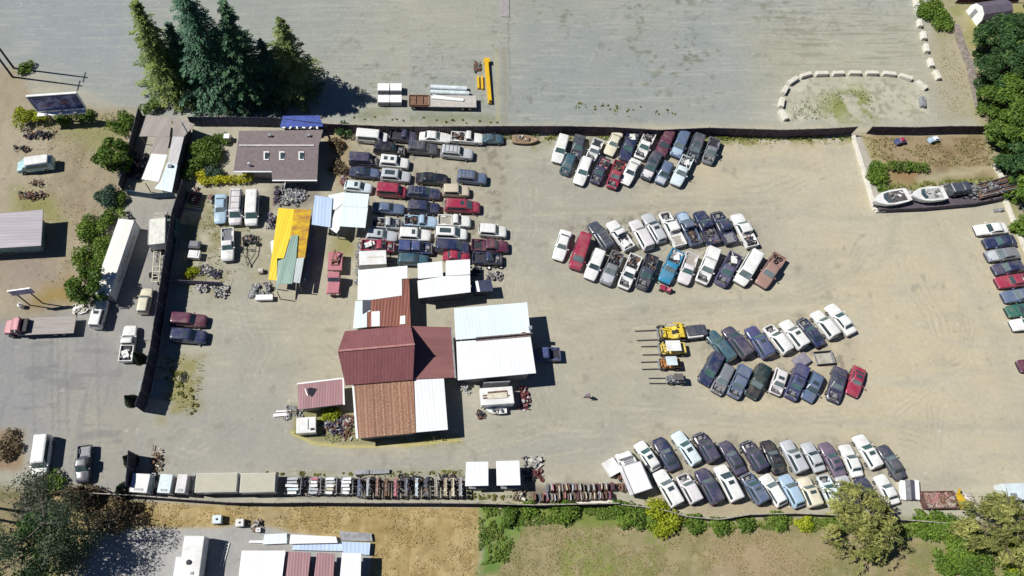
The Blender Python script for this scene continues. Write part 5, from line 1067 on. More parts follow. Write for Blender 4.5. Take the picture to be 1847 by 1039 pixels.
def build_fences():
    tp = mat('pale_rail', (.33, .31, .27), .85, var=.4)
    fence('board_fence', 'long dark board fence between the gravel lot and the yard', [(590, 238), (720, 243), (905, 242), (1010, 242), (1100, 244), (1180, 249), (1270, 245), (1400, 249), (1490, 246), (1535, 243)], 2.1, FENCE, cap=tp)
    fence('board_fence', 'shorter dark board fence above the pen of the boats', [(1562, 241), (1640, 242), (1700, 240), (1772, 240)], 1.8, FENCE, cap=tp)
    fence('board_fence', 'dark fence behind the sheds in the shade of the conifers', [(345, 226), (420, 226), (505, 228), (590, 238)], 2.1, mat('navy_fence_boards', (.05, .06, .12), .8, var=.3))
    fence('tall_fence', 'tall black fence separating the forecourt from the yard', [(340, 348), (322, 405), (312, 470), (298, 560), (286, 640), (270, 716), (259, 744)], 3.4, BLACKF, thick=.08)
    fence('tall_gate', 'short black gate section at the bottom of the forecourt', [(248, 822), (246, 850), (243, 884)], 3.3, BLACKF, 'gate', thick=.08)
    fence('blue_fence', 'blue fence panel below the long sheds', [(232, 352), (275, 358), (318, 356)], 1.4, BSIDE, bay=3)
    fence('board_fence', 'dark board fence along the lower edge of the yard', [(172, 893), (250, 897), (330, 903), (420, 909), (500, 910), (560, 909), (660, 910), (760, 910), (860, 911), (960, 914), (1110, 911)], 1.7, FENCE, cap=tp)
    fence('board_fence', 'leaning plank fence that swings round behind the cars above the bushes', [(1112, 912), (1180, 919), (1235, 934), (1290, 939), (1345, 930), (1425, 928), (1480, 930), (1560, 936), (1640, 941), (1700, 946), (1740, 942)], 1.2, mat('grey_planks', (.22, .19, .18), .9, var=.4), cap=tp)
    fence('bent_fence', 'bent pale fence end by the dark pickup', [(96, 893), (130, 884), (150, 880), (185, 884), (225, 900)], 1.1, mat('tan_planks', (.30, .23, .17), .9, var=.4), wob=.2)
    fence('back_fence', 'dark fence at the top corner behind the barn shaped shed', [(1722, 6), (1835, 4)], 1.6, mat('maroon_fence', (.08, .03, .05), .9))
    a = fence('yard_barrier', 'low dark barrier between the weedy yard and the black fence', [(305, 512), (350, 513), (405, 516)], 1.3, mat('lilac_boards', (.16, .15, .22), .8), bay=1.5)
    # chain link on the bank
    P = [G(x, y) for x, y in ((1800, 300), (1818, 330), (1822, 352), (1845, 395))]; c = centre(P); o = thing('chain_fence', 'pale chain link fence beside the pile of steel beams', 'fence', c, world=True)
    for p, q in zip(P, P[1:]):
        for z in (.1, .8, 1.5): m = MB(); m.bar(p + Vector((0, 0, z)), q + Vector((0, 0, z)), .05); m.build('rail', STEEL, o)
    for p in P: m = MB(); m.tube(p, p + Vector((0, 0, 1.6)), .05, n=6); m.build('post', STEEL, o)
    low_wall('concrete_kerb', 'long pale concrete kerb running down from the long fence to the white boat', [(1537, 246), (1552, 295), (1577, 381)], .45, .55, CONC, 'kerb')
    low_wall('concrete_kerb', 'pale concrete edge under the boats', [(1577, 382), (1650, 376)], .35, .5, CONC, 'kerb')
    low_wall('concrete_kerb', 'pale concrete kerb behind the line of sedans', [(1811, 362), (1830, 410), (1856, 470), (1890, 560)], .45, .5, CONC, 'kerb')
    low_wall('concrete_kerb', 'short pale kerb beside the pile of steel beams', [(1790, 298), (1806, 322)], .45, .5, CONC, 'kerb')
    low_wall('timber_wall', 'fallen grey timber wall on the bank beside the dark trees', [(1722, 48), (1732, 82), (1748, 122), (1756, 160), (1764, 196)], .55, 1.0, mat('old_timber', (.25, .215, .19), .95, var=.5, scale=1.5, bump=.5), 'timber wall')
    low_wall('drain_cover', 'grey concrete slab in the track at the top edge', [(911, -6), (911, 31)], .12, 1.5, mat('slab_grey', (.33, .31, .31), .9), 'slab')
    # concrete blocks
    B = [(1413, 207, 1417, 212, 'with a greenish face at the end of the ring beside the fence'), (1410, 185, 80, 0, 'second from the fence end of the ring'), (1416, 162, 62, 0, 'third from the fence end of the ring'), (1430, 145, 35, 0, 'on the bend of the ring'), (1453, 135, 14, 0, 'just past the bend of the ring'), (1482, 132.5, 4, 0, 'first along the straight top of the ring'), (1512, 132, 2, 0, 'second along the straight top of the ring'), (1542, 131.5, 0, 0, 'third along the straight top of the ring'), (1573, 131.5, 0, 0, 'fourth along the straight top of the ring'), (1604, 133, -7, 0, 'last along the straight top of the ring'), (1634, 139, -17, 0, 'where the ring bends back toward the fence'), (1662, 153, -33, 0, 'yellowish and tilted near the end of the ring'), (1664, 184, -88, 0, 'grey and half sunk, closing the ring')]
    rot = {0: -60}
    def block(px, py, ang, label, group, L=1.9, mt=None):
        a = math.radians(ang); p = G(px, py, .4); q = G(px + 5 * math.cos(a), py - 5 * math.sin(a), .4); rz = math.atan2(q.y - p.y, q.x - p.x); m = MB(); m.side([(-.38, 0), (.38, 0), (.36, .58), (.32, .68), (-.32, .68), (-.36, .58)], L); me = m.mesh('concrete_block', [mt or CONC])
        o = bpy.data.objects.new('concrete_block', me); C.objects.link(o); o.location = (p.x, p.y, 0); o.rotation_euler = (RND.uniform(-.03, .03), RND.uniform(-.04, .04), rz + math.pi / 2 + RND.uniform(-.05, .05)); o.scale = (RND.uniform(.93, 1.08), RND.uniform(.92, 1.08), 1); bv = o.modifiers.new('bevel', 'BEVEL'); bv.width = .03; tag(o, label, 'concrete block', group)
    for i, (x, y, a, _, l) in enumerate(B): block(x, y, rot.get(i, a), 'pale concrete block ' + l, 'concrete blocks in a ring', mt=STEEL if i == 12 else None)
    for x, y, a, l in ((1653, 4, -78, 'at the top edge, first of the straight line'), (1656, 19, -76, 'second from the top edge in the straight line'), (1659, 42, -80, 'third from the top edge in the straight line'), (1666, 64, -80, 'fourth from the top edge in the straight line'), (1671, 87, -78, 'third from the bottom end of the straight line'), (1679, 113, -76, 'next to the tilted end block of the straight line'), (1690, 135, -60, 'tilted at the bottom end of the straight line')):
        block(x, y, a, 'white concrete block ' + l, 'concrete blocks in a straight line', 1.75)
# ---------------------------------------------------------------- trucks, trailers, boats, machines, scrap
def frame_at(fx, fy, rx, ry, z=.8):
    f = G(fx, fy, z); r = G(rx, ry, z); c = (f + r) / 2; d = f - r; return (c.x, c.y, 0), math.atan2(d.y, d.x), d.length
def wheels(o, xs, w, r=.42, dual=False, name='wheel'):
    for x in xs:
        for sy in (-1, 1):
            m = MB(); y = sy * (w / 2 - .15); m.tube((x, y - .15, r), (x, y + .15, r), r, n=16); m.tube((x, y + sy * .14, r), (x, y + sy * .16, r), r * .55, n=12, mi=1); m.build(name, [TYRE, RIM], o, 40)
def cab(o, x0, x1, w, h, pm, hoodlen=1.2, hood=1.25):
    m = MB(); m.side([(x0, .55), (x1 + hoodlen - .05, .55), (x1 + hoodlen, .8), (x1 + hoodlen - .08, hood - .05), (x1 + hoodlen - .25, hood), (x1 + .05, hood + .08), (x1 - .35, h - .08), (x1 - .5, h), (x0 + .1, h), (x0, h - .1)], w, taper=[1, .9, .88, .86, .86, .95, .88, .86, .88, .9]); m.build('cab', pm, o, 30, bevel=.04)
    g = MB(); g.add([(x1 + .04, -w * .42, hood + .16), (x1 + .04, w * .42, hood + .16), (x1 - .31, w * .39, h - .10), (x1 - .31, -w * .39, h - .10), (x1 - .02, -w * .42, hood + .10), (x1 - .02, w * .42, hood + .10), (x1 - .40, w * .39, h - .10), (x1 - .40, -w * .39, h - .10)], [(0, 1, 2, 3), (7, 6, 5, 4), (0, 4, 5, 1), (1, 5, 6, 2), (2, 6, 7, 3), (3, 7, 4, 0)]); g.build('windshield', GLASS, o)
    for sy in (-1, 1): m = MB(); m.box(((x0 + x1) / 2 - .1, sy * w * .462, hood + .12), (x1 - x0 - .5, .05, h - hood - .32)); m.build('side_window', GLASS, o); m = MB(); m.box((x1 + hoodlen, sy * w * .32, .8), (.1, .3, .18)); m.build('headlight', LAMP, o)
def rail_frame(m, x0, x1, w, z, cross=6, mi=0):
    for sy in (-1, 1): m.bar((x0, sy * w / 2, z), (x1, sy * w / 2, z), .12, .2, mi)
    for i in range(cross): x = x0 + (x1 - x0) * i / (cross - 1); m.bar((x, -w / 2, z), (x, w / 2, z), .1, .12, mi)
def pile(name, label, cat, px, py, lx, ly, n, mats, z=0, rz=0, big=.6, hgt=.5, base=None, group=None, seed=1):
    p = G(px, py, z + .2); o = thing(name, label, cat, (p.x, p.y, z), rz, group); r = random.Random(seed + int(px)); m = MB(); h = MB()
    for layer in range(3):
        s = 1 - layer * .28; scrap_into(m, r, -lx / 2 * s, lx / 2 * s, -ly / 2 * s, ly / 2 * s, hgt * layer / 2.5, int(n / (layer + 1)), big, len(mats))
    m.build('scrap', mats, o)
    if base: h.box((0, 0, .02), (lx, ly, .25)); h.build('pallet', base, o)
    return o
def box_truck(name, label, cat, fx, fy, rx, ry, w, bh, bm, cm, cabl=1.6, group=None, bz=.9, extra=None):
    c, rz, L = frame_at(fx, fy, rx, ry, bh); o = thing(name, label, cat, c, rz, group); x0, x1 = -L / 2, L / 2; xc = x1 - cabl - .5
    m = MB(); m.box(((x0 + xc) / 2, 0, bz), (xc - x0, w, bh - bz)); b = m.build('box_body', bm, o, bevel=.06); m = MB()
    for sy in (-1, 1): m.box(((x0 + xc) / 2, sy * (w / 2 + .0), bh - .06), (xc - x0 + .06, .1, .09))
    m.build('roof_rail', STEEL, b); cab(o, xc + .08, x1 - .75, w * .88, 2.05, cm, .75, 1.2); m = MB(); rail_frame(m, x0 + .1, x1 - .4, .9, .62); m.build('chassis', DARK, o); wheels(o, (x0 + 1.1, x1 - .8), w * .95); return o
SP = {k: mat('scrap_' + k, c, .8, var=.6, scale=4) for k, c in dict(plum=(.075, .065, .11), pale=(.42, .415, .40), pink=(.24, .13, .13), red=(.16, .045, .05), navy=(.03, .035, .07)).items()}
def build_misc():
    P = paint; W = P('white')
    # long container with spray paint along its side
    c, rz, L = frame_at(229, 393, 181, 533, 2.6); o = thing('shipping_container', 'long white container with spray painted scrawl along its side', 'container', c, rz); w = 2.45; L = 12.2
    m = MB(); m.box((0, 0, .12), (L, w, 2.45)); b = m.build('body', corr('container_wall', (.60, .64, .68), 0, pitch=.3, ribs=.0), o, bevel=.03); m = MB(); m.box((0, 0, 2.57), (L - .1, w - .1, .03)); m.build('roof', corr('container_roof', (.80, .76, .72), 0, ribs=.0, var=.08, rust=(.50, .46, .42), rust_amt=.02), o)
    m = MB(); r = random.Random(4)
    for i in range(26):
        x = 4.2 - i * .30; z = 1.35 + r.uniform(-.5, .5); m.torus((x, -0 - w / 2 - .004 if 0 else 0, 0), (0, 1, 0), .2, .03) if 0 else None
        for sy in (-1,): m.bar((x - .2, sy * w / 2 + .004, z - r.uniform(.1, .5)), (x + r.uniform(-.2, .3), sy * w / 2 + .004, z + r.uniform(.1, .5)), .008, .10); m.bar((x - .2, sy * w / 2 + .004, z), (x + .15, sy * w / 2 + .004, z + r.uniform(-.3, .3)), .008, .09)
    m.build('graffiti', mat('spray_paint', (.03, .04, .06), .6, var=.4), o); m = MB()
    for k in (-.6, .6): m.box((-L / 2 - .03, k, .2), (.06, 1.1, 2.25))
    m.build('door', STEEL, o)
    for sx in (-1, 1):
        for sy in (-1, 1): m = MB(); m.box((sx * (L / 2 - .07), sy * (w / 2 - .07), .02), (.17, .17, 2.62)); m.build('corner_post', STEEL, o)
    # camper van up in the dirt yard
    c, rz, L = frame_at(33, 301, 95, 293, .9); o = thing('camper_van', 'white roofed camper van with blue shaded sides in the dirt yard', 'camper van', c, rz); L = 5.6
    m = MB(); m.side([(-2.8, .35), (2.7, .35), (2.8, .7), (2.7, 1.0), (1.95, 1.2), (1.5, 1.75), (-2.6, 1.8), (-2.8, 1.5)], 2.0, taper=[1, .92, .86, .86, .9, .86, .88, .96]); m.build('body', mat('camper_shade_blue', (.38, .58, .62), .4, coat=.3), o, 40, bevel=.05); m = MB(); m.box((-.6, 0, 1.74), (3.6, 1.65, .42)); m.build('raised_roof', W, o, 30, bevel=.16)  # white van's shaded side put into the body as blue colour
    m = MB(); m.add([(1.9, -.8, 1.26), (1.9, .8, 1.26), (1.52, .76, 1.70), (1.52, -.76, 1.70), (1.85, -.8, 1.2), (1.85, .8, 1.2), (1.45, .76, 1.66), (1.45, -.76, 1.66)], [(0, 1, 2, 3), (7, 6, 5, 4), (0, 4, 5, 1), (1, 5, 6, 2), (2, 6, 7, 3), (3, 7, 4, 0)]); m.build('windshield', GLASS, o); wheels(o, (-1.6, 1.8), 2.0, .34)
    for sy in (-1, 1): m = MB(); m.box((-.5, sy * .955, 1.2), (3.2, .04, .42)); m.build('side_window', GLASS, o)
    # red flatbed
    c, rz, L = frame_at(10, 591, 136, 586, 1.0); o = thing('flatbed_truck', 'red cab flatbed truck with an empty grey deck by the roadside', 'truck', c, rz); x0, x1 = -L / 2, L / 2
    cab(o, x1 - 2.5, x1 - 1.1, 2.1, 2.3, P('pink'), 1.1, 1.35); m = MB(); m.box((x0 + 3.75, 0, 1.0), (7.5, 2.55, .16)); d = m.build('deck', mat('grey_deck', (.36, .33, .31), .85, var=.25, stretch=(.15, 2, 1), scale=2), o); m = MB(); m.box((x0 + 7.6, 0, 1.1), (.12, 2.4, 1.1)); m.build('headboard', STEEL, o); m = MB(); rail_frame(m, x0 + .1, x1 - .5, .9, .75); m.build('chassis', DARK, o); wheels(o, (x0 + 1.6, x0 + 2.8, x1 - .9), 2.4, .48); m = MB(); m.box((x1 - 3.0, 0, .9), (.7, 1.9, .9)); m.build('tool_box', DARK, o)
    # vintage tow truck
    c, rz, L = frame_at(601, 532, 606, 456, 1.0); o = thing('tow_truck', 'faded red vintage tow truck with a folded crane on its back', 'truck', c, rz); x0, x1 = -L / 2, L / 2
    cab(o, x1 - 3.2, x1 - 1.9, 1.9, 2.1, P('pink'), 1.8, 1.4); m = MB(); m.box((x0 + 1.5, 0, .85), (3.0, 2.1, .5)); m.build('bed', P('pink'), o, bevel=.05); m = MB(); m.bar((x0 + 2.2, -.5, 1.4), (x0 + .2, 0, 2.4), .14); m.bar((x0 + 2.2, .5, 1.4), (x0 + .2, 0, 2.4), .14); m.bar((x0 + 2.2, -.5, 1.4), (x0 + 2.2, .5, 1.4), .14); m.tube((x0 + 1.6, -.5, 1.55), (x0 + 1.6, .5, 1.55), .22); m.bar((x0 + .2, 0, 2.4), (x0 - .1, 0, 1.3), .08); m.build('crane', RUST, o)
    for sy in (-1, 1): m = MB(); m.side([(x1 - 1.7, .6), (x1 - .2, .6), (x1 - .4, 1.0), (x1 - 1.3, 1.05)], .4, sy * .85); m.build('fender', P('pink'), o, bevel=.08)
    wheels(o, (x0 + 1.2, x1 - .9), 2.1, .45)
    # cab-over box truck and its bare chassis
    box_truck('box_truck', 'pale weathered box truck squeezed between the white container and the black fence', 'truck', 284, 372, 282, 440, 2.4, 2.7, mat('weathered_white', (.70, .70, .64), .5, var=.15, dirt=(.4, .4, .36), dirt_amt=.3), P('dull'))
    c, rz, L = frame_at(285, 436, 280, 508, .8); o = thing('truck_chassis', 'bare cream truck chassis behind the weathered box truck', 'chassis', c, rz); m = MB(); rail_frame(m, -L / 2, L / 2, .95, .75, 9); m.build('frame_rails', P('cream'), o); m = MB(); m.box((L / 2 - .8, 0, .7), (.9, .8, .5)); m.tube((L / 2 - 1.9, 0, 1.0), (L / 2 - 3.4, 0, .95), .15); m.build('engine', METAL, o); wheels(o, (-L / 2 + 1.3, L / 2 - 1.0), 2.0, .42)
    # white camper beside the workshop
    c, rz, L = frame_at(926, 712, 867, 716, 2.0); o = thing('travel_trailer', 'white flat roofed trailer with rusty racks on its roof below the white workshop', 'trailer', c, rz); m = MB(); m.box((0, 0, .5), (L, 2.35, 1.6)); b = m.build('body', W, o, bevel=.1); m = MB(); m.bar((-1.9, -.25, 2.17), (1.6, -.1, 2.17), .18, .1); m.bar((-1.9, .1, 2.17), (1.4, .2, 2.17), .16, .1); m.tube((-1.2, .45, 2.2), (1.3, .5, 2.2), .14); m.build('roof_rack', RUST, o); m = MB(); m.box((0, 0, 2.11), (2.6, .8, .12)); m.build('roof_hatch', mat('cream_hatch', (.6, .57, .46), .6), o); wheels(o, (-.4, .5), 2.3, .34)
    def boat(label, fx, fy, rx, ry, w, h, pm, im, z=.0, gear=False, name='boat', group=None):
        c, rz, L = frame_at(fx, fy, rx, ry, z + h); o = thing(name, label, 'boat', (c[0], c[1], z), rz, group); x0, x1 = -L / 2, L / 2
        st = [(x0, .82, 1), (x0 + .15 * L, .95, 1), (x0 + .45 * L, 1, 1), (x0 + .7 * L, .86, 1.02), (x0 + .88 * L, .5, 1.07), (x1, .06, 1.12)]
        rings = [[(x, -w / 2 * k, h * s), (x, -w / 2 * k * .93, h * .45), (x, -w * .12 * k, .05 + (1 - k) * .3), (x, w * .12 * k, .05 + (1 - k) * .3), (x, w / 2 * k * .93, h * .45), (x, w / 2 * k, h * s)] for x, k, s in st]; m = MB(); m.loft(rings); m.build('hull', pm, o, 40)
        m = MB(); m.prism([(x0 + .12 * L, -w * .36), (x0 + .55 * L, -w * .38), (x0 + .66 * L, -w * .2), (x0 + .66 * L, w * .2), (x0 + .55 * L, w * .38), (x0 + .12 * L, w * .36)], h * 1.0, h * 1.0 + .04); ck = m.build('cockpit', im, o); m = MB(); r = random.Random(int(fx)); scrap_into(m, r, x0 + .16 * L, x0 + .55 * L, -w * .28, w * .28, h * 1.02, 10 if gear else 5, .6, 3); m.build('gear', [METAL, WHITE, STEEL], ck); m = MB(); m.add([(x0 + .66 * L, -w * .34, h), (x0 + .72 * L, 0, h), (x0 + .66 * L, w * .34, h), (x0 + .6 * L, w * .3, h + .35), (x0 + .65 * L, 0, h + .38), (x0 + .6 * L, -w * .3, h + .35)], [(0, 1, 4, 5), (1, 2, 3, 4)]); m.build('windscreen', GLASS, o); return o
    boat('white motor boat with its bow over the pale kerb corner', 1576, 362, 1640, 350, 2.5, 1.1, W, mat('boat_floor', (.10, .09, .09), .8, var=.5), .8, True)
    boat('second white boat piled with gear behind the motor boat', 1644, 352, 1706, 347, 2.5, 1.3, W, mat('boat_floor2', (.45, .45, .44), .8, var=.4), .8, True)
    boat('small smooth white boat beside the white trailer below the workshop', 876, 739, 914, 738, 1.2, .7, W, WHITE, 0)
    boat('rusty brown rowing boat lying by the long dark fence', 971, 252, 924, 250, 1.7, .6, mat('brown_hull', (.30, .22, .14), .8, var=.3), mat('brown_in', (.22, .15, .10), .9))
    o = car('crew_pickup', 'charcoal', 1752, 344, 1703, 350, 'can=charcoal n', 'dark canopied pickup shell raised on blocks beside the second white boat', 'scrap line below the pen'); o.location.z = .9
    m = MB(); rail_frame(m, -2.2, 2.2, 1.6, -.12, 4); m.build('support_blocks', RUST, o)
    pile('engine_pile', 'heap of dark engines between the pickup shell and the steel beams', 'scrap heap', 1757, 346, 4.6, 2.2, 60, [DARK, STEEL, METAL], z=.8, hgt=1.0, big=.9, seed=5)
    c, rz, L = frame_at(1818, 334, 1768, 346, 1.2); o = thing('beam_trailer', 'long trailer stacked with dark steel beams', 'trailer', (c[0], c[1], .7), rz); L = 6.4; m = MB(); m.box((0, 0, .6), (L, 2.3, .2)); m.build('deck', RUST, o); wheels(o, (-1.2, -.2), 2.2, .4)
    for i in range(9): m = MB(); y = -1.0 + i * .24; m.bar((-L / 2 + RND.uniform(0, .8), y + RND.uniform(-.1, .1), .95 + .16 * (i % 3)), (L / 2 - RND.uniform(0, .9), y + RND.uniform(-.1, .1), 1.0 + .18 * (i % 3)), .16, .2); m.build('beam', [STEEL, RUST, DARK][i % 3], o)
    low_wall('shade_bank', 'dark slab added for the shade under the boats and beams', [(1578, 375), (1655, 372), (1745, 364), (1816, 350)], .9, 1.7, mat('boat_shade_dark', (.10, .085, .10), .9, var=.4), 'dark slab')  # dark slab added for the shadow and undersides below the boats
    p = G(1800, 380); m = MB(); m.box((0, 0, 0), (1.6, .5, .25), .1); m.box((.3, .0, .25), (.6, .4, .2), .3); tag(m.build('skid_block', STEEL), 'small dark skid lying beside the dark slab under the boats', 'skid').location = p
    for x, y, k, l in ((1622, 256, 'blue', 'blue and red toy wagon lying in the dry pen'), (1682, 253, 'lightblue', 'pale blue crate in the dry pen')):
        p = G(x, y, .3); o = thing('yard_toy' if k == 'blue' else 'pen_crate', l, 'toy wagon' if k == 'blue' else 'crate', (p.x, p.y, 0), .3); m = MB(); m.side([(-.8, .2), (.8, .2), (.9, .7), (-.7, .8)], .9); m.build('tub', P(k), o, bevel=.08); m = MB(); m.box((.2, 0, .74), (.6, .6, .25)); m.build('lid' if k != 'blue' else 'seat', P('red' if k == 'blue' else 'white'), o, bevel=.05)
        wheels(o, (-.5, .5), 1.0, .18)
    # forklifts and loader
    def forklift(label, bx, by, fx, fy, w, body, roofm, big=False):
        c, rz, L = frame_at(fx, fy, bx, by, .6); o = thing('wheel_loader' if big else 'forklift', label, 'wheel loader' if big else 'forklift', c, rz, 'forklifts and loader facing the yard'); x0, x1 = -L / 2, L / 2
        m = MB(); m.side([(x0, .45), (x0 + .1, 1.15), (x0 + .35 * L, 1.2), (x0 + .45 * L, .8), (x1 - .45, .75), (x1 - .35, .4)], w * .8); m.build('body', body, o, 30, bevel=.06); h = 2.3 if big else 1.9
        for sx in (x0 + .35 * L, x1 - .75):
            for sy in (-1, 1): m = MB(); m.tube((sx, sy * w * .36, .9), (sx - .05, sy * w * .33, h), .045, n=6); m.build('guard_post', DARK, o)
        m = MB(); m.box(((x0 + .35 * L + x1 - .75) / 2 - .03, 0, h), (x1 - .75 - x0 - .35 * L + .35, w * .8, .07)) if not big else [m.bar((x0 + .3 * L, -w * .36, h), (x0 + .3 * L, w * .36, h), .35, .12), m.bar((x0 + .3 * L, -w * .36, h), (x0 + .55 * L, -w * .36, h), .22, .12), m.bar((x0 + .3 * L, w * .36, h), (x0 + .55 * L, w * .36, h), .22, .12)]; m.build('overhead_guard', roofm, o, bevel=.03); m = MB(); m.box((x0 + .45 * L, 0, .95), (.5, .5, .15)); m.box((x0 + .38 * L, 0, 1.0), (.12, .5, .6)); m.build('seat', DARK, o)
        m = MB()
        for sy in (-1, 1): m.box((x1 - .22, sy * w * .25, .1), (.14, .1, h + .1))
        for z in (.3, 1.1, 1.9): m.box((x1 - .2, 0, z), (.1, w * .55, .1))
        m.build('mast', body if not big else STEEL, o); m = MB(); m.box((x1 - .1, 0, .12), (.08, w * .8, .55)); m.build('carriage', STEEL, o)
        for sy in (-1, 1): m = MB(); m.side([(x1 - .1, .08), (x1 + (2.9 if big else 2.2), .10), (x1 + (2.9 if big else 2.2), .13), (x1 - .1, .18)], .14, sy * w * .32); m.build('fork', DARK, o)
        wheels(o, (x0 + .45, x1 - .6), w, .55 if big else .36)
    Y = P('yellow'); 
    forklift('yellow wheel loader with long forks at the top of the forklift line', 1236, 600, 1186, 602, 2.2, Y, Y, True)
    forklift('yellow forklift with a square white roof below the wheel loader', 1236, 629, 1188, 630, 1.9, mat('faded_yellow', (.66, .52, .14), .5, var=.3), W); forklift('orange brown forklift with a pale roof', 1226, 656, 1188, 657, 1.6, mat('orange_brown', (.38, .17, .06), .6, var=.4), P('ice')); forklift('small roofless looking grey forklift at the bottom of the line', 1236, 685, 1202, 685, 1.15, STEEL, flat('guard_grey', (.13, .12, .12)))
    c, rz, L = frame_at(1272, 597, 1237, 601, .9); o = thing('dump_cart', 'little white dump truck with a dark load bed beside the wheel loader', 'truck', c, rz); m = MB(); m.box((-.3, 0, .7), (2.2, 1.7, .55)); m.build('body', W, o, bevel=.05); m = MB(); m.side([(-1.35, 1.25), (.8, 1.25), (.9, 1.5), (-1.4, 1.55)], 1.45, .12); m.build('load_bed', P('charcoal'), o, bevel=.03); m = MB(); m.side([(.85, .5), (1.6, .5), (1.6, 1.0), (1.3, 1.55), (.85, 1.6)], 1.5); m.build('cab', P('charcoal'), o, bevel=.06); wheels(o, (-.8, 1.0), 1.7, .34)
    # loose truck canopy, trailer frame
    p = G(1447, 650, .4); o = thing('truck_canopy', 'loose grey purple truck canopy lying between the two forklift rows', 'canopy', (p.x, p.y, 0), math.radians(32)); m = MB(); mk = lambda a, w, z: [(-a, -w, z), (a, -w, z), (a, w, z), (-a, w, z)]; m.loft([mk(1.1, .85, 0), mk(1.05, .78, .5), mk(.9, .65, .62)]); m.build('shell', mat('canopy_grey', (.27, .25, .30), .6), o, 30); m = MB(); m.box((0, -.83, .18), (1.5, .04, .26)); m.build('window', GLASS, o)
    p = G(1486, 646, .3); o = thing('utility_trailer', 'open square steel trailer frame beside the loose canopy', 'frame', (p.x, p.y, 0), math.radians(5)); 
    for a, b in (((-1.2, -.9), (1.2, -.9)), ((-1.2, .9), (1.2, .9)), ((1.2, -.9), (1.2, .9)), ((-1.2, -.9), (-1.2, .9))): m = MB(); m.bar((a[0], a[1], .35), (b[0], b[1], .35), .09, .5 if a[0] != -1.2 or b[0] != -1.2 else .06); m.build('side_rail', [STEEL, DARK][a[1] == b[1]], o)
    m = MB(); m.box((0, 0, .06), (2.3, 1.7, .05)); m.build('floor', mat('bare_floor', (.42, .40, .34), .9), o)
    p = G(1200, 522, .3); o = thing('riding_mower', 'small red riding mower parked below the bright blue pickup', 'mower', (p.x, p.y, 0), math.radians(160)); m = MB(); m.side([(-.8, .3), (.8, .3), (.85, .7), (.1, .8), (0, .55), (-.8, .6)], .7); m.build('body', P('red'), o, bevel=.06); m = MB(); m.box((-.35, 0, .6), (.4, .5, .12)); m.box((-.55, 0, .7), (.1, .5, .4)); m.build('seat', P('pink'), o); wheels(o, (-.55, .6), .95, .25); m = MB(); m.torus((.1, 0, .95), (-.5, 0, 1), .17, .025); m.build('steering_wheel', DARK, o)
    # north lot: blocks, flatbed, pipes, crane boom
    k = 0
    for x, y, l in ((692, 159, 'at the back, next to the conifer shadow'), (714, 159, 'at the back, nearer the rusty trailer'), (692, 180, 'at the front, next to the conifer shadow'), (714, 180, 'at the front, nearer the rusty trailer')):
        p = G(x, y, .8); o = thing('panel_stack', 'bundle of white panels ' + l, 'panel bundle', (p.x, p.y, 0), 0, 'bundles of white panels')
        for i in range(3): m = MB(); m.box((RND.uniform(-.03, .03), 0, .1 + i * .36), (1.9, 1.5, .31)); m.build('panel_bundle', WHITE if i == 2 else STEEL, o, bevel=.02)
        m = MB()
        for s in (-.6, .6): m.box((s, 0, 0), (.12, 1.5, .1))
        m.build('bearer', WOOD, o)
    c, rz, L = frame_at(861, 184, 738, 182, .9); o = thing('flatbed_trailer', 'flatbed trailer with a rusty front and pale deck on the gravel lot', 'trailer', c, rz); m = MB(); m.box((1.5, 0, .85), (L - 3.4, 2.4, .18)); m.build('deck', mat('pale_deck', (.48, .45, .42), .8, var=.15), o); m = MB(); m.box((-L / 2 + 1.6, 0, .8), (3.2, 2.3, .2)); rail_frame(m, -L / 2, -L / 2 + 3.3, 2.0, 1.1, 4); m.build('gooseneck', RUST, o); wheels(o, (L / 2 - 1.2, L / 2 - 2.4, -L / 2 + .8), 2.3, .42)
    for y0, x0, x1, l in ((157, 776, 842, 'farther of the two white pipes behind the flatbed trailer'), (166, 776, 846, 'nearer of the two white pipes behind the flatbed trailer')):
        a, b = G(x0, y0, .4), G(x1, y0 + 3, .4); m = MB(); m.tube((0, 0, .4), (*(b - a).to_2d(), .4), .4, n=18); m.tube((*((b - a) * .995).to_2d(), .4), (*((b - a) * 1.002).to_2d(), .4), .33, n=18, mi=1); tag(m.build('steel_pipe', [mat('pipe_white', (.66, .74, .76), .4), INTERIOR], None, 40), l, 'pipe', 'white pipes on the gravel lot').location = (a.x, a.y, 0)
    a, b = G(778, 176, 1.1), G(836, 181, 1.1); m = MB(); m.bar((0, 0, 1.15), (*(b - a).to_2d(), 1.15), .5, .18); m.bar((.2, .5, 1.12), (*(b - a).to_2d() * .9, 1.12), .25, .14); tag(m.build('pale_beam', WHITE), 'pale beam lying on the flatbed trailer', 'beam').location = (a.x, a.y, 0)
    a, b = G(877, 108, .5), G(884, 186, .4); d = b - a; o = thing('crane_boom', 'long yellow crane boom lying on the gravel', 'crane boom', (a.x, a.y, 0), math.atan2(d.y, d.x)); L = d.length; m = MB(); m.side([(0, .1), (L, .1), (L, .55), (.7, .75), (0, .6)], .62); m.build('boom', mat('boom_yellow', (.72, .44, .02), .5, var=.15), o, bevel=.04); m = MB(); m.box((.25, .1, .2), (.9, 1.0, .6)); m.build('boom_head', mat('boom_yellow', (.72, .44, .02)), o, bevel=.05); m = MB(); m.box((L - .2, 0, .2), (.3, .3, .55)); m.build('boom_tip', DARK, o)
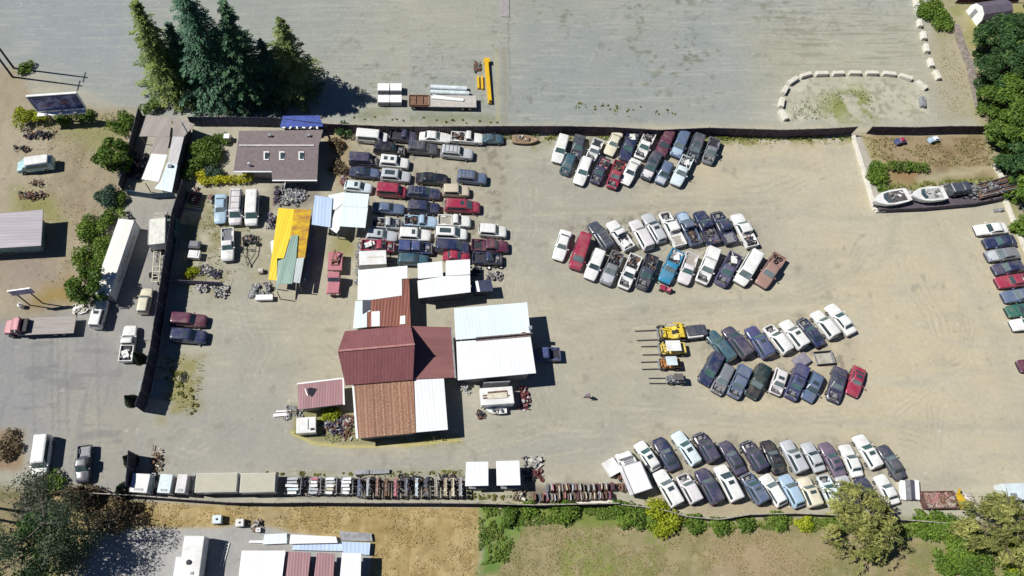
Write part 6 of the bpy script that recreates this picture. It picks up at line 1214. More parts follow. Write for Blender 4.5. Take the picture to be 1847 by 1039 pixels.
    for x0, y0, x1, y1, k, l in ((862, 138, 863, 160, 'boom_yellow', 'short yellow beam nearest the pipes'), (869, 138, 870, 161, 'boom_yellow', 'short yellow beam between the long boom and the other short one')):
        a, b = G(x0, y0, .2), G(x1, y1, .2); m = MB(); m.bar((0, 0, .2), (*(b - a).to_2d(), .2), .3, .36); tag(m.build('yellow_beam', MATS[k]), l, 'beam', 'short yellow beams').location = (a.x, a.y, 0)
    pile('hook_scrap', 'small rusty heap of chains and hooks beside the yellow boom', 'scrap heap', 861, 120, 1.1, 2.4, 18, [RUST, STEEL, DARK], big=.6, hgt=.2, seed=8)
    # billboard, utility poles, small sign
    a, b = G(84, 222, 0), G(169, 216, 0); c = (a + b) / 2; d = b - a; o = thing('billboard', 'white framed billboard with a dark blue picture beside the lime bushes', 'billboard', c, math.atan2(d.y, d.x)); Lb = d.length
    m = MB(); m.box((0, 0, 3.0), (Lb, .18, 3.5)); m.build('panel_back', DSIDE, o); m = MB(); m.box((0, -.12, 3.4), (Lb - .5, .05, 2.8))
    bm_, nt, nd, lk, pb = nodes('billboard_print'); v = coords(nt, False); f = noise(nt, v, .55, 5, .6, (1, 1, 1.6)); f2 = noise(nt, v, .9, 3, .5, (.5, 1, 2)); lk.new(mixc(nt, ramp(nt, f2, .58, .68), mixc(nt, ramp(nt, f, .45, .62), (.03, .035, .19), (.34, .39, .68)), (.30, .08, .07)), pb.inputs['Base Color']); pb.inputs['Roughness'].default_value = .4
    m.build('poster', bm_, o)
    for zz, nm in ((6.45, 'frame'), (3.0, 'frame')): m = MB(); m.box((0, -.03, zz), (Lb + .1, .34, .17)); m.build(nm, WHITE, o)
    for sx in (-1, 1): m = MB(); m.box((sx * Lb / 2, -.03, 3.0), (.16, .34, 3.5)); m.build('frame', WHITE, o)
    m = MB(); m.box((0, -.6, 2.85), (Lb, .8, .08)); m.build('catwalk', WHITE, o)
    for k in range(3): m = MB(); m.box((-Lb * .35 + k * Lb * .35, .15, 0), (.25, .28, 6.3)); m.build('post', WOOD, o); m = MB(); m.bar((-Lb * .3 + k * Lb * .3, -.9, 3.15), (-Lb * .3 + k * Lb * .3, -.15, 3.0), .08); m.box((-Lb * .3 + k * Lb * .3, -.95, 3.1), (.5, .2, .15)); m.build('lamp_arm', STEEL, o)
    for (x, y, h, l) in ((25, 123, 15, 'dark utility pole leaning out of view at the edge, behind the billboard'), (23, 139, 14, 'second dark utility pole at the edge, in front of the first one'), (-70, 905, 15, 'utility pole beyond the edge that shades the big twiggy tree'), (-75, 925, 14, 'second utility pole beyond the edge by the big twiggy tree')):
        p = G(x, y); o = thing('utility_pole', l, 'utility pole', p, group='wooden utility poles'); m = MB(); m.tube((0, 0, 0), (0, 0, h), .19, .13, 10); m.build('pole', mat('creosote', (.035, .03, .03), .9), o); m = MB(); m.bar((0, -1.1, h - .6), (0, 1.1, h - .6), .12); m.build('crossarm', WOOD, o)
    a, b = G(60, 553), G(72, 545); d = G(95, 552) - G(50, 548); rz = math.atan2(d.y, d.x) + .25; c = (a + b) / 2; o = thing('roadside_sign', 'tilted looking two post sign board beside the red cab flatbed', 'sign', c, rz)
    for sx in (-1, 1): m = MB(); m.tube((sx * .9, 0, 0), (sx * .9, 0, 4.9), .09, n=8); m.build('post', DARK, o)
    m = MB(); m.box((0, 0, 3.6), (3.0, .14, 1.4)); bd = m.build('board', mat('sign_lilac', (.38, .36, .52), .5, var=.2), o); m = MB(); m.box((0, 0, 5.0), (3.06, .2, .08)); m.build('top_rail', WHITE, o)
    pile('rubble_heap', 'pale rubble and a dark rock behind the red cab flatbed', 'rubble', 145, 557, 2.0, 1.6, 22, [CONC, WHITE, STEEL], big=.7, hgt=.3, seed=3)
    p = G(38, 552, .4); o = thing('small_tank', 'small white gas bottle standing under the roadside sign', 'gas bottle', (p.x, p.y, 0)); m = MB(); m.tube((0, 0, 0), (0, 0, .9), .32, n=14); m.tube((0, 0, .9), (0, 0, 1.1), .3, .1, 12); m.build('bottle', WHITE, o, 40); m = MB(); m.tube((0, 0, 1.08), (0, 0, 1.25), .06, n=8); m.build('valve', METAL, o)
    # scrap heaps
    for x, y, lx, ly, n, mm, l, sd in ((72, 243, 5.0, 1.6, 34, [DARK, SP['navy'], RUST], 'dark heap of wrecked car parts below the lime bushes', 1), (41, 268, 2.6, 1.0, 12, [DARK, RUST, WOOD], 'small dark scrap heap between the lime bushes and the camper van', 2), (58, 352, 4.2, 1.6, 26, [RUST, DARK, SP['pink']], 'reddish scrap heap below the camper van', 3), (64, 330, 2.0, 1.0, 8, [WOOD, RUST, DARK], 'few boards beside the camper van', 4),
        (245, 300, 2.6, 5.0, 50, [SP['navy'], DARK, SP['red']], 'dark junk added for the shade inside the open sided long shed', 61), (531, 347, 4.2, 3.4, 60, [STEEL, METAL, SP['pale']], 'grey heap of engine blocks between the brown house and the yellow roof', 5), (525, 362, 4.0, 1.6, 30, [STEEL, METAL, CONC], 'pale gravelly heap against the top of the yellow roof', 51), (500, 352, 1.2, 3.4, 18, [SP['plum'], SP['pink'], DARK], 'purple and pink junk beside the engine blocks', 6), (490, 398, 1.3, 2.6, 18, [SP['plum'], SP['pale'], STEEL], 'purple and white junk beside the yellow roofed shed', 7), (352, 352, 1.2, 3.4, 18, [SP['red'], SP['pale'], DARK], 'red and white junk at the foot of the black fence', 8), (380, 358, .9, 1.4, 8, [SP['pale'], SP['pink'], STEEL], 'pale scraps beside the light blue sedan', 9),  # dark heap in the open shed is added to deepen its shade
        (372, 487, 3.0, 1.4, 22, [METAL, SP['pale'], SP['plum']], 'mixed metal junk behind the low dark barrier', 10), (388, 494, 1.3, 1.3, 10, [SP['plum'], SP['plum'], SP['plum']], 'purple plastic junk on the low dark barrier', 101), (365, 520, 2.4, 1.4, 20, [SP['pale'], METAL, STEEL], 'white engine parts below the low dark barrier', 11), (397, 526, 2.4, 2.0, 26, [SP['pale'], METAL, DARK], 'white and dark parts at the end of the low dark barrier', 12), (450, 432, 2.6, 1.4, 18, [DARK, METAL, RUST], 'axles and wheels at the top of the bare tow frame', 13),
        (460, 523, 1.6, 2.2, 14, [STEEL, METAL, STEEL], 'grey machine parts next to the roll of pale wire', 14), (480, 521, 1.8, 2.2, 14, [STEEL, DARK, METAL], 'grey machine parts at the corner of the yellow roofed shed', 15), (601, 766, 3.0, 2.6, 40, [SP['plum'], STEEL, RUST], 'purplish engine heap between the white van box and the rusted roof', 16), (628, 770, 1.4, 3.4, 20, [RUST, SP['pale'], SP['red']], 'rusty red parts against the rusted roof', 17), (530, 745, 2.4, 1.8, 18, [STEEL, SP['pale'], WOOD], 'grey poles and scraps at the corner of the small red office', 18),
        (945, 716, 1.7, 3.4, 30, [SP['red'], SP['pink'], SP['pale']], 'red and pink machine parts beside the white trailer', 19), (838, 700, 1.2, 1.4, 10, [SP['pale'], STEEL, METAL], 'pale pipes at the corner of the white workshop', 20), (866, 749, .8, .9, 10, [DARK, RUST, DARK], 'small black heap of belts beside the white trailer', 21), (962, 833, 2.4, 1.4, 24, [SP['pale'], CONC, DARK], 'pale broken panels beside the square white canopy', 22), (962, 858, 2.6, 1.8, 18, [SP['red'], DARK, SP['navy']], 'maroon and navy panels in the shadow of the square white canopy', 23), (936, 893, 1.4, 1.4, 14, [WOOD, CONC, RUST], 'small stack of boards below the square white canopy', 24),
        (890, 498, 2.2, 1.3, 26, [METAL, SP['pale'], DARK], 'bright metal engine heap beside the stripped navy pickup', 25), (855, 490, 1.8, 1.8, 14, [DARK, SP['navy'], STEEL], 'dark heap between the stripped pickup and the white roofs', 26), (940, 600, 2.0, 3.0, 16, [DARK, METAL, P('slate')], 'shaded heap of parts beside the white workshop', 27), (1130, 872, 2.4, 2.2, 30, [RUST, DARK, WOOD], 'dark rusty heap beside the white box van', 28), (1745, 903, 1.8, 1.8, 20, [WOOD, CONC, SP['pale']], 'tan scraps next to the yellow machine', 29), (460, 947, 1.6, 1.6, 14, [SP['pale'], WOOD, RUST], 'scraps in the tan field beside the two white boxes', 30), (282, 828, 1.6, 3.0, 18, [WOOD, P('beige'), RUST], 'dry branches and tan scraps beside the short black gate', 31),
        (1640, 352, 1.8, 2.0, 22, [SP['pale'], METAL, STEEL], 'silvery wreckage between the two white boats', 71), (1712, 340, 2.2, 1.8, 30, [SP['pale'], METAL, DARK], 'silvery wreckage between the second boat and the pickup shell', 72), (1790, 336, 3.6, 2.0, 34, [METAL, STEEL, SP['navy']], 'tangled steel on top of the beam trailer', 73), (745, 872, 4.5, 2.2, 34, [DARK, RUST, SP['plum']], 'dark tangle between the rusty racks', 74), (810, 874, 3.6, 2.2, 28, [DARK, SP['pale'], RUST], 'dark tangle behind the tan and cream racks', 75), (665, 872, 3.6, 2.2, 28, [DARK, RUST, DARK], 'dark tangle behind the first rusty racks', 76), (548, 874, 1.6, 2.4, 16, [DARK, SP['navy'], DARK], 'dark bins between the racks of white trays', 77), (300, 450, 1.6, 1.4, 10, [P('rust'), RUST, WOOD], 'rusty brown crate scraps on the black fence line', 33), (620, 320, 1.0, 3.0, 12, [SP['pink'], SP['pale'], WOOD], 'pink and white scraps beside the crowded block', 34), (648, 470, .9, 7.5, 30, [STEEL, RUST, WOOD], 'long line of grey scrap between the red truck and the crowded block', 35)):
        pile('scrap_heap', l, 'scrap heap', x, y, lx, ly, n, mm, hgt=.45, seed=sd, group='scrap heaps round the yard', z={71: .95, 72: .95, 73: 1.55}.get(sd, 0))
    # weedy yard odds and ends
    for x, y, l, mt, lidm in ((352, 443, 'grey utility box on wheels in the weedy yard', P('charcoal'), P('grey')), (351, 460, 'white utility box below the grey one', W, W)):
        p = G(x, y, .6); o = thing('utility_box', l, 'box', (p.x, p.y, 0), -.08); m = MB(); m.box((0, 0, .25), (1.7, 1.25, .7)); m.build('body', mt, o, bevel=.05); m = MB(); m.box((-.1, .1, .95), (1.3, .9, .08)); m.build('lid', lidm, o, bevel=.02); wheels(o, (-.5, .5), 1.3, .22)
    a = G(453, 440); o = thing('tow_dolly', 'bare A shaped trailer frame on two wheels in the weedy yard', 'trailer', a, -math.pi / 2); m = MB(); m.bar((0, -.95, .5), (0, .95, .5), .1); m.bar((0, -.95, .5), (1.9, -.85, .5), .09); m.bar((0, .95, .5), (1.9, .85, .5), .09); m.bar((1.9, -.85, .5), (3.6, 0, .5), .09); m.bar((1.9, .85, .5), (3.6, 0, .5), .09); m.bar((1.2, -.9, .5), (1.2, .9, .5), .08); m.build('frame', DARK, o); wheels(o, (.1,), 2.2, .34); m = MB(); m.box((3.7, 0, .42), (.4, .16, .2)); m.build('hitch', DARK, o)
    p = G(470, 488, .5); o = thing('wire_roll', 'pale wire roll standing alone near the yellow roofed shed', 'roll', (p.x, p.y, 0)); m = MB(); m.tube((-.35, 0, .4), (.35, 0, .4), .4, n=16); m.build('roll', mat('pale_wire', (.55, .52, .48), .7, var=.4, scale=6), o, 40); m = MB(); m.tube((-.37, 0, .4), (.37, 0, .4), .15, n=10); m.build('core', DARK, o)
    p = G(477, 537, .5); o = thing('white_tub', 'long white chest lying below the yellow roofed shed', 'chest', (p.x, p.y, 0), .03); m = MB(); m.box((0, 0, .05), (2.4, .75, .6)); m.build('body', W, o, bevel=.08); m = MB(); m.box((0, 0, .65), (2.45, .8, .08)); m.build('lid', WHITE, o, bevel=.03)
    p = G(495, 448, .8); o = thing('round_tank', 'white round tank leaning against the yellow roofed shed', 'tank', (p.x, p.y, 0), -1.4); m = MB(); m.tube((-1.2, 0, .6), (1.2, 0, .6), .5, n=18); m.build('tank', WHITE, o, 40); m = MB(); m.box((-.7, 0, 0), (.15, .8, .3)); m.box((.7, 0, 0), (.15, .8, .3)); m.build('cradle', RUST, o)
    p = G(553, 768, 1.0); o = thing('truck_box', 'white slide-in truck box standing by the grass strip', 'truck box', (p.x, p.y, 0), .06); m = MB(); m.box((0, 0, .25), (2.55, 2.1, 1.2)); m.build('body', W, o, bevel=.08); m = MB(); m.box((.25, .1, 1.45), (.12, 1.4, .06)); m.build('roof_seam', STEEL, o); m = MB(); m.box((.8, -.6, 1.44), (.5, .3, .08)); m.build('vent', DARK, o); wheels(o, (-.6, .6), 2.0, .28)
    p = G(508, 748, .2); m = MB(); m.box((0, 0, .15), (2.2, .4, .12), .1); m.box((.2, .5, .1), (2.0, .2, .1), .05); tag(m.build('white_plank', WHITE), 'pale planks lying at the edge of the grass strip', 'planks').location = (p.x, p.y, 0)
    c, rz, L = frame_at(697, 464, 648, 466, 1.9); o = thing('box_trailer', 'white box trailer parked above the square white shed', 'trailer', c, rz); m = MB(); m.box((0, 0, .5), (L, 2.3, 1.5)); m.build('body', W, o, bevel=.06); m = MB(); m.box((.3, .1, 2.0), (2.4, .22, .05)); m.build('roof_seam', CONC, o); wheels(o, (-.4, .4), 2.2, .32); m = MB(); m.bar((L / 2, 0, .5), (L / 2 + 1.0, 0, .5), .12); m.build('hitch', DARK, o)
    for x, y, l in ((882, 483, 'loose tyre nearest the pile of bright engines'), (892, 479.5, 'middle one of three loose tyres by the stripped pickup'), (904, 481, 'loose tyre at the nose of the stripped pickup')):
        p = G(x, y, .2); o = thing('loose_tyre', l, 'tyre', (p.x, p.y, 0), 0, 'loose tyres'); m = MB(); m.torus((0, 0, .14), (0, 0, 1), .27, .11); m.build('tyre', TYRE, o, 60); m = MB(); m.tube((0, 0, .1), (0, 0, .2), .19, n=12); m.build('rim', LAMP, o)
    # lower row: box trucks, trailers, bins, racks
    for fx, rx, y, l, hh, cm in ((236, 268, 871, 'white box body nearest the short black gate', 2.3, W), (286, 309, 872, 'icy white box body between two bare chassis', 2.2, P('ice')), (318, 336, 872, 'narrow pinkish white box body beside the tan trailers', 2.2, P('pearl'))):
        p = G((fx + rx) / 2, y, hh); w_ = (G(rx, y, hh) - G(fx, y, hh)).length; o = thing('cargo_trailer', l, 'truck box', (p.x, p.y, 0), -.05, 'white truck boxes along the lower fence'); m = MB(); m.box((0, 0, .5), (w_, 2.3, hh - .5)); m.build('body', cm, o, bevel=.05); m = MB(); m.box((w_ / 2 - .03, 0, .6), (.08, 2.0, hh - .8)); m.build('door', STEEL, o); m = MB(); m.box((0, -.8, hh), (w_ * .5, .3, .06)); m.build('roof_vent', STEEL, o); wheels(o, (0,), 2.2, .36)
    for x, l in ((273, 'bare chassis between the first two white truck boxes'), (345, 'dark chassis squeezed between the pinkish box and the tan trailers')):
        p = G(x, 873, .6); o = thing('truck_chassis', l, 'chassis', (p.x, p.y, 0), math.pi / 2); m = MB(); rail_frame(m, -1.3, 1.3, .7, .7, 5); m.build('frame_rails', STEEL, o); wheels(o, (-.8, .8), 1.5, .36); m = MB(); m.box((.7, 0, .75), (.6, .5, .4)); m.build('engine', METAL, o)
    for x0, x1, l in ((352, 428, 'longer tan roofed trailer along the lower fence, nearer the white truck boxes'), (433, 497, 'shorter tan roofed trailer along the lower fence, nearer the parts racks')):
        hh = 2.4; a, b = G(x0, 871, hh), G(x1, 869.5, hh); L = (b - a).length; o = thing('storage_trailer', l, 'trailer', ((a.x + b.x) / 2, (a.y + b.y) / 2, 0), math.atan2(b.y - a.y, b.x - a.x), 'tan roofed storage trailers'); m = MB(); m.box((0, 0, .7), (L, 2.35, hh - .75)); m.build('body', W, o, bevel=.04); m = MB(); m.box((0, 0, hh - .04), (L - .12, 2.23, .06)); m.build('roof', mat('tan_roof_skin', (.48, .46, .37), .8, var=.06), o); wheels(o, (-L / 2 + 1.0, -L / 2 + 1.9), 2.2, .38); m = MB(); m.box((L / 2 + .02, 0, .75), (.06, 2.1, hh - .9)); m.build('door', STEEL, o)
    def rack(px, w, h, mt, label, kind, seed):
        p = G(px, 876 if px < 640 else 880, h * .6); o = thing('parts_rack', label, 'parts rack', (p.x, p.y, 0), -.01, 'parts racks along the lower fence'); D = 2.2; r = random.Random(seed); m = MB()
        for sx in (-1, 1):
            for sy in (-1, 1): m.box((sx * (w / 2 - .05), sy * (D / 2 - .05), 0), (.08, .08, h))
        for z in (.3, h * .6): 
            for sx in (-1, 1): m.bar((sx * (w / 2 - .05), -D / 2, z), (sx * (w / 2 - .05), D / 2, z), .07)
            for sy in (-1, 1): m.bar((-w / 2 + .05, sy * (D / 2 - .05), z), (w / 2 - .05, sy * (D / 2 - .05), z), .07)
        m.build('rack_frame', STEEL if kind == 'bin' else mt, o)
        if kind == 'bin':
            for i in range(5): m = MB(); m.box((r.uniform(-.1, .1) - .1, -.9 + i * .43, h * .62), (w * r.uniform(.5, .8), .30, .25), r.uniform(-.06, .06)); m.build('parts_tray', r.choice([WHITE, WHITE, P('silver'), mt]), o)
            m = MB(); scrap_into(m, r, -w / 2 + .1, w / 2 - .1, -.9, .9, .35, 10, .6, 3); m.build('stored_parts', [METAL, DARK, mt], o)
        else:
            m = MB()
            for i in range(4): m.box((r.uniform(-.06, .06), -.8 + i * .52, h * .62), (w * .5, .4, r.uniform(.2, .5)), r.uniform(-.1, .1), r.randrange(3))
            m.bar((0, -D / 2, h + .02), (0, D / 2, h + .02), .14, .12, 0); m.build('stored_parts', [mt, METAL, RUST], o)
    for px, w, mt, l in ((529, 2.0, P('ice'), 'rack of white trays beside the tan roofed trailer'), (568, 1.5, P('pink'), 'rack of white trays with a pinkish corner'), (597, 1.5, P('beige'), 'rack of white and cream trays'), (626, 1.5, P('silver'), 'rack of long white trays next to the rusty racks')): rack(px, w, 1.5, mt, l, 'bin', int(px))
    names = [('slate', 'bluish grey rack behind the first grey slab'), ('silver', 'bright white metal rack behind the grey slabs'), ('rust', 'pinkish rust rack behind the second grey slab'), ('brown', 'plain brown rack beside the pinkish rust one'), ('pink', 'pink fronted rack in the rusty line'), ('grey', 'dark grey rack past the pink fronted one'), ('ice', 'pale hooped rack in the rusty line'), ('charcoal', 'wide charcoal rack of the rusty line'), ('dull', 'dull grey rack after the wide charcoal one'), ('beige', 'tan rack of the rusty line'), ('cream', 'cream ribbed rack, last but one before the white canopy'), ('silver', 'silver ribbed rack touching the square white canopy')]
    for i, (px, (k, l)) in enumerate(zip((648, 664, 681, 697, 714, 733, 752, 768, 787, 804, 817, 831), names)): rack(px, .48 if k != 'charcoal' else .95, 1.8, P(k) if k not in ('brown',) else RUST, l, 'bar', i)
    for x, l in ((653, 'grey steel slab lying before the rusty racks'), (685, 'longer grey steel slab lying before the rusty racks')):
        p = G(x, 852 if x < 670 else 851, .3); m = MB(); m.box((0, 0, .05), (1.8 if x < 670 else 2.5, .55, .4), .05); tag(m.build('steel_slab', STEEL, bevel=.03), l, 'slab', 'grey slabs').location = (p.x, p.y, 0)
    # rows of rusty car doors
    dm = MB(); dm.side([(-.55, .05), (.5, .05), (.55, .6), (.5, .75), (.3, 1.15), (-.4, 1.15), (-.5, .75)], .14); dme = dm.mesh('panel', [RUST]); gm = MB(); gm.side([(-.38, .78), (.40, .78), (.25, 1.07), (-.34, 1.07)], .16); gme = gm.mesh('window', [GLASS]); DK = ['rust', 'pink', 'dull', 'brown', 'grey', 'silver', 'brown', 'beige', 'maroon', 'dull']; first = None
    for row, (xa, xb, y, n) in enumerate(((962, 1100, 897, 34), (985, 1102, 881, 30))):
        for i in range(n):
            x = xa + (xb - xa) * i / (n - 1) + RND.uniform(-1, 1); p = G(x, y + RND.uniform(-2, 2) - (x - 960) * .02, .6); lab = 'rusty car door standing on edge among many in the lower fence stack' if row == 0 else 'rusty car door standing on edge among many in the upper stack'
            if first is None:
                first = thing('car_door', lab, 'car door', (p.x, p.y, 0), 1.57, 'rusty car doors stood in rows'); put('panel', dme, first, P('rust')); put('window', gme, first); d = first
            else: d = dup(first, (p.x, p.y, 0), math.pi / 2 + RND.uniform(-.12, .12), lab)
            d.rotation_euler = (RND.uniform(-.25, .25), 0, d.rotation_euler[2]); d['group'] = 'rusty car doors in the ' + ('lower' if row == 0 else 'upper') + ' stack'
            for ch in d.children:
                if ch.name.startswith('panel'): ch.material_slots[0].link = 'OBJECT'; ch.material_slots[0].material = RUST if RND.random() < .35 else P(RND.choice(DK))
    p = G(1068, 904, .3); m = MB(); m.box((0, 0, .05), (5.5, .5, .35), .02); tag(m.build('pale_beam', CONC), 'long pale beam at the foot of the rusty doors', 'beam').location = (p.x, p.y, 0)
    p = G(1010, 873, .2); m = MB(); m.box((0, 0, .05), (3.6, .3, .3), .01); tag(m.build('grey_rail', STEEL), 'grey rail behind the rusty doors', 'rail').location = (p.x, p.y, 0)
    box_truck('box_van', 'white box van with a grey louvred cab roof beside the rusty doors', 'truck', 1128, 812, 1160, 886, 2.5, 2.5, mat('van_white', (.80, .80, .83), .45, var=.06), W, 1.3); a = G(1133, 830, 2.1)
    o = [x for x in bpy.data.objects if x.name.startswith('box_van')][0]
    for i in range(4): m = MB(); m.box((1.75 - i * .22, 0, 2.06), (.14, 1.3, .05)); m.build('roof_louvre', P('grey'), o)
    p = G(1104, 842, 1.0); o = thing('camper_shell', 'small white camper top sitting beside the white box van', 'camper top', (p.x, p.y, 0), math.radians(-62)); m = MB(); m.box((0, 0, .2), (2.0, 1.7, .9)); m.build('shell', W, o, bevel=.08); m = MB(); m.box((.97, 0, .5), (.1, 1.3, .4)); m.build('window', GLASS, o)
    for i, (x, mt, l) in enumerate(((1627, WHITE, 'white strip sheet nearest the white sedan'), (1636, STEEL, 'grey ribbed sheet in the middle of the strip sheets'), (1644, DSIDE, 'dark shaded sheet beside the grey ribbed one'), (1650, WHITE, 'white strip sheet nearest the scrap bin'))):
        a = G(x, 867, .3); b = G(x + 2, 902, .3); m = MB(); m.bar((0, 0, .28 + .06 * i), (*(b - a).to_2d(), .28 + .06 * i), .5, .5); tag(m.build('strip_sheet', mt), l, 'metal sheet', 'strip sheets beside the willow').location = (a.x, a.y, 0)
    p = G(1693, 902, .5); o = thing('scrap_bin', 'rusty open bin full of reddish scrap', 'scrap bin', (p.x, p.y, 0), .02); w, d = 4.0, 2.0
    for a, b in (((-w / 2, -d / 2), (w / 2, -d / 2)), ((-w / 2, d / 2), (w / 2, d / 2)), ((-w / 2, -d / 2 + .1), (-w / 2, d / 2 - .1)), ((w / 2, -d / 2 + .1), (w / 2, d / 2 - .1))): m = MB(); m.bar((*a, .45), (*b, .45), .12, .9); m.build('side_panel', mat('bin_brown', (.13, .07, .06), .8), o)
    m = MB(); m.box((0, 0, .02), (w - .14, d - .14, .4)); r = random.Random(9); scrap_into(m, r, -1.7, 1.7, -.8, .8, .5, 130, .8, 4); m.build('scrap', [P('rust'), P('pink'), P('dull'), RUST], o)
    p = G(1733, 903, .6); o = thing('yellow_machine', 'small rusty yellow machine between the scrap bin and the willow', 'machine', (p.x, p.y, 0), -1.2); m = MB(); m.side([(-.9, .2), (.9, .2), (.95, .6), (.2, .9), (-.9, .85)], .9); m.build('body', mat('old_yellow', (.55, .36, .02), .6, var=.3), o, bevel=.05); m = MB(); m.bar((-.8, .0, .9), (-1.3, .5, 1.1), .18); m.build('arm', mat('old_yellow', (.55, .36, .02)), o); wheels(o, (-.5, .5), 1.1, .25)
    p = G(1832, 888, 1.0); o = thing('white_trailer', 'white trailer at the picture edge half hidden by the willow', 'trailer', (p.x, p.y, 0), .03); m = MB(); m.box((0, 0, .4), (4.2, 2.0, 1.5)); m.build('body', P('ice'), o, bevel=.08); m = MB(); m.box((-1.2, -.5, 1.9), (.8, .6, .12)); m.build('roof_vent', STEEL, o); wheels(o, (0,), 2.0, .34)
    # bottom yard: travel trailer, boxes
    c, rz, L = frame_at(351, 966, 334, 1085, 2.7); o = thing('travel_trailer', 'white travel trailer with a side slide-out at the bottom edge', 'trailer', c, rz); m = MB(); m.box((0, 0, .5), (L, 2.45, 2.2)); m.build('body', W, o, bevel=.1); m = MB(); m.box((L / 2 - 4.0, 1.5, .8), (3.2, .9, 1.6)); m.build('slide_out', W, o, bevel=.05); m = MB(); m.tube((L / 2 - 3.0, .25, 2.7), (L / 2 - 3.0, .25, 2.9), .32, .26, 16); m.build('roof_fan', DARK, o); m = MB(); m.box((L / 2 - 4.2, -.3, 2.7), (.35, .35, .08)); m.build('roof_vent', STEEL, o); wheels(o, (-.5, .4), 2.4, .36); m = MB(); m.box((L / 2 - 4.0, 2.0, 2.25), (2.8, .25, .12)); m.build('awning', STEEL, o)
    p = G(405, 1000, .2); o = thing('step_ladder', 'white ladder lying in the shade beside the travel trailer', 'ladder', (p.x, p.y, 0), 1.4); m = MB()
    for s in (-.2, .2): m.bar((-1.4, s, .12), (1.4, s, .12), .06)
    for i in range(7): m.bar((-1.2 + i * .4, -.2, .12), (-1.2 + i * .4, .2, .12), .04)
    m.build('ladder', WHITE, o)
    for x, y, s, mt, l in ((392, 937, 1.0, P('ice'), 'pale grey cube tank in the tan field'), (433, 943, .9, W, 'white crate in the tan field beside the grey drive'), (466, 956, .55, W, 'small white box next to the scraps in the tan field')):
        p = G(x, y, s * .7); o = thing('cube_tank' if s == 1.0 else 'white_crate', l, 'tank' if s == 1.0 else 'crate', (p.x, p.y, 0), .05); m = MB(); m.box((0, 0, .1), (s * 1.1, s, s * .9)); m.build('body', mt, o, bevel=.05); m = MB(); m.box((0, 0, 0), (s * 1.15, s * 1.05, .1)); m.build('pallet', WOOD, o); m = MB(); m.tube((0, 0, s * .9 + .1), (0, 0, s * .9 + .16), .14 * s, n=12); m.build('lid', DARK, o)
    for x, y, sx, sy, l in ((1300 * 0 + 330, 682, .9, 1.0, 'small dark frame in the weeds beside the black fence'), (268, 700, 2.6, 1.6, 'blue grey pallet gate lying in the fence shadow')):
        p = G(x, y, .2); m = MB(); 
        for i in range(5): m.bar((-sx / 2 + sx * i / 4, -sy / 2, .25), (-sx / 2 + sx * i / 4, sy / 2, .25), .06)
        for k in (-1, 1): m.bar((-sx / 2, k * sy / 2, .2), (sx / 2, k * sy / 2, .2), .08)
        tag(m.build('pallet_gate' if sx > 1 else 'wire_cage', P('lightblue') if sx > 1 else DARK), l, 'gate' if sx > 1 else 'frame').location = (p.x, p.y, 0)
    build_person()
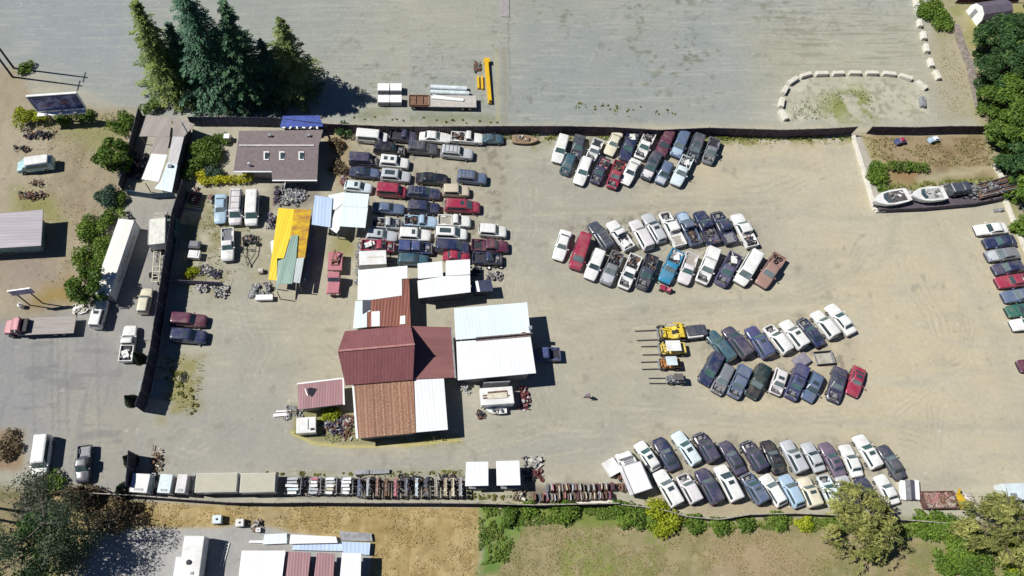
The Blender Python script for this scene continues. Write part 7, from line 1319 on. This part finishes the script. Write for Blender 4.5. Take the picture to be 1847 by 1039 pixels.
def build_person():
    p = G(1058, 717); o = thing('person', 'person in a lilac shirt and dark trousers walking alone across the yard', 'person', (p.x, p.y, 0), math.radians(200)); sk = []; ed = []; rad = []
    def j(x, y, z, r, par=None): sk.append((x, y, z)); rad.append(r); (ed.append((par, len(sk) - 1)) if par is not None else None); return len(sk) - 1
    pel = j(0, 0, .95, .13); ch = j(0, 0, 1.22, .14, pel); sh = j(.01, 0, 1.42, .12, ch); nk = j(.02, 0, 1.50, .055, sh); h1 = j(.035, 0, 1.60, .085, nk); j(.03, 0, 1.72, .085, h1); j(.135, 0, 1.615, .016, h1); [j(.02, s * .095, 1.62, .02, h1) for s in (-1, 1)]
    for s in (-1, 1):
        f = s * .22; a = j(0, s * .19, 1.42, .06, sh); b = j(-f * .4, s * .25, 1.15, .045, a); w = j(f * .9, s * .25, .92, .03, b); pm = j(f * 1.05, s * .25, .85, .032, w)
        for k, (dx, l) in enumerate(((-.03, .075), (-.01, .09), (.012, .085), (.032, .065))): q = j(f * 1.05 + dx, s * .25, .80, .010, pm); j(f * 1.05 + dx + .015, s * .24, .80 - l * .8, .008, q)
        t = j(f * 1.05 + .05, s * .22, .83, .011, pm); j(f * 1.05 + .075, s * .21, .785, .009, t)
        hp = j(0, s * .09, .90, .095, pel); kn = j(f * -.6 + .06, s * .10, .50, .065, hp); an = j(-f * 1.4, s * .10, .09, .042, kn); j(-f * 1.4 + .16, s * .11, .045, .04, an)
    def skin(name, vs, es, rs, m):
        me = bpy.data.meshes.new(name); me.from_pydata(vs, es, []); me.materials.append(m); q = bpy.data.objects.new(name, me); C.objects.link(q); q.parent = o; me.update()
        md = q.modifiers.new('skin', 'SKIN'); sv = me.skin_vertices[0].data if me.skin_vertices else None
        if sv is None:
            bpy.context.view_layer.objects.active = q; sv = me.skin_vertices[0].data
        for i, r in enumerate(rs): sv[i].radius = (r, r)
        sv[0].use_root = True; u = q.modifiers.new('sub', 'SUBSURF'); u.levels = 1; u.render_levels = 2; return q
    skin('body', sk, ed, rad, flat('skin_tone', (.42, .25, .18), .6))
    def sub(name, ids, grow, m):
        mp = {k: i for i, k in enumerate(ids)}; skin(name, [sk[i] for i in ids], [(mp[a], mp[b]) for a, b in ed if a in mp and b in mp], [rad[i] + grow for i in ids], m)
    arms = [i for i, v in enumerate(sk) if abs(v[1]) in (.19, .25) and v[2] > 1.1]; sub('shirt', [pel, ch, sh] + arms, .02, mat('lilac_cloth', (.24, .20, .36), .9)); legs = [i for i, v in enumerate(sk) if i not in arms and abs(v[1]) in (.09, .10) and v[2] < .95]; sub('trousers', [pel] + legs, .018, mat('dark_cloth', (.05, .05, .09), .9))
    m = MB(); r0 = [[(.02 + (.100 - .03 * k) * math.cos(a) * .95 - .015, (.100 - .03 * k) * math.sin(a), 1.66 + .045 * k + (.02 if math.cos(a) < 0 else .05) * (k == 0) - (.05 if math.cos(a) < 0 and k == 0 else 0)) for a in [i * math.pi / 6 for i in range(12)]] for k in range(4)]; m.loft(r0); m.build('hair', flat('brown_hair', (.05, .03, .02), .8), o, 60)
    for s in (-1, 1): m = MB(); f = s * .22; m.side([(-f * 1.4 - .08, .0), (-f * 1.4 + .2, 0), (-f * 1.4 + .2, .05), (-f * 1.4, .12), (-f * 1.4 - .08, .1)], .1, s * .105); m.build('shoe', DARK, o, bevel=.02)
    for s in (-1, 1): m = MB(); m.tube((.118, s * .034, 1.645), (.124, s * .034, 1.645), .012, n=8); m.build('eye', DARK, o)
    m = MB(); m.box((.118, 0, 1.572), (.012, .045, .012)); m.build('mouth', flat('lips', (.30, .10, .09)), o)
# ---------------------------------------------------------------- light, camera
def build_light():
    w = bpy.data.worlds.new('World'); S.world = w; w.use_nodes = True; nt = w.node_tree; bg = nt.nodes['Background']
    sky = nt.nodes.new('ShaderNodeTexSky'); sky.sky_type = 'NISHITA'; sky.sun_disc = False
    el = math.radians(49); dx, dy = 1.0, -.16      # shadows fall this way over the ground
    sky.sun_elevation = el; sky.sun_rotation = math.atan2(-dx, -dy); sky.air_density = .7; sky.dust_density = .0; sky.ozone_density = 9.0; sky.altitude = 900
    nt.links.new(sky.outputs[0], bg.inputs[0]); bg.inputs[1].default_value = SKY
    l = bpy.data.lights.new('sun', 'SUN'); l.energy = SUN; l.angle = math.radians(.5); l.color = (1, .965, .90)
    o = bpy.data.objects.new('sun', l); C.objects.link(o); d = Vector((dx, dy, 0)).normalized() * math.cos(el); o.rotation_euler = Vector((d.x, d.y, -math.sin(el))).to_track_quat('-Z', 'Y').to_euler(); o.location = (0, 0, 60)
    cam = bpy.data.cameras.new('camera'); cam.sensor_width = 36; cam.lens = FPX / 1847 * 36; cam.shift_x = (923.5 - PX0) / 1847; cam.clip_start = 1; cam.clip_end = 3000
    c = bpy.data.objects.new('camera', cam); C.objects.link(c); c.location = (0, 0, CAMH); c.rotation_euler = (TILT, 0, 0); S.camera = c
    S.view_settings.view_transform = 'Standard'; S.view_settings.look = 'None'; S.view_settings.exposure = EXPO; S.view_settings.gamma = 1
    S.render.resolution_x = 1024; S.render.resolution_y = 576
SUN, SKY, EXPO = 5.0, .05, .08
build_light(); build_ground(); build_cars(); build_buildings(); build_fences(); build_misc(); build_plants()
